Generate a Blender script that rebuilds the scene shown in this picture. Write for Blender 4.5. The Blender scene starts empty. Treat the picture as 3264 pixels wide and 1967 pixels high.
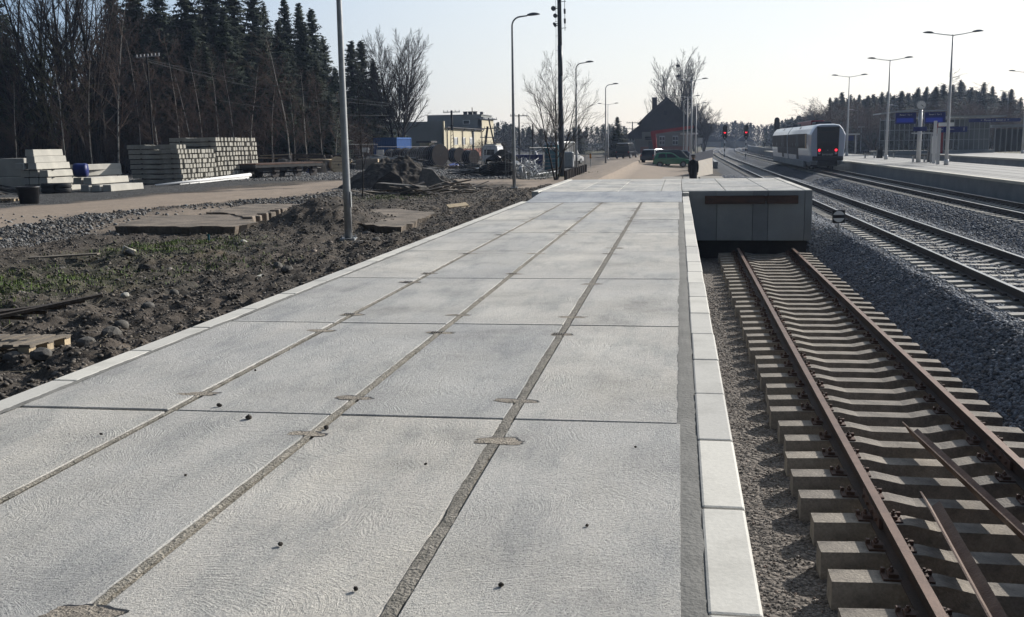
import bpy, math, random, numpy as np
from mathutils import Vector, Matrix
SC = bpy.context.scene
COL = SC.collection
RD = math.radians
# ---------------------------------------------------------------- camera, sky, sun, exposure
CAMF, YAW, PITCH, ROLL, CH = 3216.3, .1642, .1618, -.0146, 1.541
fw = Vector((-math.sin(YAW)*math.cos(PITCH), math.cos(YAW)*math.cos(PITCH), -math.sin(PITCH)))
r0 = Vector((math.cos(YAW), math.sin(YAW), 0)); u0 = r0.cross(fw)
cr = math.cos(ROLL)*r0 + math.sin(ROLL)*u0
cu = -math.sin(ROLL)*r0 + math.cos(ROLL)*u0
cam = bpy.data.objects.new('camera', bpy.data.cameras.new('camera')); COL.objects.link(cam)
cam.matrix_world = Matrix(((cr.x, cu.x, -fw.x, 0), (cr.y, cu.y, -fw.y, 0), (cr.z, cu.z, -fw.z, CH), (0, 0, 0, 1)))
cam.data.sensor_width = 36; cam.data.lens = CAMF/3264*36; cam.data.clip_start = .05; cam.data.clip_end = 9000
SC.camera = cam
SUN_AZ, SUN_EL = 40, 25           # degrees right of +Y, degrees up
world = bpy.data.worlds.new('World'); SC.world = world; world.use_nodes = True
wn = world.node_tree; bg = wn.nodes['Background']
sky = wn.nodes.new('ShaderNodeTexSky'); sky.sky_type = 'NISHITA'; sky.sun_disc = False
sky.sun_elevation = RD(SUN_EL); sky.sun_rotation = RD(SUN_AZ); sky.altitude = 100
sky.air_density = 1.0; sky.dust_density = 1.2; sky.ozone_density = 1.4
# pale hazy sky plus an added sunward glow; weak base keeps shaded faces dark
hs = wn.nodes.new('ShaderNodeHueSaturation'); hs.inputs['Saturation'].default_value = .95; wn.links.new(sky.outputs[0], hs.inputs['Color'])
tc = wn.nodes.new('ShaderNodeTexCoord'); dp = wn.nodes.new('ShaderNodeVectorMath'); dp.operation = 'DOT_PRODUCT'
wn.links.new(tc.outputs['Generated'], dp.inputs[0]); dp.inputs[1].default_value = (math.sin(RD(SUN_AZ)), math.cos(RD(SUN_AZ)), .1)
mr = wn.nodes.new('ShaderNodeMapRange'); mr.interpolation_type = 'SMOOTHSTEP'; mr.inputs[1].default_value = -.15; mr.inputs[2].default_value = .8; mr.inputs[3].default_value = 0; mr.inputs[4].default_value = 1
wn.links.new(dp.outputs['Value'], mr.inputs[0])
hz = wn.nodes.new('ShaderNodeValToRGB'); wn.links.new(mr.outputs[0], hz.inputs['Fac']); e_ = hz.color_ramp.elements
e_[0].position = 0; e_[0].color = (0, 0, 0, 1); e_[1].position = 1; e_[1].color = (1.15, 1.16, 1.13, 1)
for p_, c_ in ((.22, (.20, .33, .54, 1)), (.45, (.44, .60, .82, 1)), (.70, (.72, .83, .97, 1))):
    q_ = e_.new(p_); q_.color = c_
sc_ = wn.nodes.new('ShaderNodeVectorMath'); sc_.operation = 'SCALE'; wn.links.new(hz.outputs[0], sc_.inputs[0]); sc_.inputs['Scale'].default_value = 19.5
ad = wn.nodes.new('ShaderNodeMixRGB'); ad.blend_type = 'ADD'; ad.inputs['Fac'].default_value = 1; wn.links.new(hs.outputs[0], ad.inputs['Color1']); sz_ = wn.nodes.new('ShaderNodeSeparateXYZ'); wn.links.new(tc.outputs['Generated'], sz_.inputs[0])
wr = wn.nodes.new('ShaderNodeValToRGB'); wn.links.new(sz_.outputs['Z'], wr.inputs['Fac']); wr.color_ramp.elements[0].color = (1.02, .95, .90, 1); wr.color_ramp.elements[0].position = .01; wr.color_ramp.elements[1].color = (.90, .97, 1.05, 1); wr.color_ramp.elements[1].position = .2
wm = wn.nodes.new('ShaderNodeMixRGB'); wm.blend_type = 'MULTIPLY'; wm.inputs['Fac'].default_value = 1; wn.links.new(sc_.outputs[0], wm.inputs['Color1']); wn.links.new(wr.outputs[0], wm.inputs['Color2']); wn.links.new(wm.outputs[0], ad.inputs['Color2'])
wn.links.new(ad.outputs[0], bg.inputs[0]); bg.inputs[1].default_value = .025
sl = bpy.data.lights.new('sun', 'SUN'); sun = bpy.data.objects.new('sun', sl); COL.objects.link(sun)
sl.energy = 5.0; sl.angle = RD(.6); sl.color = (1, .955, .88)
sd = Vector((math.sin(RD(SUN_AZ))*math.cos(RD(SUN_EL)), math.cos(RD(SUN_AZ))*math.cos(RD(SUN_EL)), math.sin(RD(SUN_EL))))
sun.rotation_euler = sd.to_track_quat('Z', 'Y').to_euler()
SC.view_settings.view_transform = 'Standard'; SC.view_settings.look = 'None'
SC.view_settings.exposure = .40; SC.view_settings.gamma = 1
# ---------------------------------------------------------------- measuring helpers (photo pixel -> point on a plane)
def ray(x, y): return fw + cr*((x-1632)/CAMF) + cu*((983.5-y)/CAMF)
def gp(x, y, z=-.6):
    d = ray(x, y); t = (z-CH)/d.z; return (d.x*t, d.y*t, z)
def at(x, y, Y):
    d = ray(x, y); t = Y/d.y; return (d.x*t, Y, CH+d.z*t)
# ---------------------------------------------------------------- mesh builder
def rotm(rx=0, ry=0, rz=0): return (Matrix.Rotation(rz, 3, 'Z') @ Matrix.Rotation(ry, 3, 'Y') @ Matrix.Rotation(rx, 3, 'X'))
class MB:
    def __init__(s): s.v = []; s.f = []; s.m = []
    def add(s, vs, fs, mi=0):
        o = len(s.v); s.v += [tuple(v) for v in vs]
        s.f += [tuple(i+o for i in f) for f in fs]; s.m += [mi]*len(fs)
    def box(s, c, d, rz=0, rx=0, ry=0, mi=0, top=1.0, topy=None):
        c = Vector(c); R = rotm(rx, ry, rz); topy = top if topy is None else topy
        vs = []
        for z in (-1, 1):
            k = top if z > 0 else 1; ky = topy if z > 0 else 1
            for x, y in ((-1, -1), (1, -1), (1, 1), (-1, 1)):
                vs.append(c + R @ Vector((x*d[0]/2*k, y*d[1]/2*ky, z*d[2]/2)))
        s.add(vs, [(3, 2, 1, 0), (4, 5, 6, 7), (0, 1, 5, 4), (1, 2, 6, 5), (2, 3, 7, 6), (3, 0, 4, 7)], mi)
    def tube(s, pts, r, n=6, mi=0, cap=True):
        pts = [Vector(p) for p in pts]; k = len(pts)
        rs = r if isinstance(r, (list, tuple)) else [r]*k
        vs = []; prev = None
        for i, p in enumerate(pts):
            t = (pts[min(i+1, k-1)]-pts[max(i-1, 0)])
            if t.length < 1e-9: t = Vector((0, 0, 1))
            t.normalize()
            a = prev if prev is not None else (Vector((1, 0, 0)) if abs(t.z) > .9 else Vector((0, 0, 1)))
            u = t.cross(a)
            if u.length < 1e-6: u = t.cross(Vector((0, 1, 0)))
            u.normalize(); w = u.cross(t); prev = w
            for j in range(n):
                q = 2*math.pi*(j+.5)/n
                vs.append(p + (w*math.cos(q)+u*math.sin(q))*rs[i])
        fs = [(i*n+j, i*n+(j+1) % n, (i+1)*n+(j+1) % n, (i+1)*n+j) for i in range(k-1) for j in range(n)]
        if cap: fs += [tuple(range(n-1, -1, -1)), tuple((k-1)*n+j for j in range(n))]
        s.add(vs, fs, mi)
    def cyl(s, p, q, r, n=12, mi=0, r2=None): s.tube([p, q], [r, r if r2 is None else r2], n, mi)
    def ext(s, poly, a, b, mi=0, plane='XZ', caps=True):      # polygon extruded along the third axis from a to b
        def P(u, w, t):
            return (u, t, w) if plane == 'XZ' else ((t, u, w) if plane == 'YZ' else (u, w, t))
        n = len(poly); vs = [P(u, w, a) for u, w in poly]+[P(u, w, b) for u, w in poly]
        fs = [(i, (i+1) % n, n+(i+1) % n, n+i) for i in range(n)]
        if caps: fs += [tuple(range(n-1, -1, -1)), tuple(range(n, 2*n))]
        s.add(vs, fs, mi)
    def lathe(s, prof, n=16, c=(0, 0, 0), mi=0, R=None):
        c = Vector(c); R = R or Matrix.Identity(3); vs = []
        for r, z in prof:
            for j in range(n):
                q = 2*math.pi*j/n; vs.append(c + R @ Vector((r*math.cos(q), r*math.sin(q), z)))
        k = len(prof)
        fs = [(i*n+j, i*n+(j+1) % n, (i+1)*n+(j+1) % n, (i+1)*n+j) for i in range(k-1) for j in range(n)]
        fs += [tuple(range(n-1, -1, -1)), tuple((k-1)*n+j for j in range(n))]
        s.add(vs, fs, mi)
    def rock(s, c, d, seed=0, mi=0, sub=1, jag=.22):
        rr = random.Random(seed); c = Vector(c)
        import bmesh
        bm = bmesh.new(); bmesh.ops.create_icosphere(bm, subdivisions=sub, radius=1)
        R = rotm(rr.uniform(-.3, .3), rr.uniform(-.3, .3), rr.uniform(0, 6.28))
        vs = [c + R @ Vector((v.co.x*d[0]/2*(1+rr.uniform(-jag, jag)), v.co.y*d[1]/2*(1+rr.uniform(-jag, jag)), v.co.z*d[2]/2*(1+rr.uniform(-jag, jag)))) for v in bm.verts]
        fs = [tuple(v.index for v in f.verts) for f in bm.faces]; bm.free()
        s.add(vs, fs, mi)
    def mesh(s, name, mats):
        me = bpy.data.meshes.new(name); me.from_pydata(s.v, [], s.f)
        for m in (mats if isinstance(mats, (list, tuple)) else [mats]): me.materials.append(m)
        if isinstance(mats, (list, tuple)) and len(mats) > 1: me.polygons.foreach_set('material_index', s.m)
        me.update(); return me
    def build(s, name, mats, parent=None, smooth=False, bevel=0, seg=1, loc=None):
        me = s.mesh(name, mats)
        if smooth: me.shade_smooth()
        o = bpy.data.objects.new(name, me); COL.objects.link(o)
        if parent: o.parent = parent
        if loc: o.location = loc
        if bevel:
            b = o.modifiers.new('bevel', 'BEVEL'); b.width = bevel; b.segments = seg; b.limit_method = 'ANGLE'
            if smooth: b.harden_normals = False
        return o
def thing(name, label, cat, loc=(0, 0, 0), rz=0, group=None, kind=None):
    o = bpy.data.objects.new(name, None); COL.objects.link(o); o.location = loc; o.rotation_euler = (0, 0, rz)
    o.empty_display_size = .2
    return tag(o, label, cat, group, kind)
def tag(o, label=None, cat=None, group=None, kind=None):
    if label: o['label'] = label
    if cat: o['category'] = cat
    if group: o['group'] = group
    if kind: o['kind'] = kind
    return o
def kids(o): return [c for c in bpy.data.objects if c.parent == o]
def dup(root, loc=None, rz=None, label=None, group=None, scale=None):
    def cp(o, par):
        c = o.copy(); COL.objects.link(c)
        if par: c.parent = par
        for k in KID.get(o.name) or kids(o): cp(k, c)
        return c
    KID = {}
    r = cp(root, None)
    if loc: r.location = loc
    if rz is not None: r.rotation_euler = (0, 0, rz)
    if label: r['label'] = label
    if group: r['group'] = group
    if scale: r.scale = scale if isinstance(scale, (tuple, list)) else (scale,)*3
    return r
ORD = ['zeroth', 'first', 'second', 'third', 'fourth', 'fifth', 'sixth', 'seventh', 'eighth', 'ninth', 'tenth', 'eleventh', 'twelfth', 'thirteenth', 'fourteenth', 'fifteenth', 'sixteenth', 'seventeenth', 'eighteenth']
# ---------------------------------------------------------------- noise on arrays
_rs = np.random.RandomState(7); _T = _rs.rand(256, 256)
def vn(x, y, s=1.0, o=0):
    x = np.asarray(x)*s+o*17.3; y = np.asarray(y)*s+o*9.1
    xi = np.floor(x).astype(int); yi = np.floor(y).astype(int); fx = x-xi; fy = y-yi
    fx = fx*fx*(3-2*fx); fy = fy*fy*(3-2*fy)
    g = lambda a, b: _T[a & 255, b & 255]
    return (g(xi, yi)*(1-fx)+g(xi+1, yi)*fx)*(1-fy)+(g(xi, yi+1)*(1-fx)+g(xi+1, yi+1)*fx)*fy
def fbm(x, y, s=1.0, n=4, o=0):
    t = 0; a = .5; w = 0
    for i in range(n):
        t = t+a*vn(x, y, s*2**i, o+i*3); w += a; a *= .5
    return t/w
def sst(a, b, x):
    t = np.clip((x-a)/(b-a), 0, 1); return t*t*(3-2*t)
# ---------------------------------------------------------------- materials
class NM:
    def __init__(s, name):
        s.m = bpy.data.materials.new(name); s.m.use_nodes = True; s.t = s.m.node_tree; s.b = s.t.nodes['Principled BSDF']
    def n(s, ty, ins=None, **kw):
        nd = s.t.nodes.new('ShaderNode'+ty)
        for k, v in kw.items(): setattr(nd, k, v)
        for k, v in (ins or {}).items():
            sock = nd.inputs[k]
            if hasattr(v, 'links') or isinstance(v, bpy.types.NodeSocket): s.t.links.new(v, sock)
            else: sock.default_value = v
        return nd
    def l(s, a, b): s.t.links.new(a, b)
    def ramp(s, fac, stops):
        r = s.n('ValToRGB', {'Fac': fac}); e = r.color_ramp.elements
        while len(e) > 1: e.remove(e[-1])
        e[0].position, e[0].color = stops[0][0], stops[0][1]
        for p, c in stops[1:]:
            q = e.new(p); q.color = c
        return r.outputs[0]
    def mix(s, f, a, b, mode='MIX'):
        m = s.n('MixRGB', blend_type=mode)
        for k, v in (('Fac', f), ('Color1', a), ('Color2', b)):
            if isinstance(v, bpy.types.NodeSocket): s.l(v, m.inputs[k])
            else: m.inputs[k].default_value = v
        return m.outputs[0]
    def math(s, op, a, b=0.0, c=None, clamp=False):
        m = s.n('Math', operation=op); m.use_clamp = clamp
        for i, v in enumerate((a, b) if c is None else (a, b, c)):
            if isinstance(v, bpy.types.NodeSocket): s.l(v, m.inputs[i])
            else: m.inputs[i].default_value = v
        return m.outputs[0]
    def noise(s, vec, sc, det=3, rough=.5, dist=0): return s.n('TexNoise', {'Vector': vec, 'Scale': sc, 'Detail': det, 'Roughness': rough, 'Distortion': dist}).outputs[0]
def c4(c, k=1.0): return (c[0]*k, c[1]*k, c[2]*k, 1)
def pm(name, c, c2=None, rough=.7, sc=3.0, bump=0.0, bsc=30.0, metal=0.0, var=.12, spec=.28, obj=True, stretch=None, lo=.35, hi=.65, alpha=None, coat=0):
    """procedural material: two tones mixed by noise, fine speckle, optional bump"""
    N = NM(name); g = N.n('TexCoord') if obj else N.n('NewGeometry')
    P = g.outputs['Object'] if obj else g.outputs['Position']
    if stretch: P = N.n('Mapping', {'Vector': P, 'Scale': stretch}).outputs[0]
    c2 = c2 or tuple(x*.72 for x in c)
    f = N.ramp(N.noise(P, sc, 5, .6), [(lo, (0, 0, 0, 1)), (hi, (1, 1, 1, 1))])
    col = N.mix(f, c4(c), c4(c2))
    fine = N.noise(P, bsc, 3, .6)
    sp = N.ramp(fine, [(.3, (1-var, 1-var, 1-var, 1)), (.7, (1+var, 1+var, 1+var, 1))])
    col = N.mix(1.0, col, sp, 'MULTIPLY')
    oi = N.n('ObjectInfo').outputs['Random']
    col = N.mix(1.0, col, N.ramp(oi, [(0, (.84, .84, .85, 1)), (1, (1.10, 1.09, 1.07, 1))]), 'MULTIPLY')
    N.l(col, N.b.inputs['Base Color']); N.b.inputs['Metallic'].default_value = metal
    rr = N.n('MapRange', {'Value': fine, 'To Min': max(0, rough-.1), 'To Max': min(1, rough+.1)})
    N.l(rr.outputs[0], N.b.inputs['Roughness']); N.b.inputs['Specular IOR Level'].default_value = spec
    if coat: N.b.inputs['Coat Weight'].default_value = coat
    if bump:
        bn = N.n('Bump', {'Strength': bump, 'Distance': .02, 'Height': fine}); N.l(bn.outputs[0], N.b.inputs['Normal'])
    if alpha is not None: N.b.inputs['Alpha'].default_value = alpha
    return N.m
def emit(name, c, s):
    N = NM(name); N.b.inputs['Base Color'].default_value = c4(c); N.b.inputs['Emission Color'].default_value = c4(c); N.b.inputs['Emission Strength'].default_value = s
    return N.m
def slab_mat(name, base, tint, arcs=1.0):
    """brush-finished concrete: trowel arcs, pitted grain, cloudy tone"""
    N = NM(name); g = N.n('NewGeometry'); P = g.outputs['Position']
    wob = N.n('TexNoise', {'Vector': P, 'Scale': 1.7, 'Detail': 2.0}); 
    wv = N.n('VectorMath', {0: wob.outputs[1], 1: (.35, .35, 0)}, operation='MULTIPLY')
    P2 = N.n('VectorMath', {0: P, 1: wv.outputs[0]}, operation='ADD').outputs[0]
    vor = N.n('TexVoronoi', {'Vector': P2, 'Scale': 1.25, 'Randomness': 1.0}, voronoi_dimensions='2D')
    # broken trowel arcs: streaks laid out by radius and angle round the centre of each sweep
    dv = N.n('VectorMath', {0: P2, 1: vor.outputs['Position']}, operation='SUBTRACT').outputs[0]
    dv = N.n('VectorMath', {0: dv, 1: (.16, -.10, 0)}, operation='ADD').outputs[0]
    sx = N.n('SeparateXYZ', {0: dv}); rad = N.math('SQRT', N.math('ADD', N.math('MULTIPLY', sx.outputs[0], sx.outputs[0]), N.math('MULTIPLY', sx.outputs[1], sx.outputs[1])))
    ang = N.math('ARCTAN2', sx.outputs[1], sx.outputs[0])
    cv = N.n('CombineXYZ', {0: N.math('MULTIPLY', rad, 95.0), 1: N.math('MULTIPLY', ang, 3.2), 2: N.n('SeparateColor', {'Color': vor.outputs['Color']}).outputs[0]}).outputs[0]
    arc = N.n('TexNoise', {'Vector': cv, 'Scale': 1.0, 'Detail': 3.0, 'Roughness': .6}).outputs[0]
    am = N.ramp(N.noise(P, 1.6, 3, .6), [(.36, (.25, .25, .25, 1)), (.62, (1, 1, 1, 1))])
    arc = N.math('MULTIPLY', N.math('SUBTRACT', arc, .5), am)
    grain = N.noise(P, 120, 3, .7); grain2 = N.noise(P, 55, 5, .8, .5); brush = N.n('TexNoise', {'Vector': N.n('Mapping', {'Vector': P2, 'Rotation': (0, 0, .6), 'Scale': (14, 90, 10)}).outputs[0], 'Scale': 1.0, 'Detail': 4.0}).outputs[0]
    cloud = N.noise(P, .9, 5, .62); cl2 = N.noise(P, .33, 3, .5)
    col = N.ramp(cloud, [(.25, c4(base, .62)), (.44, c4(base, .94)), (.74, c4(base, 1.20))])
    col = N.mix(N.ramp(cl2, [(.45, (0, 0, 0, 1)), (.7, (.7, .7, .7, 1))]), col, c4(tint))
    sp = N.ramp(N.math('ADD', N.math('MULTIPLY', grain, .5), N.math('MULTIPLY', grain2, .5)), [(.38, (.34, .35, .37, 1)), (.465, (.93, .93, .93, 1)), (.6, (1.22, 1.21, 1.18, 1))])
    col = N.mix(.85, col, sp, 'MULTIPLY')
    col = N.mix(.35, col, N.ramp(N.math('ADD', arc, .5), [(.36, (.72, .72, .73, 1)), (.5, (1, 1, 1, 1)), (.64, (1.15, 1.14, 1.12, 1))]), 'MULTIPLY')
    pit = N.ramp(N.n('TexVoronoi', {'Vector': P, 'Scale': 26.0}).outputs['Distance'], [(.05, (.35, .35, .36, 1)), (.10, (1, 1, 1, 1))])
    pm_ = N.ramp(N.noise(P, 5, 3), [(.52, (0, 0, 0, 1)), (.62, (1, 1, 1, 1))])
    col = N.mix(N.math('MULTIPLY', pm_, .55), col, N.mix(1, col, pit, 'MULTIPLY'))
    st = N.noise(N.n('Mapping', {'Vector': P, 'Scale': (1.6, .42, 1), 'Rotation': (0, 0, .15)}).outputs[0], 1.5, 5, .7)
    col = N.mix(1.0, col, N.ramp(st, [(.36, (.78, .80, .82, 1)), (.5, (1, 1, 1, 1)), (.68, (1.06, 1.05, 1.03, 1))]), 'MULTIPLY')
    oi = N.n('ObjectInfo').outputs['Random']
    col = N.mix(1.0, col, N.ramp(oi, [(0, (.84, .86, .89, 1)), (.5, (1, 1, 1, 1)), (1, (1.10, 1.08, 1.05, 1))]), 'MULTIPLY')
    N.l(col, N.b.inputs['Base Color']); N.b.inputs['Roughness'].default_value = .88; N.b.inputs['Specular IOR Level'].default_value = .3
    h = N.math('ADD', N.math('MULTIPLY', arc, 1.9*arcs), N.math('ADD', N.math('MULTIPLY', grain2, 1.9), N.math('ADD', N.math('MULTIPLY', grain, .7), N.math('MULTIPLY', brush, .45))))
    b = N.n('Bump', {'Strength': .85, 'Distance': .008, 'Height': h}); N.l(b.outputs[0], N.b.inputs['Normal'])
    return N.m
M = {}
M['slab'] = slab_mat('brushed_concrete', (.455, .44, .415), (.36, .36, .365))
M['ramp'] = slab_mat('poured_concrete', (.33, .345, .37), (.28, .30, .335), .5)
M['kerb'] = pm('kerb_concrete', (.55, .53, .485), (.40, .385, .35), .8, 2.2, .08, 45, var=.07, lo=.5, hi=.8)
M['grout'] = pm('joint_mortar', (.29, .265, .225), (.16, .148, .125), .95, 11, .9, 55, var=.35, obj=False)
M['strip'] = pm('edge_mortar', (.195, .19, .178), (.145, .142, .133), .95, 3, .35, 40, var=.16, obj=False)
M['patch'] = pm('lifting_pocket_mortar', (.33, .29, .24), (.19, .168, .14), .95, 16, .9, 70, var=.25, obj=False)
M['dark'] = pm('dark_fill', (.04, .038, .034), None, .95, 5, 0)  # dark fill below the slab gaps and inside the deck
M['wall'] = pm('precast_wall', (.27, .29, .30), (.21, .225, .235), .8, .9, .15, 30, var=.05)
M['shade_black'] = pm('shade_black_paint', (.018, .018, .02), (.03, .03, .032), .6, 4, .2)  # near-black painted in as shade: pocket rims, deck base; also pocket bars
M['rustbeam'] = pm('stained_beam', (.055, .035, .028), (.10, .055, .038), .7, 4, .3, 25, stretch=(.6, 3, 3))
M['rust'] = pm('rusty_rail', (.030, .020, .016), (.055, .032, .024), .75, 3, .3, 60, var=.22)
M['railhead'] = pm('rusty_rail_head', (.19, .12, .09), (.13, .08, .06), .5, 5, .15, 60, metal=.3)
M['steelrail'] = pm('used_rail_side', (.055, .045, .042), (.035, .03, .03), .7, 3, .2)
M['railshine'] = pm('polished_rail_head', (.42, .41, .40), (.34, .32, .30), .32, 5, .05, 60, metal=.9)
M['sleeper'] = pm('weathered_sleeper', (.30, .265, .225), (.17, .15, .13), .9, 5, .5, 45, var=.18)
M['sleeper2'] = pm('new_sleeper', (.42, .40, .36), (.34, .32, .30), .9, 4, .3, 45, var=.12)
M['clip'] = pm('fastening_steel', (.07, .045, .035), (.11, .06, .045), .7, 20, .3)
M['angle'] = pm('scrap_angle_steel', (.10, .06, .045), (.17, .115, .085), .6, 4, .3, 40, var=.2, metal=.3)
M['stack'] = pm('stacked_sleeper', (.37, .355, .315), (.26, .25, .22), .9, 3, .3, 25, var=.1)
M['beamc'] = pm('pale_precast_beam', (.47, .45, .40), (.37, .355, .32), .85, 1.2, .2, 25, var=.06)
M['wood'] = pm('grey_wood', (.22, .19, .155), (.14, .12, .10), .85, 4, .4, 40, stretch=(1, 1, 6), var=.2)
M['palewood'] = pm('pale_timber', (.50, .40, .27), (.38, .30, .20), .8, 5, .3, 40, var=.15)
M['darkwood'] = pm('dark_timber', (.07, .055, .045), (.04, .034, .03), .85, 5, .4, 30, var=.2)
M['galv'] = pm('galvanised_steel', (.34, .355, .37), (.27, .285, .30), .5, 6, .08, 40, metal=.55, var=.06)
M['whitepole'] = pm('white_paint_pole', (.62, .62, .62), (.55, .55, .56), .45, 3, 0, var=.04)
M['lampgrey'] = pm('lamp_housing', (.12, .13, .145), (.09, .10, .11), .5, 6, 0)
M['lampglass'] = pm('lamp_bowl', (.5, .52, .54), None, .2, 6, 0)
M['black'] = pm('black_plastic', (.018, .019, .021), (.03, .03, .032), .45, 6, .1)
M['rubber'] = pm('black_rubber', (.022, .022, .023), (.035, .035, .035), .75, 6, .2)
M['white'] = pm('white_enamel', (.72, .72, .71), (.66, .66, .66), .4, 2, 0, var=.03)
M['blue'] = pm('blue_paint', (.022, .115, .36), (.018, .095, .30), .5, 2, .1, var=.06)
M['tarp'] = pm('blue_tarp', (.02, .06, .36), (.015, .045, .26), .45, 4, .4, 12, var=.1)
M['navy'] = pm('navy_sign', (.012, .022, .14), (.010, .018, .11), .45, 3, 0, var=.03)
M['screen'] = emit('blue_display', (.01, .025, .22), .25)
M['red'] = pm('red_paint', (.34, .022, .028), (.28, .02, .024), .45, 2, 0, var=.04)
M['redlamp'] = emit('red_signal_lamp', (1, .02, .035), 2.2)
M['bark'] = pm('dark_bark', (.026, .023, .021), (.016, .014, .013), .95, 5, .5, 20, var=.25)
M['twig'] = pm('bare_twigs', (.034, .028, .025), (.024, .020, .018), .95, .6, 0, var=.15)
M['twigred'] = pm('brown_twigs', (.095, .064, .050), (.060, .042, .034), .95, .5, 0, var=.2)
M['budtwig'] = pm('budding_twigs', (.07, .072, .03), (.045, .042, .024), .95, .5, 0, var=.2)
M['birch'] = pm('birch_bark', (.33, .31, .28), (.05, .045, .04), .85, 3, .3, 10, stretch=(1, 1, .8), lo=.5, hi=.62)
M['needle'] = pm('spruce_needles', (.018, .034, .014), (.010, .020, .010), .75, .5, 0, 6, var=.3)
M['needle2'] = pm('olive_needles', (.030, .042, .018), (.018, .027, .013), .75, .5, 0, 6, var=.3)
M['glass'] = pm('dark_glass', (.02, .025, .032), (.03, .035, .045), .08, 1, 0, var=.05, spec=.6)
M['soil'] = pm('dark_soil', (.060, .050, .042), (.034, .030, .027), .98, 2, .8, 14, var=.3, obj=False)
M['rockg'] = pm('grey_rock', (.13, .122, .11), (.08, .075, .07), .9, 6, .5, 25, var=.2)
M['tyrehub'] = pm('wheel_hub', (.35, .36, .37), None, .4, 6, 0, metal=.5)
# ================================================================ GROUND (one sheet to the horizon)
_TY = [-60, 0, 60, 100, 150, 200, 260, 320, 400, 600, 900]; _TX = [6.2, 6.2, 6.25, 6.45, 6.75, 7.35, 9.1, 12.3, 19., 52, 135]
def xB(y): return np.interp(y, _TY, _TX)
_RY = [-20, 20, 30, 40, 50, 57, 60, 66, 80, 110, 170]; _RX = [-25, -23, -22, -20.5, -19, -16.5, -12.5, -7.5, -4.5, -3.8, -4.5]
def roadmask(x, y):
    w = fbm(x, y, .35, 4, 5)-.5
    d1 = np.abs(x+w*3-np.interp(y, [-20, 20, 30, 40, 50, 56, 60, 64], [-25, -23, -22, -20.5, -19.3, -17.5, -16, -15]))
    a = sst(4.2, 2.6, d1)*sst(66, 60, y)
    # the bend towards the ramp, and the dirt road ahead of it
    u = (x+12.5)*.94+(y-58.5)*-.33; v = (x+12.5)*.33+(y-58.5)*.94
    b = sst(4.4, 2.6, np.abs(v+w*3))*sst(9.5, 7, np.abs(u+1))
    cx = np.interp(y, [40, 60, 90, 130, 170], [-3.4, -3.6, -3.4, -4.2, -5])
    c = sst(5.0, 3.4, np.abs(x-cx+w*2.5))*sst(44, 50, y)*sst(180, 150, y)
    e = sst(2.6, 1.4, np.abs(x+10.6+w*2))*sst(3, 1.6, np.abs(y-54))
    s = np.exp(-(((x+14.2)/2.6)**2+((y-28.)/4.2)**2)**2)
    return np.clip(np.maximum.reduce([a, b, c, s*.9]), 0, 1)
def Hf(x, y):
    x = np.asarray(x, float); y = np.asarray(y, float)
    xb = xB(y)
    L = -.36-.24*sst(-4.4, -7.5, x)
    rough = (fbm(x, y, 1.1, 5, 1)-.5)*.24+(fbm(x, y, 5.5, 4, 2)-.5)*.24
    rm = roadmask(x, y)
    near = sst(75, 40, y)*sst(-26, -19, x)
    rutr = (fbm(x*2.2, y*.35, .8, 3, 8)-.5)*.07
    L = L+rough*(1-rm*.93)*(.35+.65*near)+rutr*rm
    L = L+.72*np.exp(-(((x+9.5)/1.25)**2+((y-26.3)/1.6)**2))*sst(-5, -6, x)-.22*np.exp(-(((x+10.9)/.9)**2+((y-28.3)/1.3)**2))
    L = L+.25*np.exp(-(((x+5.2)/.5)**2))*sst(30, 34, y)*sst(46, 40, y)
    L = L+.24*np.exp(-(((x+15.6)/2.8)**2+((y-30.2)/3.6)**2))+.16*np.exp(-(((x+9.8)/1.6)**2+((y-31.5)/2.2)**2))
    # right side: siding trench, ballast shoulder, main tracks
    d = x-xb
    B = np.where(d < 0, np.maximum(-1.865, -1.135-np.maximum(0, -d-1.55)*.75), -1.135)
    between = -1.135-.38*np.exp(-((d-2.75)/.8)**2)
    B = np.where(d >= 0, between, B)
    B = B+(fbm(x, y, 3.5, 3, 4)-.5)*.07
    trench = -1.875+(fbm(x, y, 2.5, 3, 6)-.5)*.05
    Rr = np.where(d < -2.6, np.maximum(trench, B), B)
    # behind the raised deck the ground is higher, on both sides
    far = sst(30.5, 33, y)
    apron = -.6-.37*sst(-4, 0, x)
    shoulder = np.where(d < -1.55, np.minimum(apron, -1.09+np.maximum(0, -1.55-d)*.16), B)
    Rr = Rr*(1-far)+shoulder*far
    Lf = np.where(x < -4.1, L, apron+(rutr*rm+rough*.12))
    farL = sst(33, 36, y)
    side = sst(-4.22, -4.12, x)
    near_z = np.where(x < .2, L*(1-side)+(-1.9)*side, Rr)
    z = near_z*(1-farL)+np.where(x < xb-1.6, np.minimum(Lf, shoulder+.5*(x < 0)), Rr)*farL
    # yards and land beyond
    z = np.where(x > xb+7.0+5.5, -1.15, z)
    z = z+(-.75-z)*sst(170, 260, y)*(np.abs(d-2.7) > 7)
    return z
def grid_axes():
    X = [-4.15]; st = .045
    while X[-1] > -2500:
        d = -4.15-X[-1]; st = .05 if d < 6 else (.09 if d < 16 else st*1.045); X.append(X[-1]-st)
    X = X[::-1]
    x = -4.05; X += [x, -3.0, -2, -1, 0, .2]; x = .26
    while x < 2800:
        st = .06 if x < 6 else (.12 if x < 14 else st*1.05 if st > .12 else .13); X.append(x); x += st
    Y = [-40, -20, -8, 0, 3]; y = 4.0
    while y < 4200: Y.append(y); y += max(.045, y*.0062 if y < 200 else y*.03)
    return np.array(X), np.array(Y)
GX, GY = grid_axes()
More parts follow.
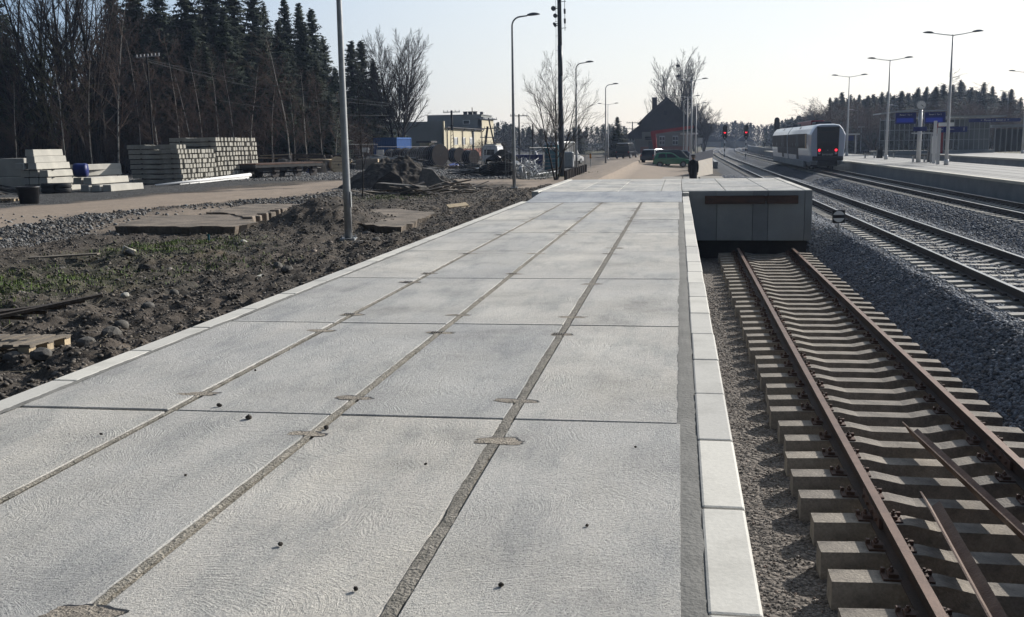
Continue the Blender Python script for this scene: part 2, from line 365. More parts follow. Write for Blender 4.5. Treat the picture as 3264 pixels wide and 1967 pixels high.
XX, YY = np.meshgrid(GX, GY); ZZ = Hf(XX, YY)
nx, ny = len(GX), len(GY)
co = np.stack([XX, YY, ZZ], -1).reshape(-1, 3)
i = np.arange((ny-1)*(nx-1)); r = i//(nx-1); c = i % (nx-1); a = r*nx+c
quads = np.stack([a, a+1, a+nx+1, a+nx], -1)
def npmesh(name, co, quads, mats, k=4):
    me = bpy.data.meshes.new(name); n = len(quads)
    me.vertices.add(len(co)); me.vertices.foreach_set('co', co.astype(np.float32).ravel())
    me.loops.add(n*k); me.loops.foreach_set('vertex_index', quads.astype(np.int32).ravel())
    me.polygons.add(n); me.polygons.foreach_set('loop_start', (np.arange(n)*k).astype(np.int32))
    for m in mats: me.materials.append(m)
    me.update(calc_edges=True); me.validate(); return me
gme = npmesh('ground', co, quads, [])
x, y = co[:, 0], co[:, 1]; xb = xB(y); d = x-xb
road = roadmask(x, y)
wv = (fbm(x, y, .5, 4, 11)-.5)
grav = np.clip(np.maximum.reduce([
    sst(-23.5, -25.5, x+wv*4)*sst(30, 36, y), sst(61, 64, y+wv*3)*sst(-9, -12, x+wv*3)*sst(120, 100, y),
    sst(-13.6, -15.2, x+wv*4)*sst(31.5, 28, y+wv*5)*(1-road), .75*sst(2.3, 1.2, np.abs(x+15.4+wv*3))*sst(30, 34, y)*sst(58, 48, y)]), 0, 1)*(1-road*.9)
ballast = np.clip(np.where((d > -3.2) & (d < 7.2), 1.0, 0)*(y < 420), 0, 1)
bf = sst(-3.1, -2.35, d+wv*.5)*(y < 30)+(y >= 30)*sst(-3.4, -2.8, d+wv*.6)
ballast = ballast*np.where(d < 0, bf, 1)
fine = np.where((x > 0) & (y < 31) & (d < -1.6), 1.0, 0)
grass = np.clip(np.exp(-(((x+10.4)/1.9)**2+((y-14.6)/2.6)**2)*1.1)+np.exp(-(((x+10.8)/1.5)**2+((y-20.2)/2.3)**2)*1.1)+.7*np.exp(-(((x+11.8)/1.2)**2+((y-40)/2.5)**2))+.8*np.exp(-(((x+8.6)/1.3)**2+((y-68)/4)**2)), 0, 1)
grass = np.clip(grass*1.5*(fbm(x, y, 2.2, 3, 13)+.05), 0, 1)
field = sst(150, 230, y)*(np.abs(d-2.7) > 7)+(x < -45)+(x > 45)*1.0
ca = gme.color_attributes.new('mask', 'FLOAT_COLOR', 'POINT')
ca.data.foreach_set('color', np.stack([road, grav, ballast, fine], -1).astype(np.float32).ravel())
cb = gme.color_attributes.new('mask2', 'FLOAT_COLOR', 'POINT')
cb.data.foreach_set('color', np.stack([grass, np.clip(field, 0, 1), 0*x, 0*x+1], -1).astype(np.float32).ravel())
def ground_mat():
    N = NM('yard_ground'); P = N.n('NewGeometry').outputs['Position']
    a1 = N.n('VertexColor', layer_name='mask'); a2 = N.n('VertexColor', layer_name='mask2')
    s1 = N.n('SeparateColor', {'Color': a1.outputs[0]}); s2 = N.n('SeparateColor', {'Color': a2.outputs[0]})
    soil = N.mix(N.ramp(N.noise(P, 1.1, 5, .65), [(.35, (0, 0, 0, 1)), (.65, (1, 1, 1, 1))]), c4((.088, .074, .062)), c4((.045, .041, .037)))
    soil = N.mix(N.ramp(N.noise(P, .45, 4), [(.58, (0, 0, 0, 1)), (.72, (.6, .6, .6, 1))]), soil, c4((.13, .10, .07)))
    soil = N.mix(1, soil, N.ramp(N.noise(P, 16, 4, .7), [(.3, (.55, .55, .55, 1)), (.7, (1.5, 1.45, 1.4, 1))]), 'MULTIPLY')
    sand = N.mix(N.noise(P, .9, 5, .6), c4((.30, .24, .185)), c4((.21, .168, .135)))
    sand = N.mix(1, sand, N.ramp(N.noise(P, 9, 4, .7), [(.3, (.72, .72, .72, 1)), (.7, (1.2, 1.2, 1.2, 1))]), 'MULTIPLY')
    gv = N.n('TexVoronoi', {'Vector': P, 'Scale': 17.0}); gcol = N.mix(.75, c4((.11, .108, .106)), N.n('SeparateColor', {'Color': gv.outputs['Color']}).outputs[0], 'MULTIPLY')
    gcol = N.mix(1, gcol, N.ramp(gv.outputs['Distance'], [(.25, (1.35, 1.35, 1.35, 1)), (.75, (.5, .5, .5, 1))]), 'MULTIPLY')
    bv = N.n('TexVoronoi', {'Vector': P, 'Scale': 15.0}); bcol = N.mix(.65, c4((.125, .137, .16)), N.n('SeparateColor', {'Color': bv.outputs['Color']}).outputs[0], 'MULTIPLY')
    bcol = N.mix(1, bcol, N.ramp(bv.outputs['Distance'], [(.2, (1.3, 1.3, 1.3, 1)), (.75, (.4, .4, .4, 1))]), 'MULTIPLY')
    fv = N.n('TexVoronoi', {'Vector': P, 'Scale': 42.0}); fcol = N.mix(.6, c4((.23, .20, .175)), N.n('SeparateColor', {'Color': fv.outputs['Color']}).outputs[0], 'MULTIPLY')
    fcol = N.mix(1, fcol, N.ramp(fv.outputs['Distance'], [(.2, (1.25, 1.25, 1.25, 1)), (.8, (.5, .5, .5, 1))]), 'MULTIPLY')
    fld = N.mix(N.noise(P, .25, 5, .6), c4((.075, .075, .04)), c4((.11, .095, .06)))
    c = N.mix(s2.outputs[1], soil, fld)
    c = N.mix(N.math('MULTIPLY', s2.outputs[0], .55), c, c4((.04, .055, .02)))
    c = N.mix(s1.outputs[0], c, sand); c = N.mix(s1.outputs[1], c, gcol); c = N.mix(s1.outputs[2], c, bcol)
    c = N.mix(N.math('MULTIPLY', a1.outputs['Alpha'], N.math('SUBTRACT', 1.0, s1.outputs[2]), clamp=True), c, fcol)
    N.l(c, N.b.inputs['Base Color']); N.b.inputs['Roughness'].default_value = .95; N.b.inputs['Specular IOR Level'].default_value = .2
    hs = N.math('MULTIPLY', N.noise(P, 9, 5, .72), .9); stone = N.math('MULTIPLY', N.math('SUBTRACT', 1.0, gv.outputs['Distance']), .8)
    k = N.math('MAXIMUM', s1.outputs[1], N.math('MAXIMUM', s1.outputs[2], a1.outputs['Alpha']))
    h = N.math('ADD', N.math('MULTIPLY', hs, N.math('SUBTRACT', 1.0, N.math('MULTIPLY', s1.outputs[0], .75))), N.math('MULTIPLY', stone, k))
    b = N.n('Bump', {'Strength': .8, 'Distance': .06, 'Height': h}); N.l(b.outputs[0], N.b.inputs['Normal'])
    return N.m
gme.materials.append(ground_mat()); gme.shade_smooth()
ground = bpy.data.objects.new('ground', gme); COL.objects.link(ground); ground['kind'] = 'structure'
# ---------------------------------------------------------------- scattered stones, clods, blades (each one stuff object)
import bmesh
def _ico():
    bm = bmesh.new(); bmesh.ops.create_icosphere(bm, subdivisions=1, radius=1)
    v = np.array([v.co[:] for v in bm.verts]); f = np.array([[q.index for q in p.verts] for p in bm.faces]); bm.free(); return v, f
ICOV, ICOF = _ico()
rs = np.random.RandomState(3)
TPL = [ICOV*(1+rs.uniform(-.28, .28, (len(ICOV), 1)))*rs.uniform(.7, 1.15, (1, 3)) for _ in range(10)]
def scatter(name, label, mat, x, y, smin, smax, flat=.7, sink=.3, seed=1, zf=Hf, pw=2.2, grow=0.0):
    r = np.random.RandomState(seed); n = len(x); nv = len(ICOV)
    s = smin+(smax-smin)*r.rand(n)**pw; s = s*(1+grow*np.maximum(0, y-12)/12)
    T = np.stack(TPL)[r.randint(0, len(TPL), n)]*s[:, None, None]; T[:, :, 2] *= flat; T[:, :, 0] *= r.uniform(.8, 1.4, n)[:, None]
    q = r.uniform(0, 6.283, n); t = r.uniform(-.6, .6, n)
    X = T[:, :, 0]*np.cos(t)[:, None]-T[:, :, 2]*np.sin(t)[:, None]; Z = T[:, :, 0]*np.sin(t)[:, None]+T[:, :, 2]*np.cos(t)[:, None]; Yv = T[:, :, 1]
    X2 = X*np.cos(q)[:, None]-Yv*np.sin(q)[:, None]; Y2 = X*np.sin(q)[:, None]+Yv*np.cos(q)[:, None]
    z = zf(x, y)+s*flat*(1-2*sink)*.5
    V = np.stack([X2+x[:, None], Y2+y[:, None], Z+z[:, None]], -1).reshape(-1, 3)
    F = (ICOF[None]+(np.arange(n)*nv)[:, None, None]).reshape(-1, 3)
    me = npmesh(name, V, F, [mat], 3)
    at_ = me.color_attributes.new('tone', 'FLOAT_COLOR', 'POINT'); tn = np.repeat(r.rand(n), nv)
    at_.data.foreach_set('color', np.stack([tn, np.repeat(r.rand(n), nv), tn, tn*0+1], -1).astype(np.float32).ravel())
    o = bpy.data.objects.new(name, me); COL.objects.link(o); return tag(o, label, name.replace('_', ' '), kind='stuff')
def stone_mat(name, dark, light, warm):
    N = NM(name); P = N.n('NewGeometry').outputs['Position']; a = N.n('VertexColor', layer_name='tone'); s = N.n('SeparateColor', {'Color': a.outputs[0]})
    c = N.mix(s.outputs[0], c4(dark), c4(light)); c = N.mix(N.ramp(s.outputs[1], [(.7, (0, 0, 0, 1)), (1, (.8, .8, .8, 1))]), c, c4(warm))
    c = N.mix(1, c, N.ramp(N.noise(P, 60, 3), [(.3, (.8, .8, .8, 1)), (.7, (1.2, 1.2, 1.2, 1))]), 'MULTIPLY')
    N.l(c, N.b.inputs['Base Color']); N.b.inputs['Roughness'].default_value = .85; return N.m
M['ballast'] = stone_mat('ballast_stone', (.06, .068, .082), (.22, .24, .275), (.16, .143, .13))
M['gravelf'] = stone_mat('fine_gravel', (.08, .072, .065), (.24, .21, .185), (.18, .12, .09))
M['yardstone'] = stone_mat('yard_gravel', (.06, .06, .062), (.19, .188, .185), (.16, .13, .10))
M['clod'] = stone_mat('soil_clods', (.040, .035, .031), (.105, .088, .072), (.18, .15, .12))
r = np.random.RandomState(11)
def rnd(n, x0, x1, y0, y1, pw=1.6):
    return r.uniform(x0, x1, n), y0+(y1-y0)*r.rand(n)**pw
# coarse ballast: shoulder of the first main track and the bed between the tracks
x, y = rnd(52000, 3.7, 5.2, 5.5, 46, 1.5); k = (x > xB(y)-2.75+r.normal(0, .22, len(x))) & ((y < 29.4) | (x > 3.85)); x, y = x[k], y[k]
x2, y2 = rnd(62000, 4.9, 10.6, 12, 75, 1.25); x, y = np.concatenate([x, x2]), np.concatenate([y, y2])
x3, y3 = rnd(14000, 2.6, 5.0, 39.5, 75, 1.4); k = x3 > xB(y3)-3.2+r.normal(0, .2, len(x3)); x, y = np.concatenate([x, x3[k]]), np.concatenate([y, y3[k]])
scatter('ballast', 'coarse grey ballast stones heaped beside and between the main tracks', M['ballast'], x, y, .018, .038, .75, .25, 2, grow=.22)
x, y = rnd(60000, .3, 4.0, 2.6, 24, 1.9); k = ((x < 1.5+r.rand(len(x))*.3) | (x > 3.2)); x, y = x[k], y[k]
scatter('fine_gravel', 'fine brownish gravel along the rusty siding', M['gravelf'], x, y, .006, .015, .75, .2, 4, grow=.5)
# yard gravel and soil clods on the left
def maskpick(x, y, f):
    return f(x, y) > r.rand(len(x))
def gravf(x, y):
    w = fbm(x, y, .5, 4, 11)-.5
    return np.clip(np.maximum(sst(-13.6, -15.2, x+w*4)*sst(31.5, 28, y+w*5), np.maximum(sst(61, 64, y+w*3), .6*sst(2.3, 1.2, np.abs(x+15.4+w*3))*sst(30, 34, y)*sst(58, 48, y))), 0, 1)*(1-roadmask(x, y)*.93)
x = r.uniform(-40, -8, 90000); y = 18+72*r.rand(90000)**1.2; k = (np.abs(x) < .78*y) & maskpick(x, y, gravf); x, y = x[k], y[k]
scatter('yard_gravel', 'loose dark crushed stone strewn over the construction yard', M['yardstone'], x, y, .03, .065, .7, .25, 5, grow=.12)
x = -4.5-14*r.rand(130000)**1.15; y = 6+44*r.rand(130000)**1.3; k = (np.abs(x) < .8*y) & (roadmask(x, y)*1.3 < r.rand(len(x))); x, y = x[k], y[k]
scatter('soil_clods', 'clods of dark earth on the churned verge', M['clod'], x, y, .006, .036, .6, .35, 6, pw=2.6, grow=.10)
x = -4.6-12*r.rand(2600); y = 7+40*r.rand(2600)**1.3
scatter('rubble', 'small pale stones and rubble lying in the churned earth', M['gravelf'], x, y, .012, .06, .5, .35, 8, pw=5)
# dry stalks, twigs and splinters lying flat
_q = np.random.RandomState(17); n_ = 1500; x = -4.7-13*_q.rand(n_); y = 7+42*_q.rand(n_)**1.4; z = Hf(x, y)+.03; a = _q.uniform(0, 6.28, n_); L_ = _q.uniform(.05, .28, n_)*(1+y/40); dx, dy = np.cos(a)*L_/2, np.sin(a)*L_/2; w_ = .004+.0003*y
V_ = np.stack([np.stack([x-dx+dy/L_*w_, y-dy-dx/L_*w_, z], -1), np.stack([x-dx-dy/L_*w_, y-dy+dx/L_*w_, z], -1), np.stack([x+dx-dy/L_*w_, y+dy+dx/L_*w_, z+.02], -1), np.stack([x+dx+dy/L_*w_, y+dy-dx/L_*w_, z+.02], -1)], 1).reshape(-1, 3)
M['straw'] = pm('dry_straw', (.30, .25, .17), (.16, .13, .09), .9, 3)
_o = bpy.data.objects.new('straw_litter', npmesh('straw_litter', V_, np.arange(n_*4).reshape(-1, 4), [M['straw']])); COL.objects.link(_o); tag(_o, 'dry stalks and splinters strewn over the churned earth', 'litter', kind='stuff')
# grass blades
def blades(name, label, cs, n, h, mat, seed):
    q = np.random.RandomState(seed); V = []; F = []
    for cx, cy, rx, ry, m in cs:
        x = cx+q.normal(0, rx*.5, m); y = cy+q.normal(0, ry*.5, m); k = fbm(x, y, 2.2, 3, 13) > .45; x, y = x[k], y[k]; m = len(x); z = Hf(x, y)
        a = q.uniform(0, 6.28, m); L = h*q.uniform(.4, 1.2, m); b = q.uniform(0, 6.28, m); l = L*q.uniform(.1, .6, m); w = .007+.004*cy/15
        p0 = np.stack([x-np.cos(a)*w, y-np.sin(a)*w, z-.01], -1); p1 = np.stack([x+np.cos(a)*w, y+np.sin(a)*w, z-.01], -1)
        p2 = np.stack([x+np.cos(b)*l, y+np.sin(b)*l, z+L], -1); o = sum(len(v) for v in V)
        V.append(np.stack([p0, p1, p2], 1).reshape(-1, 3)); F.append(np.arange(m*3).reshape(-1, 3)+o)
    me = npmesh(name, np.concatenate(V), np.concatenate(F), [mat], 3); o = bpy.data.objects.new(name, me); COL.objects.link(o); tag(o, label, 'grass', kind='stuff')
M['grass'] = pm('green_grass', (.08, .15, .025), (.10, .11, .035), .7, 2.0, 0, 9, var=.25, obj=False)
blades('grass', 'green grass tufts sprouting from the churned earth left of the platform', [(-10.6, 14.6, 1.7, 2.3, 3600), (-10.8, 20.4, 1.4, 1.8, 4200), (-9.4, 11.8, .8, 1.2, 900), (-8.6, 68, 2, 4, 2500), (-11.8, 41, 1.4, 2.5, 1500), (-8.5, 17.5, 1.6, 2.2, 900)], 0, .07, M['grass'], 5)
# ================================================================ LOADING PLATFORM
rr = random.Random(5)
plat = thing('loading_platform', 'long concrete loading platform of brushed slabs with pale kerb stones and raised end deck', 'platform', (0, 0, 0))
XS = [(-3.965, -3.005), (-2.945, -1.985), (-1.925, -.965), (-.905, .03)]
YJ = [5.4854-9+3*k for k in range(11)]
for ci, (x0, x1) in enumerate(XS):
    for j in range(10):
        m = MB(); g = .009+rr.random()*.006
        sk = .014
        y0, y1 = YJ[j]+g, YJ[j+1]-g
        zz = rr.uniform(-.003, .001)
        vs = []
        for z in (-.16, zz):
            for (x_, y_) in ((x0, y0), (x1, y0), (x1, y1), (x0, y1)): vs.append((x_, y_+sk*x_, z+rr.uniform(-.0015, .0015)*(z > -.1)))
        m.add(vs, [(3, 2, 1, 0), (4, 5, 6, 7), (0, 1, 5, 4), (1, 2, 6, 5), (2, 3, 7, 6), (3, 0, 4, 7)])
        m.build('slab', M['slab'], plat, bevel=.006)
# mortar in the long joints: slightly sunk, ragged edge lapping on the slabs
def strip(xc, w, y0, y1, z, jag, step=.04):
    m = MB(); ys = np.arange(y0, y1, step); vs = []
    for k_, yy in enumerate(ys):
        n1 = (float(fbm(yy, xc, 3.0, 3, 1))-.5)*jag*2+(float(vn(yy, xc, 22, 4))-.5)*jag*.7
        n2 = (float(fbm(yy, xc+9, 3.0, 3, 2))-.5)*jag*2+(float(vn(yy, xc, 22, 6))-.5)*jag*.7
        zc = z+(float(fbm(yy, xc, 5, 3, 3))-.5)*.008
        vs += [(xc-w/2-n1, yy, z-.003), (xc, yy, zc), (xc+w/2+n2, yy, z-.003)]
    fs = []
    for k_ in range(len(ys)-1):
        a = 3*k_; fs += [(a, a+1, a+4, a+3), (a+1, a+2, a+5, a+4)]
    m.add(vs, fs); return m
for xc, w__ in ((-2.975, .036), (-1.955, .042), (-.935, .052)):
    strip(xc, w__, -3, 26.45, .0025, .014).build('mortar_joint', M['grout'], plat, smooth=True)
m = MB(); m.box((.072, 11.7, -.034), (.088, 29.4, .05)); m.build('joint_filler', M['strip'], plat)
m = MB(); m.box((-3.99, 11.7, -.034), (.05, 29.4, .05)); m.build('joint_filler', M['strip'], plat)
for xc in (-2.975, -1.955, -.935): m = MB(); m.box((xc, 11.7, -.036), (.06, 29.4, .05)); m.build('joint_filler', M['grout'], plat)
strip(.060, .100, -3, 26.4, .003, .016).build('mortar_joint', M['strip'], plat, smooth=True)
strip(-3.985, .05, -3, 26.4, .004, .016).build('mortar_joint', M['strip'], plat, smooth=True)
for xc in (-2.975, -1.955, -.935):
    for yj in YJ:
        for s in (-1, 1):
            yc = yj+s*(.42+rr.uniform(-.04, .04))+.014*xc
            if yc < 2.2 or yc > 26.2 or rr.random() < .12: continue
            m = MB(); n = 34; W_, D_ = rr.uniform(.09, .14), rr.uniform(.035, .06); ox = rr.uniform(-.03, .03)
            vs = [(xc+ox, yc, .0035)]
            for q in range(n):
                a = 6.283*q/n; ca_, sa_ = math.cos(a), math.sin(a)
                if q == 0: ph = [rr.uniform(0, 6) for _ in range(4)]
                k = 1+.16*math.sin(2*a+ph[0])+.12*math.sin(3*a+ph[1])+.09*math.sin(5*a+ph[2])+.07*math.sin(9*a+ph[3])
                e = (abs(ca_)**3+abs(sa_)**3)**(-1/3)
                vs.append((xc+ox+ca_*W_*e*k, yc+sa_*D_*e*k, .002))
            m.add(vs, [(0, q+1, (q+1) % n+1) for q in range(n)])
            # painted shadow: dark crescent for a sunk rim on the pocket's far side
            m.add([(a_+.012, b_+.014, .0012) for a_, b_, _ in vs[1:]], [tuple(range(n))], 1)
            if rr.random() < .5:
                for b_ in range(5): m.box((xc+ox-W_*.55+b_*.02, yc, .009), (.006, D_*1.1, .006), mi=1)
            m.build('pocket_patch', [M['patch'], M['shade_black']], plat)
m = MB(); m.box((-1.9, 11.5, -.95), (4.15, 30, 1.56)); m.build('bedding', M['dark'], plat)
def kerb(x0, x1, y0, n, z=0., L=1.0, zb=-.2, lean=0):
    for k in range(n):
        m = MB(); dy = rr.uniform(-.004, .004); dx = rr.uniform(-.003, .003)
        m.box(((x0+x1)/2+dx, y0+L*(k+.5)+dy, (z+zb)/2+rr.uniform(-.002, .002)), (x1-x0, L-.014, z-zb))
        m.build('kerb_stone', M['kerb'], plat, bevel=.012, seg=2)
kerb(.115, .297, .19, 29)
kerb(-4.195, -4.01, .11, 27)
m = MB(); m.box((.19, 14.5, -1.0), (.18, 31.5, 1.592)); m.build('side_wall', M['wall'], plat)
m = MB(); m.box((-4.1, 14.5, -.62), (.16, 31, .82)); m.build('side_wall', M['wall'], plat)
# the ramp up to the deck
m = MB(); ys = [26.47, 27.6, 28.8, 29.84]; zs = [0, .035, .085, .118]
vs = []
for yy, zz in zip(ys, zs): vs += [(-4.0, yy, zz), (.1, yy, zz)]
vs += [(-4.0, 26.47, -.2), (.1, 26.47, -.2), (-4.0, 29.84, -.2), (.1, 29.84, -.2)]
m.add(vs, [(0, 1, 3, 2), (2, 3, 5, 4), (4, 5, 7, 6), (1, 9, 11, 7, 5, 3), (0, 2, 4, 6, 10, 8), (0, 8, 9, 1)])
m.build('ramp_slab', M['ramp'], plat)
m = MB(); m.box((.205, 29.5, .03), (.185, .62, .14)); m.build('kerb_stone', M['kerb'], plat, bevel=.012)
# raised deck: rows of slabs, white side kerbs, facing panels, dark base
DY0, DY1, DZ = 29.85, 39.7, .12
rows = [29.87, 32.4, 34.95, 37.4, 39.7]; colx = [-4.08, -2.9, -1.75, -.5, .1, 1.35, 2.55, 3.55]
for a, b in zip(rows, rows[1:]):
    for x0, x1 in zip(colx, colx[1:]):
        m = MB(); m.box(((x0+x1)/2, (a+b)/2+rr.uniform(-.004, .004), DZ-.07+rr.uniform(-.003, .003)), (x1-x0-.016, b-a-.022, .14)); m.build('deck_slab', M['slab'], plat, bevel=.006)
for k in range(10):
    m = MB(); m.box((3.66, DY0+.985*(k+.5), DZ-.09), (.2, .972, .2)); m.build('deck_kerb', M['kerb'], plat, bevel=.01)
    m = MB(); m.box((-4.2, DY0+.985*(k+.5), DZ-.14), (.2, .972, .3)); m.build('deck_kerb', M['kerb'], plat, bevel=.01)
px = [.1, 1.1, 2.11, 2.54, 3.55, 3.76]
for x0, x1 in zip(px, px[1:]):
    m = MB(); m.box(((x0+x1)/2, 29.79, -.597), (x1-x0-.012, .10, 1.425)); m.build('facing_panel', M['wall'], plat, bevel=.006)
m = MB(); m.box((3.715, 34.9, -.6), (.09, 9.9, 1.4)); m.build('facing_panel', M['wall'], plat)
m = MB(); m.box((-.2, 34.85, -.73), (7.7, 9.6, 1.3)); m.build('deck_core', M['dark'], plat)
m = MB(); m.box((1.98, 35, -1.6), (3.4, 9.7, .6)); m.build('deck_base', M['shade_black'], plat)  # base coloured near-black for the shade under the facing panels
for x0, x1 in ((.76, 2.44), (2.50, 3.36)):
    m = MB(); m.box(((x0+x1)/2, 29.69, -.135), (x1-x0, .10, .235)); m.build('buffer_beam', M['rustbeam'], plat, bevel=.01)
m = MB(); m.box((2.47, 29.685, -.10), (.07, .09, .13)); m.build('beam_bracket', M['rustbeam'], plat)
# small lumps of dirt on the slabs
k = 0
for (x_, y_, s_) in [(-2.42, 5.3, .035), (-1.9, 5.15, .03), (-2.72, 5.55, .028), (-1.52, 3.55, .02), (-1.1, 3.2, .018), (-.35, 3.9, .014), (-.6, 3.3, .018), (-2.3, 4.3, .014), (-3.1, 4.9, .016), (-1.2, 4.6, .014), (-.2, 5.0, .012), (-2.9, 6.5, .016)]:
    m = MB(); m.rock((x_, y_, .004+s_*.25), (s_*1.3, s_, s_*.9), seed=k); k += 1
    o = m.build('dirt_lump', M['soil'], None); tag(o, 'small dark lump of dirt lying on the concrete slabs', 'dirt lump', 'dirt lumps scattered on the platform')
# ================================================================ TRACKS
RAILP = [(-.036, 0), (.036, 0), (.036, -.036), (.009, -.050), (.009, -.135), (.070, -.155), (.070, -.166), (-.070, -.166), (-.070, -.155), (-.009, -.135), (-.009, -.050), (-.036, -.036)]
def rail(parent, xf, y0, y1, z, mats, step=3.0, name='rail'):
    m = MB(); ys = list(np.arange(y0, y1, step))+[y1]; n = len(RAILP)
    vs = []
    for yy in ys:
        cx = float(xf(yy)); vs += [(cx+u, yy, z+w) for u, w in RAILP]
    fs = []; mi = []
    for a in range(len(ys)-1):
        for j in range(n):
            m_ = 1 if j in (0,) else 0
            m.f.append((a*n+j, a*n+(j+1) % n, (a+1)*n+(j+1) % n, (a+1)*n+j)); m.m.append(m_)
    m.v = vs; m.f.append(tuple(range(n))); m.m.append(0)
    return m.build(name, mats, parent)
def sleeper_geo(m, L=2.6, top=0.0, wb=.265, wt=.225, dip=.045):
    # top height profile: rail seats high, middle low, ends slightly down
    xs = [-L/2, -.98, -.52, -.30, .30, .52, .98, L/2]; zt = [-.012, 0, 0, -dip, -dip, 0, 0, -.012]
    vs = []
    for x_, z_ in zip(xs, zt):
        vs += [(x_, -wb/2, top-.25), (x_, -wt/2, top+z_), (x_, wt/2, top+z_), (x_, wb/2, top-.25)]
    n = len(xs); fs = [(0, 1, 2, 3), tuple((n-1)*4+q for q in (3, 2, 1, 0))]
    for a in range(n-1):
        for q in range(4): fs.append((a*4+q, (a+1)*4+q, (a+1)*4+(q+1) % 4, a*4+(q+1) % 4))
    m.add(vs, fs)
sd_ = thing('railway_track', 'rusty disused siding on exposed concrete sleepers running into the loading ramp end wall', 'track')
rail(sd_, lambda y: 1.696, -4, 29.3, -1.48, [M['rust'], M['railhead']])
rail(sd_, lambda y: 3.203, -4, 29.35, -1.48, [M['rust'], M['railhead']])
ms = MB(); sleeper_geo(ms); sme = ms.mesh('sleeper', M['sleeper']); 
mf = MB()
mf.box((0, 0, .008), (.36, .16, .016))
for s in (-1, 1):
    mf.box((s*.105, 0, .028), (.07, .10, .03)); mf.cyl((s*.115, 0, .03), (s*.115, 0, .085), .012, 6); mf.cyl((s*.115, 0, .05), (s*.115, 0, .068), .022, 6)
    mf.box((s*.165, .055, .03), (.03, .03, .04))
fme = mf.mesh('fastening', M['clip'])
k = 0; yy = 7.335-.6*9
while yy < 29.7:
    o = bpy.data.objects.new('sleeper', sme); COL.objects.link(o); o.parent = sd_
    o.location = (2.45+rr.uniform(-.03, .03), yy+rr.uniform(-.02, .02), -1.646); o.rotation_euler = (0, 0, rr.uniform(-.012, .012))
    if abs(yy-3.2) < .9: pass
    for xx in (1.696, 3.203):
        f = bpy.data.objects.new('fastening', fme); COL.objects.link(f); f.parent = o; f.location = (xx-2.45, 0, 0)
    yy += .6; k += 1
for xx, yj in ((1.696, 8.62), (3.203, 10.3)):
    m = MB()
    for s in (-1, 1):
        m.box((xx+s*.03, yj, -1.57), (.025, .75, .09))
        for b in (-.28, -.1, .1, .28): m.cyl((xx+s*.04, yj+b, -1.57), (xx+s*.065, yj+b, -1.57), .016, 6)
    m.build('fishplate', M['clip'], sd_)
def main_track(off, y0, y1, label, zr=-.9):
    t = thing('railway_track', label, 'track')
    for s in (-.7535, .7535): rail(t, lambda y: xB(y)+off+s, y0, y1, zr, [M['steelrail'], M['railshine']], 2.5)
    ms = MB(); sleeper_geo(ms, dip=.05); me = ms.mesh('sleeper', M['sleeper2'])
    fm = MB(); fm.box((0, 0, .006), (.32, .14, .012))
    for q in (-1, 1): fm.box((q*.1, 0, .02), (.07, .12, .04))
    fme2 = fm.mesh('fastening', M['steelrail'])
    yy = y0+.3; n = 0; rest = MB()
    while yy < y1:
        if n < 100:
            o = bpy.data.objects.new('sleeper', me); COL.objects.link(o); o.parent = t; o.location = (float(xB(yy))+off, yy, zr-.166)
            for s in (-.7535, .7535): f = bpy.data.objects.new('fastening', fme2); COL.objects.link(f); f.parent = o; f.location = (s, 0, 0)
        elif yy < 230:
            q = MB(); sleeper_geo(q, dip=.05); rest.add([(a+float(xB(yy))+off, b+yy, c_+zr-.166) for a, b, c_ in q.v], q.f)
        n += 1; yy += .6
    o = rest.build('sleeper', M['sleeper2'], t); o['kind'] = 'stuff'
    return t
main_track(0, 12, 420, 'nearer main line track curving away past the signals, right of the loading ramp')
main_track(5.5, 30, 420, 'farther main line track under the railbus, along the island platform edge')
# scrap angle irons lying across the siding sleepers
def angle_iron(a, b, label, w=.20, roll=0.0):
    a, b = Vector(a), Vector(b); L = (b-a).length; m = MB(); t = .012
    prof = [(0, 0), (-w*.36, w*.30), (-w*.36+t*.5, w*.30+t), (0, t*1.5), (w*.44, w*.74), (w*.44+t, w*.74-t*.3)]
    m.ext(prof, 0, L); q = m.build('angle_iron', M['angle'], None)
    q.location = a; d_ = (b-a).normalized(); q.rotation_euler = (math.asin(d_.z), roll, -math.atan2(d_.x, d_.y))
    return tag(q, label, 'steel angle', 'scrap steel angles lying on the siding')
angle_iron((2.49, 11.0, -1.60), (2.92, 5.6, -1.63), 'long rusty angle iron lying across the siding sleepers, nearer the right rail')
angle_iron((2.19, 8.8, -1.62), (1.98, 4.4, -1.62), 'shorter rusty angle iron lying between the siding rails, nearer the left rail')
m = MB(); m.box((4.95, 31, 0), (.05, .9, .03), rz=1.3); o = m.build('timber_batten', M['palewood']); o.location = (2.9, 9.5, -1.02)
o.location = (0, 0, 0); bpy.data.objects.remove(o)
m = MB(); m.box((0, 0, 0), (.9, .07, .05)); o = m.build('timber_batten', M['palewood']); p = gp(2682, 603, -1.35); o.location = (p[0], p[1], float(Hf(p[0], p[1]))+.04); o.rotation_euler = (0, .04, .1)
tag(o, 'pale wooden batten lying on the ballast between the two main tracks', 'batten')
# round stop board
t = thing('shunting_sign', 'small black board with barred white disc on a thin post', 'rail sign', (4.40, 29.2, -1.45))
t.location = (4.42, 29.3, float(Hf(4.42, 29.3)))
zb = -.59-t.location.z
m = MB(); m.cyl((0, 0, -.15), (0, 0, zb-.12), .022, 8); m.build('post', M['galv'], t)
m = MB(); m.box((0, -.03, zb), (.34, .02, .36)); m.build('board', M['black'], t, bevel=.01)
m = MB()
for s in (-1, 1):
    pts = [(.155*math.cos(a), .155*math.sin(a)) for a in np.linspace(RD(17), RD(163), 18)]
    m.ext([(u, s*w+zb) for u, w in pts], -.052, -.041)
m.build('disc', M['white'], t)
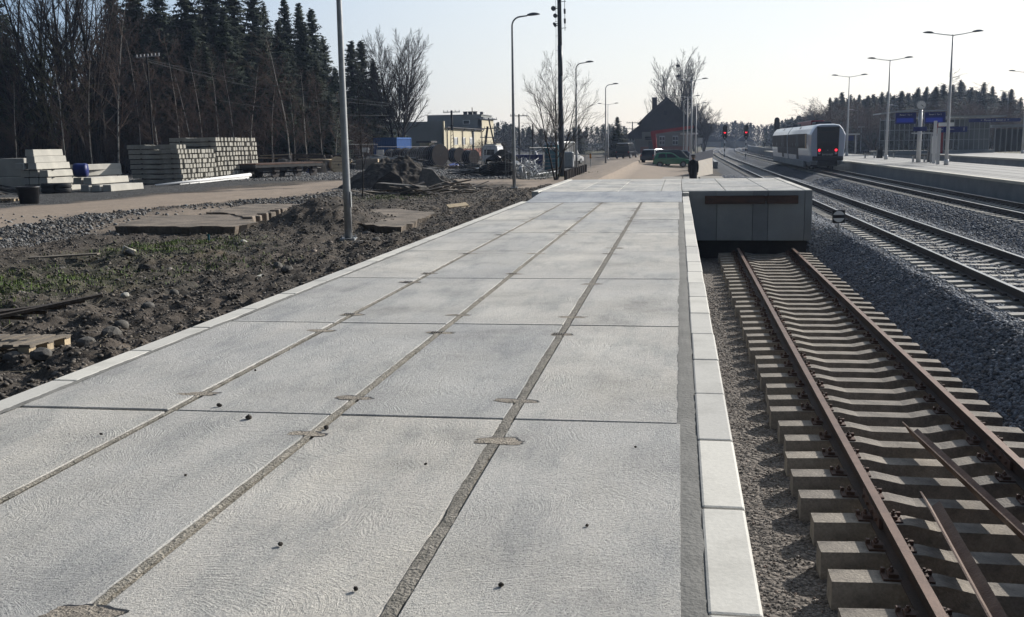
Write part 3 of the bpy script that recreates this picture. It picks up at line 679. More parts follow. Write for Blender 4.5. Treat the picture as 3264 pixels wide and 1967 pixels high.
# ================================================================ STREET LAMPS
def lamp_head(m, c, ang, L=.62, mi=0):
    # cobra head: flattened teardrop pointing along +X rotated by ang
    R = Matrix.Rotation(ang, 3, 'Z'); prof = []
    n = 10; vs = []; ks = np.linspace(0, 1, 8)
    for k in ks:
        w = .15*math.sin(math.pi*min(1, k*.85+.12))**.8+.012; h = .11*math.sin(math.pi*min(1, k*.8+.15))**.9+.01
        for j in range(n):
            q = 2*math.pi*j/n; zz = math.sin(q); vs.append(Vector(c)+R @ Vector((k*L, math.cos(q)*w, (zz*h if zz > 0 else zz*h*.22)+.05*k)))
    f = [(i*n+j, i*n+(j+1) % n, (i+1)*n+(j+1) % n, (i+1)*n+j) for i in range(len(ks)-1) for j in range(n)]+[tuple(range(n-1, -1, -1)), tuple((len(ks)-1)*n+j for j in range(n))]
    m.add(vs, f, mi)
def street_lamp(loc, H, label, group, azim=.12):
    t = thing('street_lamp', label, 'street lamp', loc, azim, group)
    m = MB(); m.box((0, 0, .0), (.34, .34, .05)); 
    for a in (-.13, .13):
        for b in (-.13, .13): m.cyl((a, b, 0), (a, b, .09), .018, 6)
    m.build('base_plate', M['galv'], t)
    m = MB(); zt = H-.55; pts = [(0, 0, .02), (0, 0, 1.2), (0, 0, zt)]; rr_ = [.088, .085, .045]
    for a in np.linspace(0, 1, 8)[1:]:
        q = a*math.pi/2*.92; pts.append((.42*(1-math.cos(q)), 0, zt+.42*math.sin(q))); rr_.append(.04)
    pts.append((pts[-1][0]+.35, 0, pts[-1][2]+.045)); rr_.append(.036)
    m.tube(pts, rr_, 10); m.build('pole', M['galv'], t, smooth=True)
    m = MB(); lamp_head(m, pts[-1], 0); o = m.build('lamp_head', M['lampgrey'], t, smooth=True)
    m = MB(); m.box((.09, 0, .9), (.012, .1, .35)); m.build('access_door', M['galv'], t)
    return t
GL = 'single-arm galvanised lamps along the yard and road'
Ls = street_lamp((-7.42, 22.1, float(Hf(-7.42, 22.1))+.02), 8.2, 'nearest galvanised lamp post beside the platform, standing in churned earth, its head above the photo', GL)
dup(Ls, (-7.9, 48.9, -.58), .12, 'galvanised lamp post right of the spoil heap by the bend of the dirt track', GL)
dup(Ls, (-7.75, 78, -.6), .1, 'galvanised single-arm lamp post behind the bare multi-stemmed tree by the antenna mast', GL)
dup(Ls, (-7.6, 107.5, -.62), .1, 'galvanised single-arm lamp post at the road edge left of the small dark spruce', GL)
dup(Ls, at(2178, 480, 142)[:2]+(-.9,), .1, 'slim single-arm lamp post in front of the old station house', GL)
def twin_lamp(loc, H, label, group, rz=0, arm=1.15, mat='whitepole'):
    t = thing('street_lamp', label, 'street lamp', loc, rz, group)
    m = MB(); m.tube([(0, 0, 0), (0, 0, 2.4), (0, 0, H)], [.115, .10, .045], 12); m.build('pole', M[mat], t, smooth=True)
    m = MB(); m.cyl((0, 0, 0), (0, 0, .35), .15, 12); m.build('base_sleeve', M[mat], t, smooth=True)
    m = MB()
    for s in (-1, 1): m.tube([(0, 0, H-.05), (s*arm*.5, 0, H+.02), (s*arm, 0, H+.12)], [.032, .028, .026], 8)
    m.build('arm', M[mat], t)
    for s in (-1, 1):
        m = MB(); lamp_head(m, (s*arm, 0, H+.12), 0 if s > 0 else math.pi, .68); m.build('lamp_head', M['lampgrey'], t, smooth=True)
    return t
GT = 'twin-arm lamps on the passenger platforms'
TL = twin_lamp((17.1, 69.7, -.22), 8.2, 'tallest twin-arm white lamp post, beside the platform clock', GT)
dup(TL, (17.28, 90.2, -.22), 0, 'twin-arm white lamp post between the railbus and the clock', GT)
dup(TL, (17.55, 112.5, -.22), 0, 'twin-arm white lamp post just right of the railbus rear', GT)
dup(TL, (34.9, 112.2, -.22), 0, 'twin-arm lamp post cut by the right edge of the photo', GT)
GO = 'distant twin-arm lamps beyond the parked cars'
p = at(2203, 478, 118); T2 = twin_lamp((p[0], 118, -1.0), 9.3, 'twin-arm lamp post just right of the parked cars, tallest before the station tree', GO, 0, 1.1)
p = at(2190, 478, 135); dup(T2, (p[0], 135, -1.0), 0, 'second twin-arm lamp post right of the parked cars, head lower in the tree crown', GO, .88)
p = at(2218, 475, 150); dup(T2, (p[0], 150, -1.0), 0, 'twin-arm lamp post by the white canopy beside the red frame', GO, .84)
p = at(1938, 478, 135); dup(T2, (p[0], 135, -.8), 0, 'twin-arm lamp post between a tall lamp and the small dark spruce', GO, .78)
# ================================================================ ISLAND PLATFORM
M['paving'] = pm('platform_paving', (.36, .35, .33), (.31, .30, .285), .85, .5, .15, 30, var=.06)
M['edge'] = pm('platform_edge', (.60, .56, .47), (.52, .49, .42), .8, 1, .1, 30, var=.05)
M['linemat'] = pm('paving_joint', (.17, .165, .165), None, .9, 2, 0)
def xC(y): return xB(y)+5.5
def sweep_box(m, off0, off1, z0, z1, y0, y1, step=8, mi=0, f=xC):
    ys = list(np.arange(y0, y1, step))+[y1]; vs = []
    for q in ys:
        c_ = float(f(q)); vs += [(c_+off0, q, z0), (c_+off1, q, z0), (c_+off1, q, z1), (c_+off0, q, z1)]
    fs = [(3, 2, 1, 0)[::-1], tuple((len(ys)-1)*4+k for k in range(4))]
    for a in range(len(ys)-1):
        for k in range(4): fs.append((a*4+k, a*4+(k+1) % 4, (a+1)*4+(k+1) % 4, (a+1)*4+k))
    m.add(vs, fs, mi)
t = thing('island_platform', 'long paved passenger platform behind the farther track, with pale edge strip', 'platform')
m = MB(); sweep_box(m, 1.62, 7.95, -1.6, -.26, 20, 175); m.build('platform_wall', M['wall'], t)
m = MB(); sweep_box(m, 1.78, 7.9, -.255, -.222, 20, 175); m.build('paving', M['paving'], t)
m = MB(); sweep_box(m, 1.50, 1.775, -.33, -.215, 20, 175); m.build('edge_strip', M['edge'], t)
m = MB()
for o_ in (2.6, 3.05, 4.3, 5.6, 6.9): sweep_box(m, o_, o_+.06, -.24, -.217, 20, 175)
m.build('paving_joint', M['linemat'], t)
t = thing('island_platform', 'second passenger platform farther right, carrying the glazed shelter', 'platform')
m = MB(); sweep_box(m, 14.4, 22, -1.5, -.2, 30, 150); m.build('platform_wall', M['wall'], t)
m = MB(); sweep_box(m, 14.2, 14.6, -.3, -.16, 30, 150); m.build('edge_strip', M['edge'], t)
m = MB(); sweep_box(m, 14.62, 21.9, -.195, -.162, 30, 150); m.build('paving', M['paving'], t)
# benches
def bench(loc, label, rz=0):
    t = thing('bench', label, 'bench', loc, rz, 'platform benches')
    m = MB()
    for s in (-1, 1):
        for k in range(3): m.box((s*.85, -.18+k*.18, .46), (1.0, .14, .04))
    m.build('seat', M['darkwood'], t)
    for s in (-1.25, -.45, .45, 1.25):
        m = MB(); m.box((s, 0, .22), (.06, .42, .44)); m.build('leg', M['galv'], t)
    m = MB(); m.box((0, 0, .40), (.5, .5, .8), top=.9); m.box((0, 0, .86), (.56, .56, .06)); m.box((0, 0, 1.0), (.56, .56, .05)); m.cyl((.2, .2, .8), (.2, .2, 1), .02, 6); m.cyl((-.2, -.2, .8), (-.2, -.2, 1), .02, 6); m.build('litter_bin', M['black'], t)
    return t
bench((18.1, 97.5, -.22), 'dark bench pair with litter bin right of the railbus')
bench((18.3, 79, -.22), 'dark bench pair with litter bin beside the clock post')
# clock and departure boards
def text_mesh(s, size, ext=.004, align='CENTER'):
    cu_ = bpy.data.curves.new('t', 'FONT'); cu_.body = s; cu_.size = size; cu_.extrude = ext; cu_.align_x = align; cu_.align_y = 'CENTER'
    o = bpy.data.objects.new('t', cu_); COL.objects.link(o); dg = bpy.context.evaluated_depsgraph_get()
    me = bpy.data.meshes.new_from_object(o.evaluated_get(dg)); bpy.data.objects.remove(o); return me
def text_part(s, size, mat, parent, loc, name='lettering', rz=0, rx=math.pi/2):
    me = text_mesh(s, size); me.materials.clear(); me.materials.append(mat); me.name = name
    o = bpy.data.objects.new(name, me); COL.objects.link(o); o.parent = parent; o.location = loc; o.rotation_euler = (rx, 0, rz); return o
t = thing('platform_clock', 'round white station clock on top of a post with two blue departure boards', 'station clock', (17.09, 77.5, -.22))
m = MB(); m.tube([(0, 0, 0), (0, 0, 3.75)], [.16, .13], 12); m.build('post', M['whitepole'], t, smooth=True)
m = MB(); m.cyl((-1.62, 0, 3.62), (1.75, 0, 3.66), .05, 8); m.build('crossbar', M['galv'], t)
m = MB(); m.cyl((0, -.09, 4.08), (0, .09, 4.08), .34, 28); m.build('clock_case', M['lampgrey'], t)
m = MB(); m.cyl((0, -.105, 4.08), (0, -.092, 4.08), .305, 28); f = m.build('clock_face', M['white'], t)
m = MB()
for h in range(12):
    a = h*math.pi/6; m.box((math.sin(a)*.26, -.11, 4.08+math.cos(a)*.26), (.02, .006, .05), ry=a)
f2 = m.build('hour_marks', M['black'], f)
m = MB(); m.box((.05, -.113, 4.06), (.16, .006, .03), ry=RD(25)); m.box((.09, -.115, 4.01), (.24, .006, .022), ry=RD(38)); m.build('clock_hands', M['black'], f)
for s, w_, tx in ((-1.02, 1.3, ('Peron 1  Tor 1',)), (.98, 1.3, ('Peron 1  Tor 3',))):
    m = MB(); m.box((s, 0, 3.16), (w_+.12, .22, .8)); b = m.build('departure_board', M['navy'], t, bevel=.01)
    m = MB(); m.box((s-.05, -.115, 3.02), (w_-.15, .012, .30)); m.build('screen', M['screen'], b)
    text_part(tx[0], .14, M['white'], b, (s, -.118, 3.40))
    for q in (-.4, .4): m = MB(); m.cyl((s+q, 0, 3.5), (s+q, 0, 3.66), .02, 6); m.build('hanger', M['galv'], t)
t = thing('direction_sign', 'blue platform number sign reading 3 on a white post, left of the lamp post', 'sign', (17.35, 74.1, -.22))
m = MB(); m.box((0, 0, 1.45), (.2, .12, 2.9)); m.build('post', M['whitepole'], t)
m = MB(); m.box((.72, -.02, 2.28), (1.1, .1, .36)); b = m.build('sign_panel', M['navy'], t); text_part('3', .32, M['white'], b, (1.12, -.075, 2.28)); text_part('Peron', .13, M['white'], b, (.45, -.075, 2.30))
m = MB(); m.box((.7, -.02, 2.64), (1.0, .08, .26)); m.build('upper_panel', M['white'], t)
m = MB(); m.box((-.78, 0, 2.08), (1.5, .1, .07)); m.build('crossbar', M['whitepole'], t)
m = MB(); m.box((-1.0, 0, 2.36), (.9, .1, .30)); b = m.build('sign_panel', M['navy'], t)
t = thing('direction_sign', 'blue platform number sign reading 1 right of the lamp post', 'sign', (17.2, 71.5, -.22))
m = MB(); m.box((-.2, 0, 1.2), (.2, .14, 2.4)); m.build('post', M['whitepole'], t)
m = MB(); m.box((.78, -.02, 2.28), (1.5, .1, .36)); b = m.build('sign_panel', M['navy'], t); text_part('1', .32, M['white'], b, (1.32, -.075, 2.28)); text_part('Peron', .13, M['white'], b, (.55, -.075, 2.30))
t = thing('info_cabinet', 'narrow grey notice case standing on the platform right of the clock post', 'notice case', (17.95, 76.5, -.22))
m = MB(); m.box((0, 0, 1.1), (.62, .2, 1.9)); m.build('case', M['galv'], t, bevel=.02); m = MB(); m.box((0, -.105, 1.25), (.5, .01, 1.2)); m.build('poster_glass', M['white'], t)
for s in (-.24, .24): m = MB(); m.box((s, 0, .1), (.08, .12, .2)); m.build('leg', M['galv'], t)
# glazed shelter with red portal on the second platform
M['pane'] = pm('shelter_glass', (.10, .12, .13), (.07, .085, .095), .2, 1, 0, var=.05, alpha=.5)
t = thing('platform_shelter', 'long glazed waiting shelter with slatted glass walls and sloping roof on the second platform', 'shelter', (0, 0, 0))
x0, x1, y0 = 22.0, 33.2, 118.0
p0 = at(2802, 480, y0); xL = p0[0]; xR = at(3150, 480, y0)[0]
m = MB(); m.ext([(xL, 4.3), (xL+4.2, 4.75), (xL+4.2, 4.6), (xL, 4.15)], y0-.3, y0+4.5); m.box(((xL+xR)/2+2.5, y0+2, 3.75), (xR-xL-2, 5, .16)); m.build('roof', M['galv'], t)
nn = 22
for k in range(nn+1):
    xx = xL+(xR-xL)*k/nn; m = MB(); m.box((xx, y0, 1.75), (.07, .07, 3.95)); m.build('post', M['galv'], t)
for k in range(nn):
    xa = xL+(xR-xL)*k/nn; w_ = (xR-xL)/nn; m = MB(); m.box((xa+w_/2, y0, 1.85), (w_-.09, .02, 3.3)); m.build('glass_pane', M['pane'], t)
m = MB()
for zz in (1.3, 2.4, 3.5): m.box(((xL+xR)/2, y0-.05, zz), (xR-xL, .04, .06))
m.build('rail', M['galv'], t)
m = MB(); m.box((xR-1.5, y0+.4, 1.7), (3.0, .8, 3.7)); m.build('end_cabin', M['wall'], t)
m = MB(); m.box((xL+6.0, y0-.5, 1.9), (1.0, .3, 4.6)); m.box((xL+5.4, y0-.45, 3.7), (1.3, .2, .8)); m.build('red_portal', M['red'], t)
m = MB(); m.box(((xL+xR)/2, y0+.1, -.05), (xR-xL+1, .9, .45)); m.build('plinth', M['wall'], t)
m = MB(); m.box((xR+.2, y0-.9, 3.3), (5.2, .15, .36)); b = m.build('sign_strip', M['navy'], t); text_part('<  Peron 1   Peron 2  >', .3, M['white'], b, (xR+.2, y0-.99, 3.3))
t = thing('platform_shelter', 'lower flat-roofed shelter at the right edge behind the glazed one', 'shelter', (0, 0, 0))
p = at(3158, 470, 128); q = at(3300, 470, 128)
m = MB(); m.box(((p[0]+q[0])/2, 128, 2.75), (q[0]-p[0]+1, 3.5, .3)); m.build('roof', M['galv'], t)
for k in range(9): m = MB(); m.box((p[0]+(q[0]-p[0])*k/8, 126.6, 1.2), (.1, .1, 2.9)); m.build('post', M['galv'], t)
m = MB(); m.box(((p[0]+q[0])/2, 127.2, 1.1), (q[0]-p[0], .05, 2.6)); m.build('back_wall', M['glass'], t)
# small canopy behind the railbus
t = thing('canopy', 'small flat white canopy with a blue panel just right of the railbus', 'canopy', (0, 0, 0))
p = at(2700, 420, 125); m = MB(); m.box((p[0], 125, p[2]-.3), (2.6, 2, .16)); m.build('roof', M['whitepole'], t); 
m = MB(); m.box((p[0]+.3, 125, p[2]-.75), (.9, .3, .6)); m.build('sign_panel', M['navy'], t)
for s in (-1, 1): m = MB(); m.cyl((p[0]+s, 125, -.22), (p[0]+s, 125, p[2]-.35), .06, 8); m.build('post', M['whitepole'], t)
# thin lamps in front of the right wood
GR = 'small grey lamps in front of the right-hand wood'
k = 0
for px_, ty, by, Y, lab in ((2735, 352, 480, 185, 'thin grey lamp post against the dark wood between two twin-arm lamps'), (2862, 337, 480, 190, 'thin grey lamp post against the wood left of the clock'), (3215, 292, 480, 190, 'thin grey lamp post against the wood near the right edge'), (2746, 405, 480, 180, 'short grey post with crossed head against the dark wood')):
    p = at(px_, ty, Y); h = p[2]+.8
    t = thing('street_lamp', lab, 'street lamp', (p[0], Y, -.8), 0, GR)
    m = MB(); m.cyl((0, 0, 0), (0, 0, h), .07, 8, r2=.05); m.build('pole', M['galv'], t)
    m = MB()
    if k < 3: m.cyl((0, 0, h), (-.9, 0, h+.1), .04, 6); lamp_head(m, (-.8, 0, h+.1), math.pi, .7)
    else: m.box((0, 0, h), (1.3, .2, .12))
    m.build('lamp_head', M['whitepole'], t); k += 1
# ================================================================ RAILBUS
M['trainwhite'] = pm('railbus_paint', (.40, .46, .58), (.36, .42, .54), .3, .8, 0, var=.02, spec=.6, coat=.4)  # bluish cast put into the paint for reflected sky
M['traingrey'] = pm('railbus_grey', (.075, .08, .095), (.06, .065, .08), .6, .8, 0, var=.03, spec=.1)
M['trainglass'] = pm('railbus_glass', (.03, .028, .03), (.045, .038, .036), .6, .4, 0, var=.05, spec=.08)
M['warm'] = pm('lit_cab_interior', (.55, .40, .22), (.30, .17, .08), .5, 2, 0)
M['roofred'] = pm('roof_equipment_red', (.22, .02, .035), None, .5, 2, 0)
TR = thing('railbus', 'two-car white railbus with dark rear face and red tail lights', 'train', (11.73, 84.6, -.9))
LT = 34.0
SEC = [(1.26, .62), (1.36, 1.15), (1.43, 2.0), (1.44, 2.85), (1.22, 3.28), (.95, 3.58), (.55, 3.66)]
def sec(k=1.0, kz=1.0, zb=None):
    s = [(x_*k, (z_-.62)*kz+.62) for x_, z_ in SEC]; return s+[(-x_, z_) for x_, z_ in s[::-1]]
def loft(m, secs, mi=0, caps=True):
    n = len(secs[0][1]); vs = []
    for y_, s in secs: vs += [(a, y_+(.0 if len(s[0]) < 3 else 0), b) for a, b in s]
    fs = [(i*n+j, i*n+(j+1) % n, (i+1)*n+(j+1) % n, (i+1)*n+j) for i in range(len(secs)-1) for j in range(n)]
    if caps: fs += [tuple(range(n-1, -1, -1)), tuple((len(secs)-1)*n+j for j in range(n))]
    m.add(vs, fs, mi)
for a, b, e0 in ((0, 16.6, 1), (17.2, LT, 0)):
    m = MB()
    ss = [(a, sec(.90, .975)), (a+.5, sec(.975, .995)), (a+1.1, sec())] if e0 else [(a, sec())]
    ss += [(b, sec())] if e0 else [(b-1, sec()), (b, sec(.9, .97))]
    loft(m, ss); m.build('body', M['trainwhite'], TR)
m = MB(); loft(m, [(16.55, sec(.94, .98)), (17.25, sec(.94, .98))]); m.build('gangway', M['black'], TR)
def side_panel(name, y0, y1, z0, z1, mat, off=.012, par=TR):
    pts = [(1.36+(z-1.15)*.07/.85 if z < 2.0 else 1.43+(z-2)*.01/.85, z) for z in (z0, (z0+z1)/2, z1)]
    for s in (-1, 1):
        m = MB(); vs = []
        for x_, z in pts: vs += [(s*(x_+off), y0, z), (s*(x_+off), y1, z)]
        m.add(vs, [(0, 1, 3, 2), (2, 3, 5, 4)]); o = m.build(name, mat, par)
    return o
side_panel('window', 1.9, 2.9, 1.72, 2.85, M['warm'])
side_panel('window', 3.0, 7.8, 1.75, 2.85, M['trainglass'])
side_panel('door', 7.9, 9.6, .75, 2.85, M['traingrey'])
side_panel('window', 9.7, 12.2, 1.75, 2.85, M['trainglass'], .012)
side_panel('window', 12.3, 16.4, 1.75, 2.85, M['trainglass'])
side_panel('window', 17.4, 20.5, 1.75, 2.85, M['trainglass'])
side_panel('door', 20.6, 22.4, .75, 2.85, M['traingrey'])
side_panel('window', 22.5, 27.5, 1.75, 2.85, M['trainglass'])
side_panel('window', 27.7, 32.5, 1.75, 2.85, M['trainglass'])
side_panel('grey_band', 9.7, 16.4, 1.12, 1.7, M['traingrey'], .008); side_panel('grey_band', 17.4, 27, 1.12, 1.7, M['traingrey'], .008)
side_panel('window_band', 1.7, 16.45, 1.70, 2.92, M['traingrey'], .006); side_panel('window_band', 17.3, 33, 1.70, 2.92, M['traingrey'], .006)
m = MB(); m.box((-1.22, 18.5, .42), (.2, 28, .5)); m.box((1.22, 18.5, .42), (.2, 28, .5)); m.box((0, 17, .55), (2.2, 33, .3)); m.build('skirt', M['wall'], TR)
m = MB()
for y_ in (2.8, 5.2, 14.5, 19.5, 29, 31.4):
    for s in (-.76, .76): m.cyl((s-.07, y_, .42), (s+.07, y_, .42), .42, 20)
m.build('wheel', M['black'], TR)
m = MB(); m.box((0, 4.0, .5), (2.1, 3.4, .5)); m.box((0, 17, .55), (2.1, 6.5, .5)); m.box((0, 30.2, .5), (2.1, 3.4, .5)); m.build('bogie_frame', M['black'], TR)
# rear face
m = MB(); m.ext([(-.80, .95), (.80, .95), (.86, 3.42), (-.86, 3.42)], -.035, .01); fc = m.build('rear_face', M['black'], TR)
m = MB(); m.ext([(-.74, 2.28), (.74, 2.28), (.78, 2.95), (-.78, 2.95)], -.045, -.036); m.build('windscreen', M['glass'], fc)
m = MB(); m.box((0, -.045, 3.18), (1.0, .01, .22)); m.build('destination_display', M['glass'], fc)
for s in (-1, 1):
    m = MB(); m.cyl((s*.64, -.075, 1.58), (s*.64, -.03, 1.58), .095, 16); m.build('tail_light', M['redlamp'], fc)
    m = MB(); m.cyl((s*.64, -.065, 1.34), (s*.64, -.03, 1.34), .09, 16); m.build('headlight', M['lampglass'], fc)
text_part('SA133-027', .19, M['white'], fc, (0, -.04, 1.22)); text_part('PR', .09, M['white'], fc, (0, -.04, 1.56))
m = MB(); m.box((0, -.12, .93), (2.36, .42, .34)); m.box((0, -.05, .55), (1.5, .3, .5)); m.build('bumper', M['black'], TR, bevel=.03)
for s in (-1, 1): m = MB(); m.box((s*1.07, .3, .62), (.42, .9, .22), rx=.1); m.build('step_fairing', M['wall'], TR)
m = MB(); m.cyl((0, -.3, .5), (0, -.05, .5), .09, 8); m.build('coupler', M['black'], TR)
m = MB(); m.box((0, 11.5, 3.86), (1.1, 10, .40)); m.build('exhaust_housing', M['roofred'], TR, bevel=.05)
for y_, L_ in ((4.0, 2.4), (15.0, 2.0), (21, 2.6), (27, 3.4)): m = MB(); m.box((0, y_, 3.76), (1.25, L_, .24)); m.build('roof_unit', M['traingrey'], TR, bevel=.04)
for y_ in (9.3, 23.5):
    for s in (-1, 1): m = MB(); m.box((s*1.10, y_, 3.44), (.02, .5, .2), ry=-s*.75); m.build('roof_vent', M['traingrey'], TR)
# ================================================================ SIGNALS
def signal(px_, ty, by, Y, label, big=False):
    p = at(px_, ty, Y); b = at(px_, by, Y); t = thing('rail_signal', label, 'railway signal', (p[0], Y, -1.0), 0, 'light signals by the tracks')
    h = p[2]+1.0
    m = MB(); n = 9
    for k in range(n): m.cyl((0, 0, h*.72*k/n), (0, 0, h*.72*(k+1)/n), .075, 8, mi=k % 2)
    m.build('mast', [M['white'], M['black']], t)
    m = MB(); w_ = .34; m.ext([(w_*.9*math.cos(a), h-w_+w_*math.sin(a)) for a in np.linspace(0, math.pi, 9)]+[(-w_*.9*math.cos(a), h-1.5-.28*math.sin(a)) for a in np.linspace(0, math.pi, 9)], -.05, .05); m.build('backboard', M['black'], t)
    if not big:
        m = MB(); m.cyl((0, -.14, h-.95), (0, -.04, h-.95), .13, 14); m.build('red_lamp', M['redlamp'], t)
    m = MB()
    for k in range(3 if not big else 4): m.cyl((0, -.16, h-.45-k*.42), (0, -.05, h-.45-k*.42), .12, 10)
    m.build('lamp_hood', M['black'], t)
    m = MB(); m.box((0, 0, h*.70), (.42, .35, .3)); m.build('bracket', M['black'], t)
signal(2311, 399, 478, 140, 'red light signal on a striped mast, left of the two by the tracks')
signal(2379, 398, 480, 140, 'red light signal on a striped mast, right of the two by the tracks')
signal(2477, 374, 470, 125, 'large unlit signal head rising above the far end of the railbus', True)
# ================================================================ CARS
def car(name, label, loc, rz, col, L=3.75, Wd=1.6, Hh=1.42, estate=False, scale=1.0):
    loc = (loc[0], loc[1], float(Hf(loc[0], loc[1]))+.01)
    t = thing(name, label, 'car', loc, rz, 'cars parked by the station', None)
    h = Hh
    if estate == 'van': lower = None; body = [(-L/2, .35), (-L/2-.02, .9), (-L/2+.12, h*.92), (-L/2+.35, h), (L/2-.9, h), (L/2-.45, h*.62), (L/2-.05, h*.5), (L/2, .35)]; cab = None
    body = [(-L/2, .32), (-L/2-.03, .75), (-L/2+.05, .88), (L/2-1.05, .90), (L/2-.25, .74), (L/2, .62), (L/2+.02, .30)]
    roof = [(-L/2+.06, .86), (-L/2+(.30 if not estate else .12), h-.09), (-L/2+(.55 if not estate else .35), h), (L/2-1.9, h-.01), (L/2-1.65, h-.08), (L/2-.98, .88)]
    def prof(m, poly, w0, w1, z0, z1, mi=0):
        n = len(poly); vs = []
        for s in (-1, 1):
            for (u, z) in poly:
                w = w0+(w1-w0)*min(1, max(0, (z-z0)/(z1-z0))); vs.append((u, s*w/2, z))
        fs = [(i, (i+1) % n, n+(i+1) % n, n+i) for i in range(n)]+[tuple(range(n-1, -1, -1)), tuple(range(n, 2*n))]; m.add(vs, fs, mi)
    m = MB(); prof(m, body, Wd*.98, Wd, .3, .9); prof(m, roof, Wd*.97, Wd*.78, .86, h); m.build('body', col, t, bevel=.03, seg=2)
    g = [(-L/2+(.42 if not estate else .3), .93), (-L/2+(.55 if not estate else .42), h-.13), (-L/2+1.15, h-.10), (-L/2+1.2, .93)]
    g2 = [(-L/2+1.28, .93), (-L/2+1.25, h-.10), (L/2-1.72, h-.13), (L/2-1.22, .93)]
    for poly in (g, g2):
        for s in (-1, 1):
            m = MB(); vs = [(u, s*(Wd*(.97-.19*(z-.86)/(h-.86))/2+.006), z) for u, z in poly]; m.add(vs, [(0, 1, 2, 3) if s > 0 else (3, 2, 1, 0)]); m.build('side_window', M['glass'], t)
    for (ua, za, ub, zb_, nm) in ((L/2-1.02, .92, L/2-1.62, h-.10, 'windscreen'), (-L/2+.10, .95, -L/2+(.28 if not estate else .12), h-.12, 'rear_window')):
        o_ = .012*(1 if ua > 0 else -1); m = MB(); m.add([(ua+o_, -Wd*.44, za), (ua+o_, Wd*.44, za), (ub+o_, Wd*.38, zb_), (ub+o_, -Wd*.38, zb_)], [(0, 1, 2, 3)]); m.build(nm, M['glass'], t)
    for u in (-L/2+.62, L/2-.68):
        for s in (-1, 1):
            m = MB(); m.cyl((u, s*(Wd/2-.16), .29), (u, s*(Wd/2+.01), .29), .29, 20); w = m.build('wheel', M['rubber'], t)
            m = MB(); m.cyl((u, s*(Wd/2+.01), .29), (u, s*(Wd/2+.02), .29), .18, 12); m.build('rim', M['tyrehub'], w)
    for s in (-1, 1):
        m = MB(); m.box((L/2-.06, s*Wd*.36, .66), (.16, .28, .14)); m.build('headlight', M['lampglass'], t)
        m = MB(); m.box((-L/2+.03, s*Wd*.42, .8), (.1, .12, .24)); m.build('tail_light', M['red'], t)
        m = MB(); m.box((L/2-1.25, s*(Wd/2+.08), .98), (.1, .16, .12)); m.build('mirror', col, t)
    m = MB(); m.box((L/2+.0, 0, .4), (.12, Wd*.9, .2)); m.build('bumper', M['black'], t)
    m = MB(); m.box((-L/2, 0, .42), (.12, Wd*.9, .2)); m.build('bumper', M['black'], t)
    if scale != 1: t.scale = (scale,)*3
    return t
M['green'] = pm('green_car_paint', (.025, .25, .12), (.022, .22, .105), .25, 1, 0, var=.02, spec=.6, coat=.6)
M['silver'] = pm('silver_car_paint', (.30, .32, .35), (.28, .30, .33), .25, 1, 0, var=.02, metal=.4, coat=.6)
M['darkcar'] = pm('dark_car_paint', (.045, .05, .06), None, .25, 1, 0, var=.02, coat=.6)
M['blackcar'] = pm('black_car_paint', (.012, .014, .018), None, .2, 1, 0, var=.02, coat=.6)
p = at(2142, 520, 101); car('parked_car', 'small green hatchback parked nearest, facing the railway', (p[0]-.05, 101, -.80), .05, M['green'], 3.55, 1.55, 1.42)
p = at(2155, 520, 105); car('parked_car', 'dark blue-grey estate car parked directly behind the green hatchback', (p[0], 104.2, -.80), .04, M['darkcar'], 4.3, 1.72, 1.66, True)
p = at(2175, 520, 109); car('parked_car', 'silver car with its bonnet showing behind the other two parked cars', (p[0], 107.6, -.80), .03, M['silver'], 4.3, 1.7, 1.6, True)
p = at(2092, 515, 112); car('parked_car', 'dark car seen from behind, left of the green hatchback', (p[0], 110.5, -.78), 1.1, M['darkcar'], 4.0, 1.7, 1.5)
p = at(1998, 500, 132); car('parked_car', 'black van-like car parked alone near the small spruce', (p[0], 132, -.75), 1.35, M['blackcar'], 4.2, 1.9, 2.0, True)
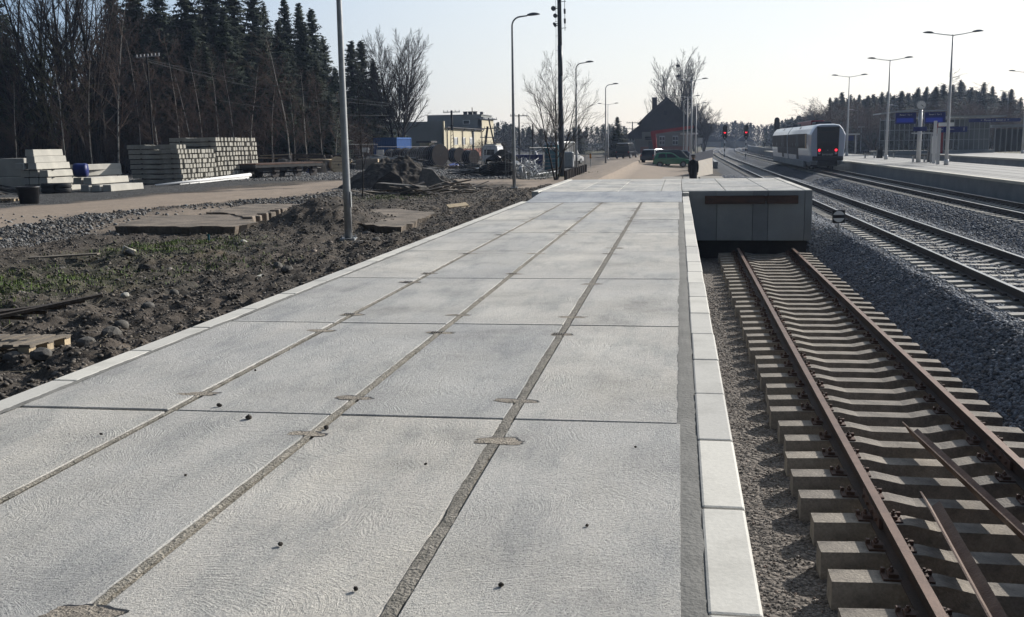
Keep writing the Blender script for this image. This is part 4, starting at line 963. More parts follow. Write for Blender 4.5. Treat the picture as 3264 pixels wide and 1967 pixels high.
# ================================================================ PERSON
M['coat'] = pm('black_coat', (.012, .013, .017), (.018, .019, .024), .85, 3, .3, 30)
M['skin'] = pm('skin', (.40, .25, .18), None, .6, 8, 0, var=.03)
M['hair'] = pm('grey_hair', (.22, .20, .19), None, .8, 20, .2)
def person(loc, rz):
    t = thing('person', 'person in a long black coat and dark flat cap walking away behind the raised deck', 'person', loc, rz)
    J = [((0, 0, .95), .13), ((0, .0, 1.15), .14), ((0, .01, 1.36), .15), ((0, 0, 1.48), .065), ((0, .01, 1.56), .075), ((0, .015, 1.66), .09), ((0, .01, 1.73), .06),
         ((.10, 0, .90), .09), ((.11, .06, .50), .06), ((.11, .0, .10), .045), ((.12, .13, .035), .035),
         ((-.10, 0, .90), .09), ((-.11, -.02, .50), .06), ((-.11, -.10, .10), .045), ((-.12, .04, .035), .035),
         ((.16, 0, 1.42), .06), ((.215, -.02, 1.15), .045), ((.21, .06, .90), .036), ((.21, .10, .80), .028),
         ((-.16, 0, 1.42), .06), ((-.215, -.02, 1.15), .045), ((-.21, .06, .90), .036), ((-.21, .10, .80), .028)]
    E = [(0, 1), (1, 2), (2, 3), (3, 4), (4, 5), (5, 6), (0, 7), (7, 8), (8, 9), (9, 10), (0, 11), (11, 12), (12, 13), (13, 14), (2, 15), (15, 16), (16, 17), (17, 18), (2, 19), (19, 20), (20, 21), (21, 22)]
    V = [j[0] for j in J]; Rr_ = [j[1] for j in J]
    for s, h in ((1, 18), (-1, 22)):
        hx, hy, hz = V[h]
        for k, (dx, dy, L_) in enumerate(((-.025, .03, .085), (-.008, .035, .095), (.01, .035, .09), (.026, .028, .075), (-.035, .0, .05))):
            a = len(V); V.append((hx+dx*.6, hy+dy*.4, hz-.035)); Rr_.append(.011); V.append((hx+dx, hy+dy, hz-L_)); Rr_.append(.008); E += [(h, a), (a, a+1)]
    me = bpy.data.meshes.new('body'); me.from_pydata(V, E, []); me.materials.append(M['skin'])
    o = bpy.data.objects.new('body', me); COL.objects.link(o); o.parent = t
    o.modifiers.new('skin', 'SKIN'); o.modifiers.new('sub', 'SUBSURF').levels = 1
    sv = me.skin_vertices[0].data
    for k, rad in enumerate(Rr_): sv[k].radius = (rad, rad)
    sv[0].use_root = True
    def ring(z, rx, ry, cy=0): return [(rx*math.cos(a), cy+ry*math.sin(a), z) for a in np.linspace(0, 2*math.pi, 17)[:-1]]
    def lo(rings):
        m = MB(); n = 16; vs = [v for r_ in rings for v in r_]
        m.add(vs, [(i*n+j, i*n+(j+1) % n, (i+1)*n+(j+1) % n, (i+1)*n+j) for i in range(len(rings)-1) for j in range(n)]+[tuple(range(n-1, -1, -1)), tuple((len(rings)-1)*n+j for j in range(n))]); return m
    lo([ring(.42, .19, .17), ring(.6, .20, .18), ring(.95, .205, .175), ring(1.12, .19, .165), ring(1.35, .215, .165), ring(1.46, .17, .12), ring(1.52, .085, .09)]).build('coat', M['coat'], t, smooth=True)
    m = MB()
    for s in (-1, 1): m.tube([(s*.17, 0, 1.44), (s*.22, -.02, 1.2), (s*.225, -.01, 1.1), (s*.21, .06, .87)], [.08, .065, .06, .055], 10)
    m.build('coat_sleeves', M['coat'], t, smooth=True)
    m = MB()
    for x_, y_, y2 in ((.11, .05, .0), (-.11, -.02, -.10)): m.tube([(x_*.9, 0, .9), (x_, y_, .5), (x_, y2, .09)], [.10, .085, .075], 10)
    m.build('trousers', M['coat'], t, smooth=True)
    m = MB()
    for x_, y_ in ((.115, .06), (-.115, -.03)): m.box((x_, y_, .04), (.10, .27, .09), top=.85)
    m.build('shoes', M['black'], t, bevel=.02)
    lo([ring(1.60, .088, .10, .0), ring(1.66, .095, .105), ring(1.70, .09, .10)]).build('hair', M['hair'], t, smooth=True)
    lo([ring(1.695, .105, .125, .01), ring(1.71, .125, .15, .02), ring(1.745, .115, .135, .01), ring(1.765, .06, .08)]).build('cap', M['coat'], t, smooth=True)
    m = MB(); m.box((0, .145, 1.655), (.03, .04, .05), top=.6); m.build('nose', M['skin'], t)
    for s in (-1, 1): m = MB(); m.box((s*.1, .01, 1.655), (.02, .05, .06)); m.build('ear', M['skin'], t)
person((.76, 54.2, -.925), .0)
# ================================================================ CONSTRUCTION YARD
YZ = -.6
def single(m, name, mat, label, cat, group=None, bevel=0, smooth=False, loc=None, rz=None):
    o = m.build(name, mat, None, smooth=smooth, bevel=bevel); tag(o, label, cat, group)
    if loc: o.location = loc
    if rz is not None: o.rotation_euler = (0, 0, rz)
    return o
# sleeper stacks
q = MB(); sleeper_geo(q, L=3.3, top=.20, wb=.27, wt=.24, dip=.04); stk = q.mesh('concrete_sleeper', M['stack'])
def stack(y0, cols, rows, pitch, rp, nm, xo=0, onlycols=None, base=0):
    for r_ in range(rows):
        for c_ in range(cols):
            if onlycols and c_ not in onlycols: continue
            o = bpy.data.objects.new('concrete_sleeper', stk); COL.objects.link(o)
            o.location = (-31.4+xo+rr.uniform(-.07, .07)-.03*(r_+base), y0+pitch*c_+rr.uniform(-.02, .02)+(.06 if (c_//4) % 2 else 0), YZ+.10+rp*(r_+base))
            o.rotation_euler = (0, rr.uniform(-.006, .006), math.pi/2*0+rr.uniform(-.015, .015))
            tag(o, f'grey sleeper in the {nm} stack, {ORD[r_+base+1]} layer up, {ORD[c_+1]} from the near end', 'concrete sleeper', f'concrete sleepers piled in the {nm} stack')
        if onlycols: continue
        for k, dx in enumerate((-1.0, 1.0)):
            m = MB(); m.box((0, 0, 0), (.09, pitch*cols, rp-.21)); o = m.build('timber_spacer', M['darkwood']); o.location = (-31.4+xo+dx, y0+pitch*(cols-1)/2, YZ+.10+rp*(r_+base)-.01-(rp-.21)/2)
            tag(o, f'dark timber spacer under the {ORD[r_+base+1]} layer of the {nm} sleeper stack, at its {"lit" if k else "far"} end', 'timber spacer')
stack(58.2, 12, 7, .41, .30, 'lower', -.1)
stack(58.2, 12, 1, .41, .30, 'lower', -.2, (0, 1, 2), 7)
stack(63.4, 14, 9, .47, .318, 'taller', -.1)
# pale precast beams
def beam(x, y, z, label, L=3.0, w=.50, h=.34, rz=0, grp='pale concrete beams stacked at the yard edge'):
    m = MB(); m.box((0, 0, 0), (w, L, h), top=.9, topy=.985); o = m.build('concrete_beam', M['beamc'], None, bevel=.02); o.location = (x, y, z); o.rotation_euler = (0, 0, rz); tag(o, label, 'concrete beam', grp)
names3 = ['left', 'middle', 'right']
for r_ in range(3):
    for c_ in range(3): beam(-33.62+.535*c_+rr.uniform(-.02, .02), 49.65+.05*(r_ == 2), YZ+.19+.385*r_, f'pale beam in the tall beam stack, {ORD[r_+1]} layer up, {names3[c_]} of three')
beam(-33.75, 49.5, YZ+.19+.385*3, 'pale concrete beam lying to the left on the fourth layer of the tall beam stack')
beam(-33.05, 49.55, YZ+.19+.385*3, 'pale grey concrete beam, third from the top of the tall beam stack')
beam(-33.15, 49.5, YZ+.19+.385*3+.345, 'pale concrete beam, second from the top of the tall beam stack', 2.8)
beam(-33.25, 49.5, YZ+.19+.385*3+.69, 'topmost pale concrete beam of the tall beam stack', 2.6)
m = MB()
for r_ in range(3):
    for dy in (-.9, .9): m.box((-33.1, 49.6+dy, YZ+.37+.385*r_), (1.7, .1, .045))
single(m, 'timber_spacer', M['darkwood'], 'dark timber bearers between the layers of the tall beam stack', 'timber spacer')
for c_ in range(3): beam(-29.95+.55*c_, 49.3+.1*c_, YZ+.19, f'pale concrete beam on the ground in the low beam pile, {names3[c_]} of three', 3.0, rz=-.05)
beam(-30.45, 49.6, YZ+.57, 'pale concrete beam on top of the low beam pile, rear one', 3.2, rz=-.06)
beam(-29.85, 49.6, YZ+.57, 'pale concrete beam on top of the low beam pile, front one', 3.3, rz=-.06)
beam(-34.2, 55, YZ+.5, 'pale concrete beam lying behind between the two beam piles, lower one', 4.0, rz=-.25)
beam(-33.9, 55.2, YZ+1.15, 'pale concrete beam lying behind between the two beam piles, upper one', 4.2, rz=-.12)
beam(-34.0, 55.2, YZ+.82, 'pale concrete beam lying behind between the two beam piles, middle one', 3.8, rz=-.3)
for k, (x_, y_, s_, lab) in enumerate(((-36.6, 52.2, (1.5, 1.9, 1.0), 'large pale precast block behind the scrap at the left edge, upper'), (-36.4, 52.0, (1.6, 2.0, .72), 'large pale precast block behind the scrap at the left edge, lower'))):
    m = MB(); m.box((0, 0, 0), s_, top=.97); single(m, 'precast_block', M['beamc'], lab, 'concrete block', None, .02, False, (x_, y_, YZ+(1.24 if k == 0 else .36)), .1)
m = MB(); m.lathe([(.34, -.3), (.36, -.1), (.34, .1), (.36, .25), (.33, .34)], 14, (0, 0, 0), 0, rotm(0, RD(90), 0)); single(m, 'drum', M['navy'], 'dark blue plastic drum lying on the low pile of pale beams', 'drum', None, 0, True, (-30.3, 48.0, YZ+1.12), .3)
for k, (a, b) in enumerate(((-31.4, 46.9), (-30.75, 47.1))):
    m = MB(); prof = [(.20, -.12), (.36, -.13), (.40, -.06), (.40, .06), (.36, .13), (.20, .12), (.20, -.12)]
    for z_ in (0, .24): m.lathe(prof, 18, (0, 0, z_))
    single(m, 'tyre_pile', M['rubber'], ['two black tyres lying stacked in front of the tall beam stack', 'two black tyres lying stacked in front of the low beam pile'][k], 'tyres', None, 0, True, (a, b, YZ+.14))
m = MB(); m.lathe([(.36, 0), (.44, .62), (.47, .64), (.47, .70), (.42, .70), (.40, .64), (.34, .06)], 16); single(m, 'bucket', M['black'], 'black plastic mortar tub standing at the left edge of the dirt track', 'tub', None, 0, True, (-26.4, 38.0, YZ))
def pallet(loc, rz, label, s=1.0, rx=0):
    t = thing('pallet', label, 'pallet', loc, rz, 'wooden pallets around the yard')
    m = MB()
    for k in range(7): m.box((-.54+.18*k, 0, .133), (.12, .8, .02))
    m.build('deck_board', M['wood'], t)
    for a in (-.53, 0, .53):
        for b in (-.34, 0, .34): m = MB(); m.box((a, b, .075), (.12, .12, .08)); m.build('block', M['palewood'], t)
    m = MB()
    for b in (-.34, 0, .34): m.box((0, b, .025), (1.2, .1, .02)); m.box((0, b, .115), (1.2, .1, .015))
    m.build('runner', M['wood'], t); t.rotation_euler = (rx, 0, rz); t.scale = (s, s, s); return t
pallet((-28.4, 39.3, YZ+.02), .1, 'weathered pallet beside the black mortar tub at the left edge')
pallet((-6.85, 9.15, float(Hf(-6.7, 9.1))+.10), .06, 'dark weathered pallet propped on stones in the near left corner', .95, -.05)
m = MB(); 
for k in range(5): m.box((-7.4+.2*k, 9.2+.02*k, -.10+.005*k), (1.5, .09, .03), rz=.25+.1*k, ry=-.06*k+.1)
single(m, 'broken_boards', M['darkwood'], 'dark broken boards lying across the near left pallet', 'boards')
# scrap timber heap at left edge
t = thing('scrap_heap', 'dark planks and frames heaped at the far left edge before precast blocks', 'scrap heap', (0, 0, 0))
m = MB(); m2 = MB()
for k in range(70):
    x_, y_ = rr.uniform(-38.5, -33.2), rr.uniform(45.5, 49.0); z_ = YZ+max(0.03, (1-(x_+38.5)/5.3))*rr.uniform(.05, 1.1)
    (m if rr.random() < .75 else m2).box((x_, y_, z_), (rr.uniform(1.2, 3.2), rr.uniform(.06, .2), .04), rz=rr.uniform(-.6, .6), ry=rr.uniform(.05, .4), rx=rr.uniform(-.5, .5))
m.build('plank', M['darkwood'], t); m2.build('pale_plank', M['wood'], t)
# long pale pole
m = MB(); m.tube([(-29.45, 53.9, -.50), (-28.7, 65.3, -.28)], [.055, .125], 12); single(m, 'steel_pole', M['whitepole'], 'long pale tapered steel pole lying in front of the sleeper stacks', 'pole', None, 0, True)
m = MB()
for k in range(3): m.tube([(-29.3+k*.12, 56.5+k, -.55), (-28.7, 65.0, -.5+.03*k)], [.04, .05], 8)
single(m, 'pipe', M['white'], 'thin pale pipes lying beside the long steel pole', 'pipes')
# flat wagon
M['rustdrum2'] = pm('wagon_deck_boards', (.13, .075, .055), (.07, .045, .035), .85, 3, .3, 30, var=.2)
t = thing('flat_wagon', 'low four-wheeled flat wagon with rust-brown plank deck in front of the taller sleeper stack', 'wagon', (-28.2, 69.2, YZ), RD(67))
m = MB(); m.box((0, 0, 1.0), (6.6, 2.3, .10)); m.build('deck', M['rustdrum2'], t)
m = MB(); m.box((0, -1.1, .86), (6.6, .08, .2)); m.box((0, 1.1, .86), (6.6, .08, .2)); m.box((-3.3, 0, .86), (.1, 2.3, .22)); m.box((3.3, 0, .86), (.1, 2.3, .22)); m.box((-1.6, 0, .68), (2.6, 1.7, .36)); m.build('chassis', M['rubber'], t)
for x_ in (-1.2, 1.0, 2.6):
    for s in (-.8, .8):
        m = MB(); m.cyl((x_, s-.06, .38), (x_, s+.06, .38), .38, 20); m.cyl((x_, s-.1, .38), (x_, s+.1, .38), .09, 10); m.build('wheel', M['steelrail'], t)
    m = MB(); m.cyl((x_, -.9, .38), (x_, .9, .38), .05, 8); m.box((x_, -.95, .6), (.5, .12, .3)); m.build('axle', M['steelrail'], t)
for x_ in (-3.1, -1.6, .6, 2.4): m = MB(); m.box((x_, 1.12, 1.35), (.07, .07, .8)); m.build('stake', M['steelrail'], t)
m = MB(); m.tube([(3.3, 0, .7), (4.4, .1, .55)], .05, 6); m.build('drawbar', M['steelrail'], t)
# timber and pipes piled beyond the wagon
t = thing('timber_pile', 'long pile of dark and pale planks behind the flat wagon', 'timber pile', (0, 0, 0))
m = MB(); m2 = MB()
for k in range(60):
    px_ = rr.uniform(850, 1075); Y_ = rr.uniform(84, 90); p = at(px_, 500, Y_); z_ = YZ+rr.uniform(.1, 1.5)
    (m2 if rr.random() < .25 else m).box((p[0], Y_, z_), (rr.uniform(2, 5), .16, .08), rz=rr.uniform(-.12, .2), ry=rr.uniform(-.05, .05))
m.build('plank', M['darkwood'], t); m2.build('pale_plank', M['palewood'], t)
# cable spools
def spool(loc, label, R=.8, w=.7, tilt='up', rz=0, mat='palewood', rc=.42, grp='wooden cable spools in the yard', name='cable_spool'):
    t = thing(name, label, 'cable spool', loc, rz, grp)
    Rm = rotm(0, 0, 0) if tilt == 'up' else rotm(0, RD(90), 0); zc = w/2 if tilt == 'up' else R
    for s in (-1, 1):
        m = MB(); m.lathe([(R, -.03), (R, .03)], 26, Vector((0, 0, zc))+Rm @ Vector((0, 0, s*w/2)), 0, Rm)
        f = m.build('flange', M[mat], t)
        if name == 'cable_spool':
            m = MB()
            for k in (-.4, 0, .4): m.box(Vector((0, 0, zc))+Rm @ Vector((k*R, 0, s*(w/2+.034))), (.03, 1.7*R, .006) if tilt == 'up' else (.006, 1.7*R, .03))
            m.build('board_gap', M['darkwood'], f)
        m = MB(); m.lathe([(.07, -.045), (.07, .045)], 12, Vector((0, 0, zc))+Rm @ Vector((0, 0, s*w/2)), 0, Rm); m.build('hub', M['steelrail'], f)
    if name == 'cable_drum':
        for q in (-.28, 0, .28):
            m = MB(); m.lathe([(rc+.015, -.02), (rc+.015, .02)], 24, Vector((0, 0, zc))+Rm @ Vector((0, 0, q)), 0, Rm); m.build('hoop', M['galv'], t)
    m = MB(); m.lathe([(rc, -w/2), (rc, w/2)], 20, (0, 0, zc), 0, Rm); m.build('core', M['wood'] if name == 'cable_spool' else M['rustdrum'], t)
    return t
M['rustdrum'] = pm('brown_drum_steel', (.040, .025, .020), (.022, .016, .014), .7, 2, .3, 20, var=.2)
spool((-28.6, 79, YZ), 'wooden spool lying flat with pale top disc left of nearest lamp', .85, 1.1)
p = at(1047, 540, 84); spool((p[0], 84, YZ), 'grey wooden cable spool standing on edge behind another spool', .7, .6, 'side', .5, 'wood')
p = at(1077, 540, 80); spool((p[0], 80, YZ), 'pale wooden spool on edge just left of the nearest lamp post', .66, .4, 'side', -.9)

for k, (px_, Y_, R_, lab) in enumerate(((1392, 101, 1.12, 'largest brown steel cable drum at the right end of the row'), (1362, 101.5, 1.05, 'brown steel cable drum next to the largest one'), (1335, 102, .98, 'third brown steel cable drum from the right of the row'), (1308, 103, .95, 'fourth brown steel cable drum from the right of the row'), (1282, 104, .95, 'fifth brown steel cable drum from the right, before the container'), (1255, 105, .9, 'leftmost brown steel cable drum of the row'), (1455, 118, .9, 'small brown drum alone right of the row'), (1500, 108, .8, 'dark brown drum half hidden left of the white camper'))):
    p = at(px_, 520, Y_); spool((p[0], Y_, YZ), lab, R_, 1.1, 'side', RD(-35), 'rustdrum', R_*.9, 'brown steel drums in a row', 'cable_drum')
# heras fence panels
def fence_panel(a, b, label, h=2.05, lean=0.0, grp='leaning mesh fence panels'):
    a, b = Vector(a), Vector(b); L = (b-a).length; t = thing('fence_panel', label, 'fence panel', a, math.atan2((b-a).y, (b-a).x), grp)
    m = MB(); pts = [(0, 0, .05), (0, 0, h), (L, lean, h-.03), (L, 0, .05), (0, 0, .05)]
    for a_, b_ in zip(pts, pts[1:]): m.tube([a_, b_], .016, 5)
    m.tube([(L*.5, 0, .05), (L*.5, lean*.5, h)], .014, 5); m.build('frame', M['lampgrey'], t)
    m = MB(); n = int(L/.22)
    for k in range(1, n): m.tube([(L*k/n, 0, .05), (L*k/n, lean*k/n, h)], .004, 3)
    for k in range(1, 5): m.tube([(0, 0, h*k/5), (L, lean, h*k/5)], .005, 3)
    m.build('mesh', M['galv'], t); return t
fence_panel((-28.1, 84.5, YZ), (-26.4, 87.6, YZ), 'mesh fence panel with pale frame immediately right of the nearest lamp post', 2.3)
fence_panel((-26.4, 87.6, YZ), (-24.8, 90.6, YZ), 'mesh fence panel in front of the dark steel bundles')
fence_panel(gp(1296, 536)[:3], gp(1400, 528)[:3], 'mesh fence panel before the brown drums', 2.0)
fence_panel((-15.2, 74, YZ), (-12.6, 76.2, YZ), 'mesh fence panel left of the second lamp post', 2.0)
fence_panel((-10.9, 64, YZ), (-9.0, 63, YZ), 'mesh fence panel standing right of the second lamp post', 1.9, .2)
fence_panel((-8.9, 61, YZ), (-7.8, 65, YZ), 'mesh fence panel by the bare tree', 1.9)
# crate, steel bundles, covered heaps
t = thing('crate', 'wooden crate with lit pale end wall behind the fence panel', 'crate', (-27.3, 87.3, YZ), .2)
m = MB(); m.box((0, 0, .5), (1.9, 1.2, 1.0)); m.build('side', M['wood'], t, bevel=.01); m = MB(); m.box((.98, 0, .5), (.04, 1.15, .95)); m.build('end_wall', M['palewood'], t)
t = thing('formwork_bundle', 'bundle of pale steel frames and ladders piled behind the fence', 'steel bundle', (0, 0, 0))
m = MB()
for k in range(16):
    p = at(rr.uniform(1200, 1290), 520, 89+rr.uniform(0, 2)); z_ = YZ+rr.uniform(.3, 1.1); m.tube([(p[0]-rr.uniform(.6, 1.4), p[1], z_+.15), (p[0]+rr.uniform(.6, 1.6), p[1]+.4, z_-.1)], .045, 6)
for k in range(10):
    p = at(rr.uniform(1205, 1285), 520, 89.5); m.tube([(p[0], p[1], YZ+.2), (p[0]-.1, p[1], YZ+1.1)], .03, 5)
m.build('tube', M['galv'], t); m = MB(); m.box((at(1245, 520, 90)[0], 90, YZ+.35), (2.6, 1, .7)); m.build('base_stack', M['black'], t)
for k, (px_, Y_, w_, h_, lab, mt) in enumerate(((1215, 100, 4.5, 1.35, 'dark covered heap behind the mesh fence', 'rubber'), (1170, 96, 2.6, 1.2, 'dark covered heap with white sheeting near the lamp post', 'rubber'), (1100, 92, 2.0, 1.3, 'dark heap behind the nearest lamp post', 'rubber'), (1265, 112, 4, 1.6, 'dark heap in front of the blue container', 'rubber'), (900, 84, 3.0, 1.3, 'dark covered heap behind the left of the flat wagon', 'rubber'), (985, 90, 3.0, 1.2, 'dark covered heap behind the right of the flat wagon', 'rubber'), (1060, 94, 2.6, 1.2, 'dark covered heap behind the upright spool', 'rubber'))):
    p = at(px_, 520, Y_); m = MB(); m.rock((0, 0, 0), (w_, 2.2, h_*1.6), 40+k, sub=3, jag=.07); single(m, 'covered_heap', M[mt], lab, 'covered heap', None, 0, False, (p[0], Y_, YZ+.1))
for k, (px_, py_, Y_, lab) in enumerate(((1212, 485, 89, 'white sheet hung on the fence before the heaps'), (1165, 478, 92, 'white plastic sheeting draped on a dark heap'))):
    p = at(px_, py_, Y_); m = MB(); m.box((0, 0, 0), (.68, .04, .42), top=.95); m.box((.05, .03, -.03), (.5, .05, .4), ry=.1); single(m, 'plastic_sheet', M['white'], lab, 'sheet', None, 0, False, p)
def lumpy(c, d, seed, name, mat, label, cat, jag=.12, grp=None, sub=3):
    m = MB(); m.rock((0, 0, 0), d, seed, sub=sub, jag=jag); return single(m, name, mat, label, cat, grp, 0, False, c)
p = at(1452, 520, 92); lumpy((p[0], 92, YZ+.12), (3.2, 1.6, .6), 61, 'tarpaulin', M['tarp'], 'bright blue tarpaulin spread low right of the brown drums', 'tarpaulin', .2)
p = at(1005, 548, 80); lumpy((p[0], 80, YZ+.15), (1.7, 1.0, .7), 62, 'tarpaulin', M['tarp'], 'crumpled blue tarpaulin under the wooden cable spools', 'tarpaulin', .2)
# blue container
t = thing('container', 'blue corrugated site container in front of the big trees', 'container', (-33.55, 110, -.55))
m = MB(); W_, L_, H_ = 2.6, 6.1, 2.9
m.box((W_/2, L_/2, H_/2), (W_-.06, L_-.06, H_-.1)); 
for k in range(30): m.box((W_-.02, .2+k*.197, H_/2), (.05, .10, H_-.25))
for k in range(12): m.box((.2+k*.2, .02, H_/2), (.10, .05, H_-.25))
m.build('wall', M['blue'], t)
m = MB()
for a in (0, W_):
    for b in (0, L_): m.box((a, b, H_/2), (.12, .12, H_))
for a in (0, W_): m.box((a, L_/2, H_), (.12, L_, .12))
for b in (0, L_): m.box((W_/2, b, H_), (W_, .12, .12))
m.build('frame', M['blue'], t); m = MB(); m.box((W_/2, L_/2, H_+.02), (W_, L_, .04)); m.build('roof', M['galv'], t)
# white camper
t = thing('camper', 'white camper body with dark rear window standing behind the black pipe coils', 'camper', (-19.35, 100, YZ), RD(1))
m = MB(); m.ext([(0, .5), (1.55, .5), (1.62, 1.2), (1.5, 1.92), (1.3, 2.04), (.25, 2.04), (.05, 1.92), (-.07, 1.2)], 0, 3.7); m.build('body', M['white'], t, bevel=.05, seg=2)
m = MB(); m.box((.72, -.02, 1.33), (1.0, .03, .55)); m.build('rear_window', M['glass'], t, bevel=.03)
m = MB(); m.box((1.62, 2.4, 1.35), (.03, .8, .5)); m.build('side_window', M['glass'], t)
m = MB(); m.box((.78, 1.8, 2.1), (1.3, 3.0, .12)); m.build('roof_pod', M['edge'], t, bevel=.05)
for s in (.1, 1.45): m = MB(); m.cyl((s-.1, 1, .32), (s+.1, 1, .32), .32, 16); m.build('wheel', M['rubber'], t)
# black pipe coils and loose pipes
def coil(c, R, r_, n, label, mat='rubber', rx=.3, ry=.2, grp='coiled pipes heaped by the second lamp post'):
    m = MB(); pts = []; N_ = 26*n
    for k in range(N_+1):
        a = 2*math.pi*k/26; pts.append((R*math.cos(a)*(1+.03*math.sin(k)), R*math.sin(a), r_*2.1*k/26))
    m.tube(pts, r_, 6); o = single(m, 'pipe_coil', M[mat], label, 'pipe coil', grp, 0, True, c); o.rotation_euler = (rx, ry, .4*n)
ci = 0
for px_, Y_, z_, R_, n_, lab in ((1590, 70, .35, .62, 7, 'large black pipe coil at the top of the heap'), (1565, 69, .1, .6, 6, 'black pipe coil at the left of the heap'), (1615, 69, .15, .65, 6, 'black pipe coil at the right of the heap beside the second lamp post'), (1580, 67, -.25, .7, 5, 'black pipe coil lying low at the front of the heap'), (1610, 66.5, -.3, .7, 5, 'black pipe coil lying low under the right-hand coil'), (1555, 67, -.3, .6, 4, 'black pipe coil lying flattest at the front left')):
    p = at(px_, 540, Y_); coil((p[0], Y_, z_-.1), R_, .055, n_, lab, 'rubber', 1.1 if z_ > 0 else .2, .3 if px_ > 1590 else -.3)
p = at(1634, 520, 68); coil((p[0], 68, -.05), .32, .04, 6, 'white pipe coil just left of the second lamp post', 'white', 1.3, .5)
p = at(1662, 540, 62); coil((p[0], 62, -.35), .5, .035, 3, 'grey flexible hose coil right of the second lamp post', 'galv', 1.2, .9)
t = thing('pipe_pile', 'tangled pile of black and pale pipes on the ground left of the second lamp post', 'pipe pile', (0, 0, 0))
m = MB(); m2 = MB()
for k in range(60):
    px_ = rr.uniform(1470, 1640); Y_ = rr.uniform(66, 76); p = at(px_, 540, Y_); z_ = YZ+rr.uniform(.05, .45); L_ = rr.uniform(.6, 1.6); a = rr.uniform(-.5, .9)
    pts = [(p[0]+(u-.5)*L_*2*math.cos(a), p[1]+(u-.5)*L_*2*math.sin(a), z_+.12*math.sin(u*3+k)) for u in np.linspace(0, 1, 6)]
    (m2 if rr.random() < .4 else m).tube(pts, rr.uniform(.02, .05), 5)
m.build('black_pipe', M['rubber'], t); m2.build('pale_pipe', M['galv'], t)
t = thing('scrap_heap', 'heap of twisted metal frames right of second lamp post', 'scrap heap', (0, 0, 0))
m = MB(); m2 = MB()
for k in range(75):
    px_ = rr.uniform(1648, 1728); Y_ = rr.uniform(62, 72); p = at(px_, 540, Y_); z_ = YZ+rr.random()*1.25*(1-abs(px_-1685)/70); L_ = rr.uniform(.3, .9); d_ = Vector((rr.uniform(-1, 1), rr.uniform(-1, 1), rr.uniform(-.6, 1))).normalized()*L_
    (m2 if rr.random() < .3 else m).tube([Vector((p[0], Y_, z_+.1))-d_, Vector((p[0], Y_, z_+.1))+d_*.4], .022, 5)
m.build('tube', M['galv'], t); m2.build('pale_tube', M['white'], t)
m = MB()
for k in range(7): p = at(1655+k*3, 540, 66); m.box((p[0], 66, .12-.05*k), (1.1, .04, .03), ry=.5); m.box((p[0], 66.3, .12-.06*k), (1.1, .04, .03), ry=-.9)
m.build('grid_basket', M['whitepole'], t)
# leaning poles
m = MB(); a = gp(1539, 562); m.tube([(a[0], a[1], YZ), at(1552, 470, a[1]+.2)], .03, 6); b = gp(1533, 560); m.tube([(b[0], b[1], YZ), at(1541, 470, b[1]+.2)], .03, 6)
for k in range(7): u = k/7+.07; m.tube([Vector((a[0], a[1], YZ)).lerp(Vector(at(1552, 470, a[1]+.2)), u), Vector((b[0], b[1], YZ)).lerp(Vector(at(1541, 470, b[1]+.2)), u)], .015, 4)
single(m, 'ladder', M['galv'], 'grey metal ladder standing upright in front of the camper', 'ladder')
# portable toilet, blue bin, hidden vehicles
M['teal'] = pm('teal_plastic', (.025, .15, .19), (.02, .12, .16), .5, 2, .1, var=.05)
t = thing('portable_toilet', 'teal portable toilet with grey roof beside the bare tree', 'toilet cabin', (-9.9, 80, YZ), .1)
m = MB(); m.box((0, 0, 1.0), (1.12, 1.1, 2.0), top=.97)
for k in range(5): m.box((-.44+.22*k, -.555, .9), (.03, .03, 1.5))
m.build('cabin', M['teal'], t, bevel=.03); m = MB(); m.box((0, 0, 2.12), (1.2, 1.18, .26), top=.7); m.build('roof', M['galv'], t, bevel=.04)
m = MB(); m.box((0, -.57, 1.05), (.7, .03, 1.7)); dr = m.build('door', M['teal'], t); m = MB(); m.box((0, -.59, 1.72), (.5, .01, .16)); m.build('vent', M['whitepole'], dr)
for k in range(5): m = MB(); m.box((0, -.6, .35+.3*k), (1.1, .012, .025)); m.build('rib', M['galv'], t)
t = thing('skip', 'dark blue skip heaped with pale sheets left of the teal toilet', 'skip', (-11.4, 77.5, YZ), .15)
m = MB(); m.box((0, 0, .65), (2.0, 1.6, 1.3), top=1.12); m.build('body', M['navy'], t, bevel=.02)
m = MB(); m.box((-.5, 0, 1.75), (.9, .6, .04), ry=.45, rz=.3); m.box((.6, 0, 1.55), (1.1, .8, .04), ry=-.3); m.box((.2, .3, 1.62), (1.3, .5, .04), ry=.15, rz=.5); m.build('sheet', M['galv'], t)
m = MB(); m.rock((.55, -.4, 1.25), (.5, .3, .7), 5, sub=2, jag=.15); m.build('white_sack', M['white'], t)
m = MB(); p = gp(1745, 550); m.tube([(p[0]-.2, p[1], YZ+.08), (p[0]+1.0, p[1]+.3, YZ+.35)], .09, 10); single(m, 'log', M['wood'], 'short round log with pale end in front of the teal toilet', 'log')
m = MB(); m.tube([gp(1710, 556, YZ+.04), gp(1770, 546, YZ+.1)], .04, 6); single(m, 'pipe', M['white'], 'white pipe on the grass in front of the teal toilet', 'pipe')
t = thing('tank', 'grey liquid tank half hidden behind the bare tree trunk', 'tank', (0, 0, 0))
p = at(1810, 500, 86); m = MB(); m.box((p[0], 86, YZ+.75), (1.0, 1.0, 1.3)); m.build('tank_body', M['galv'], t, bevel=.12, seg=3); m = MB(); m.box((p[0], 86, YZ+.06), (1.15, 1.1, .12)); m.build('pallet_base', M['black'], t)
p = at(1815, 470, 104); car('parked_van', 'white van partly hidden behind the bare tree and the grey tank', (p[0]-.4, 104, -.7), 1.2, M['white'], 4.6, 1.9, 2.3, True)
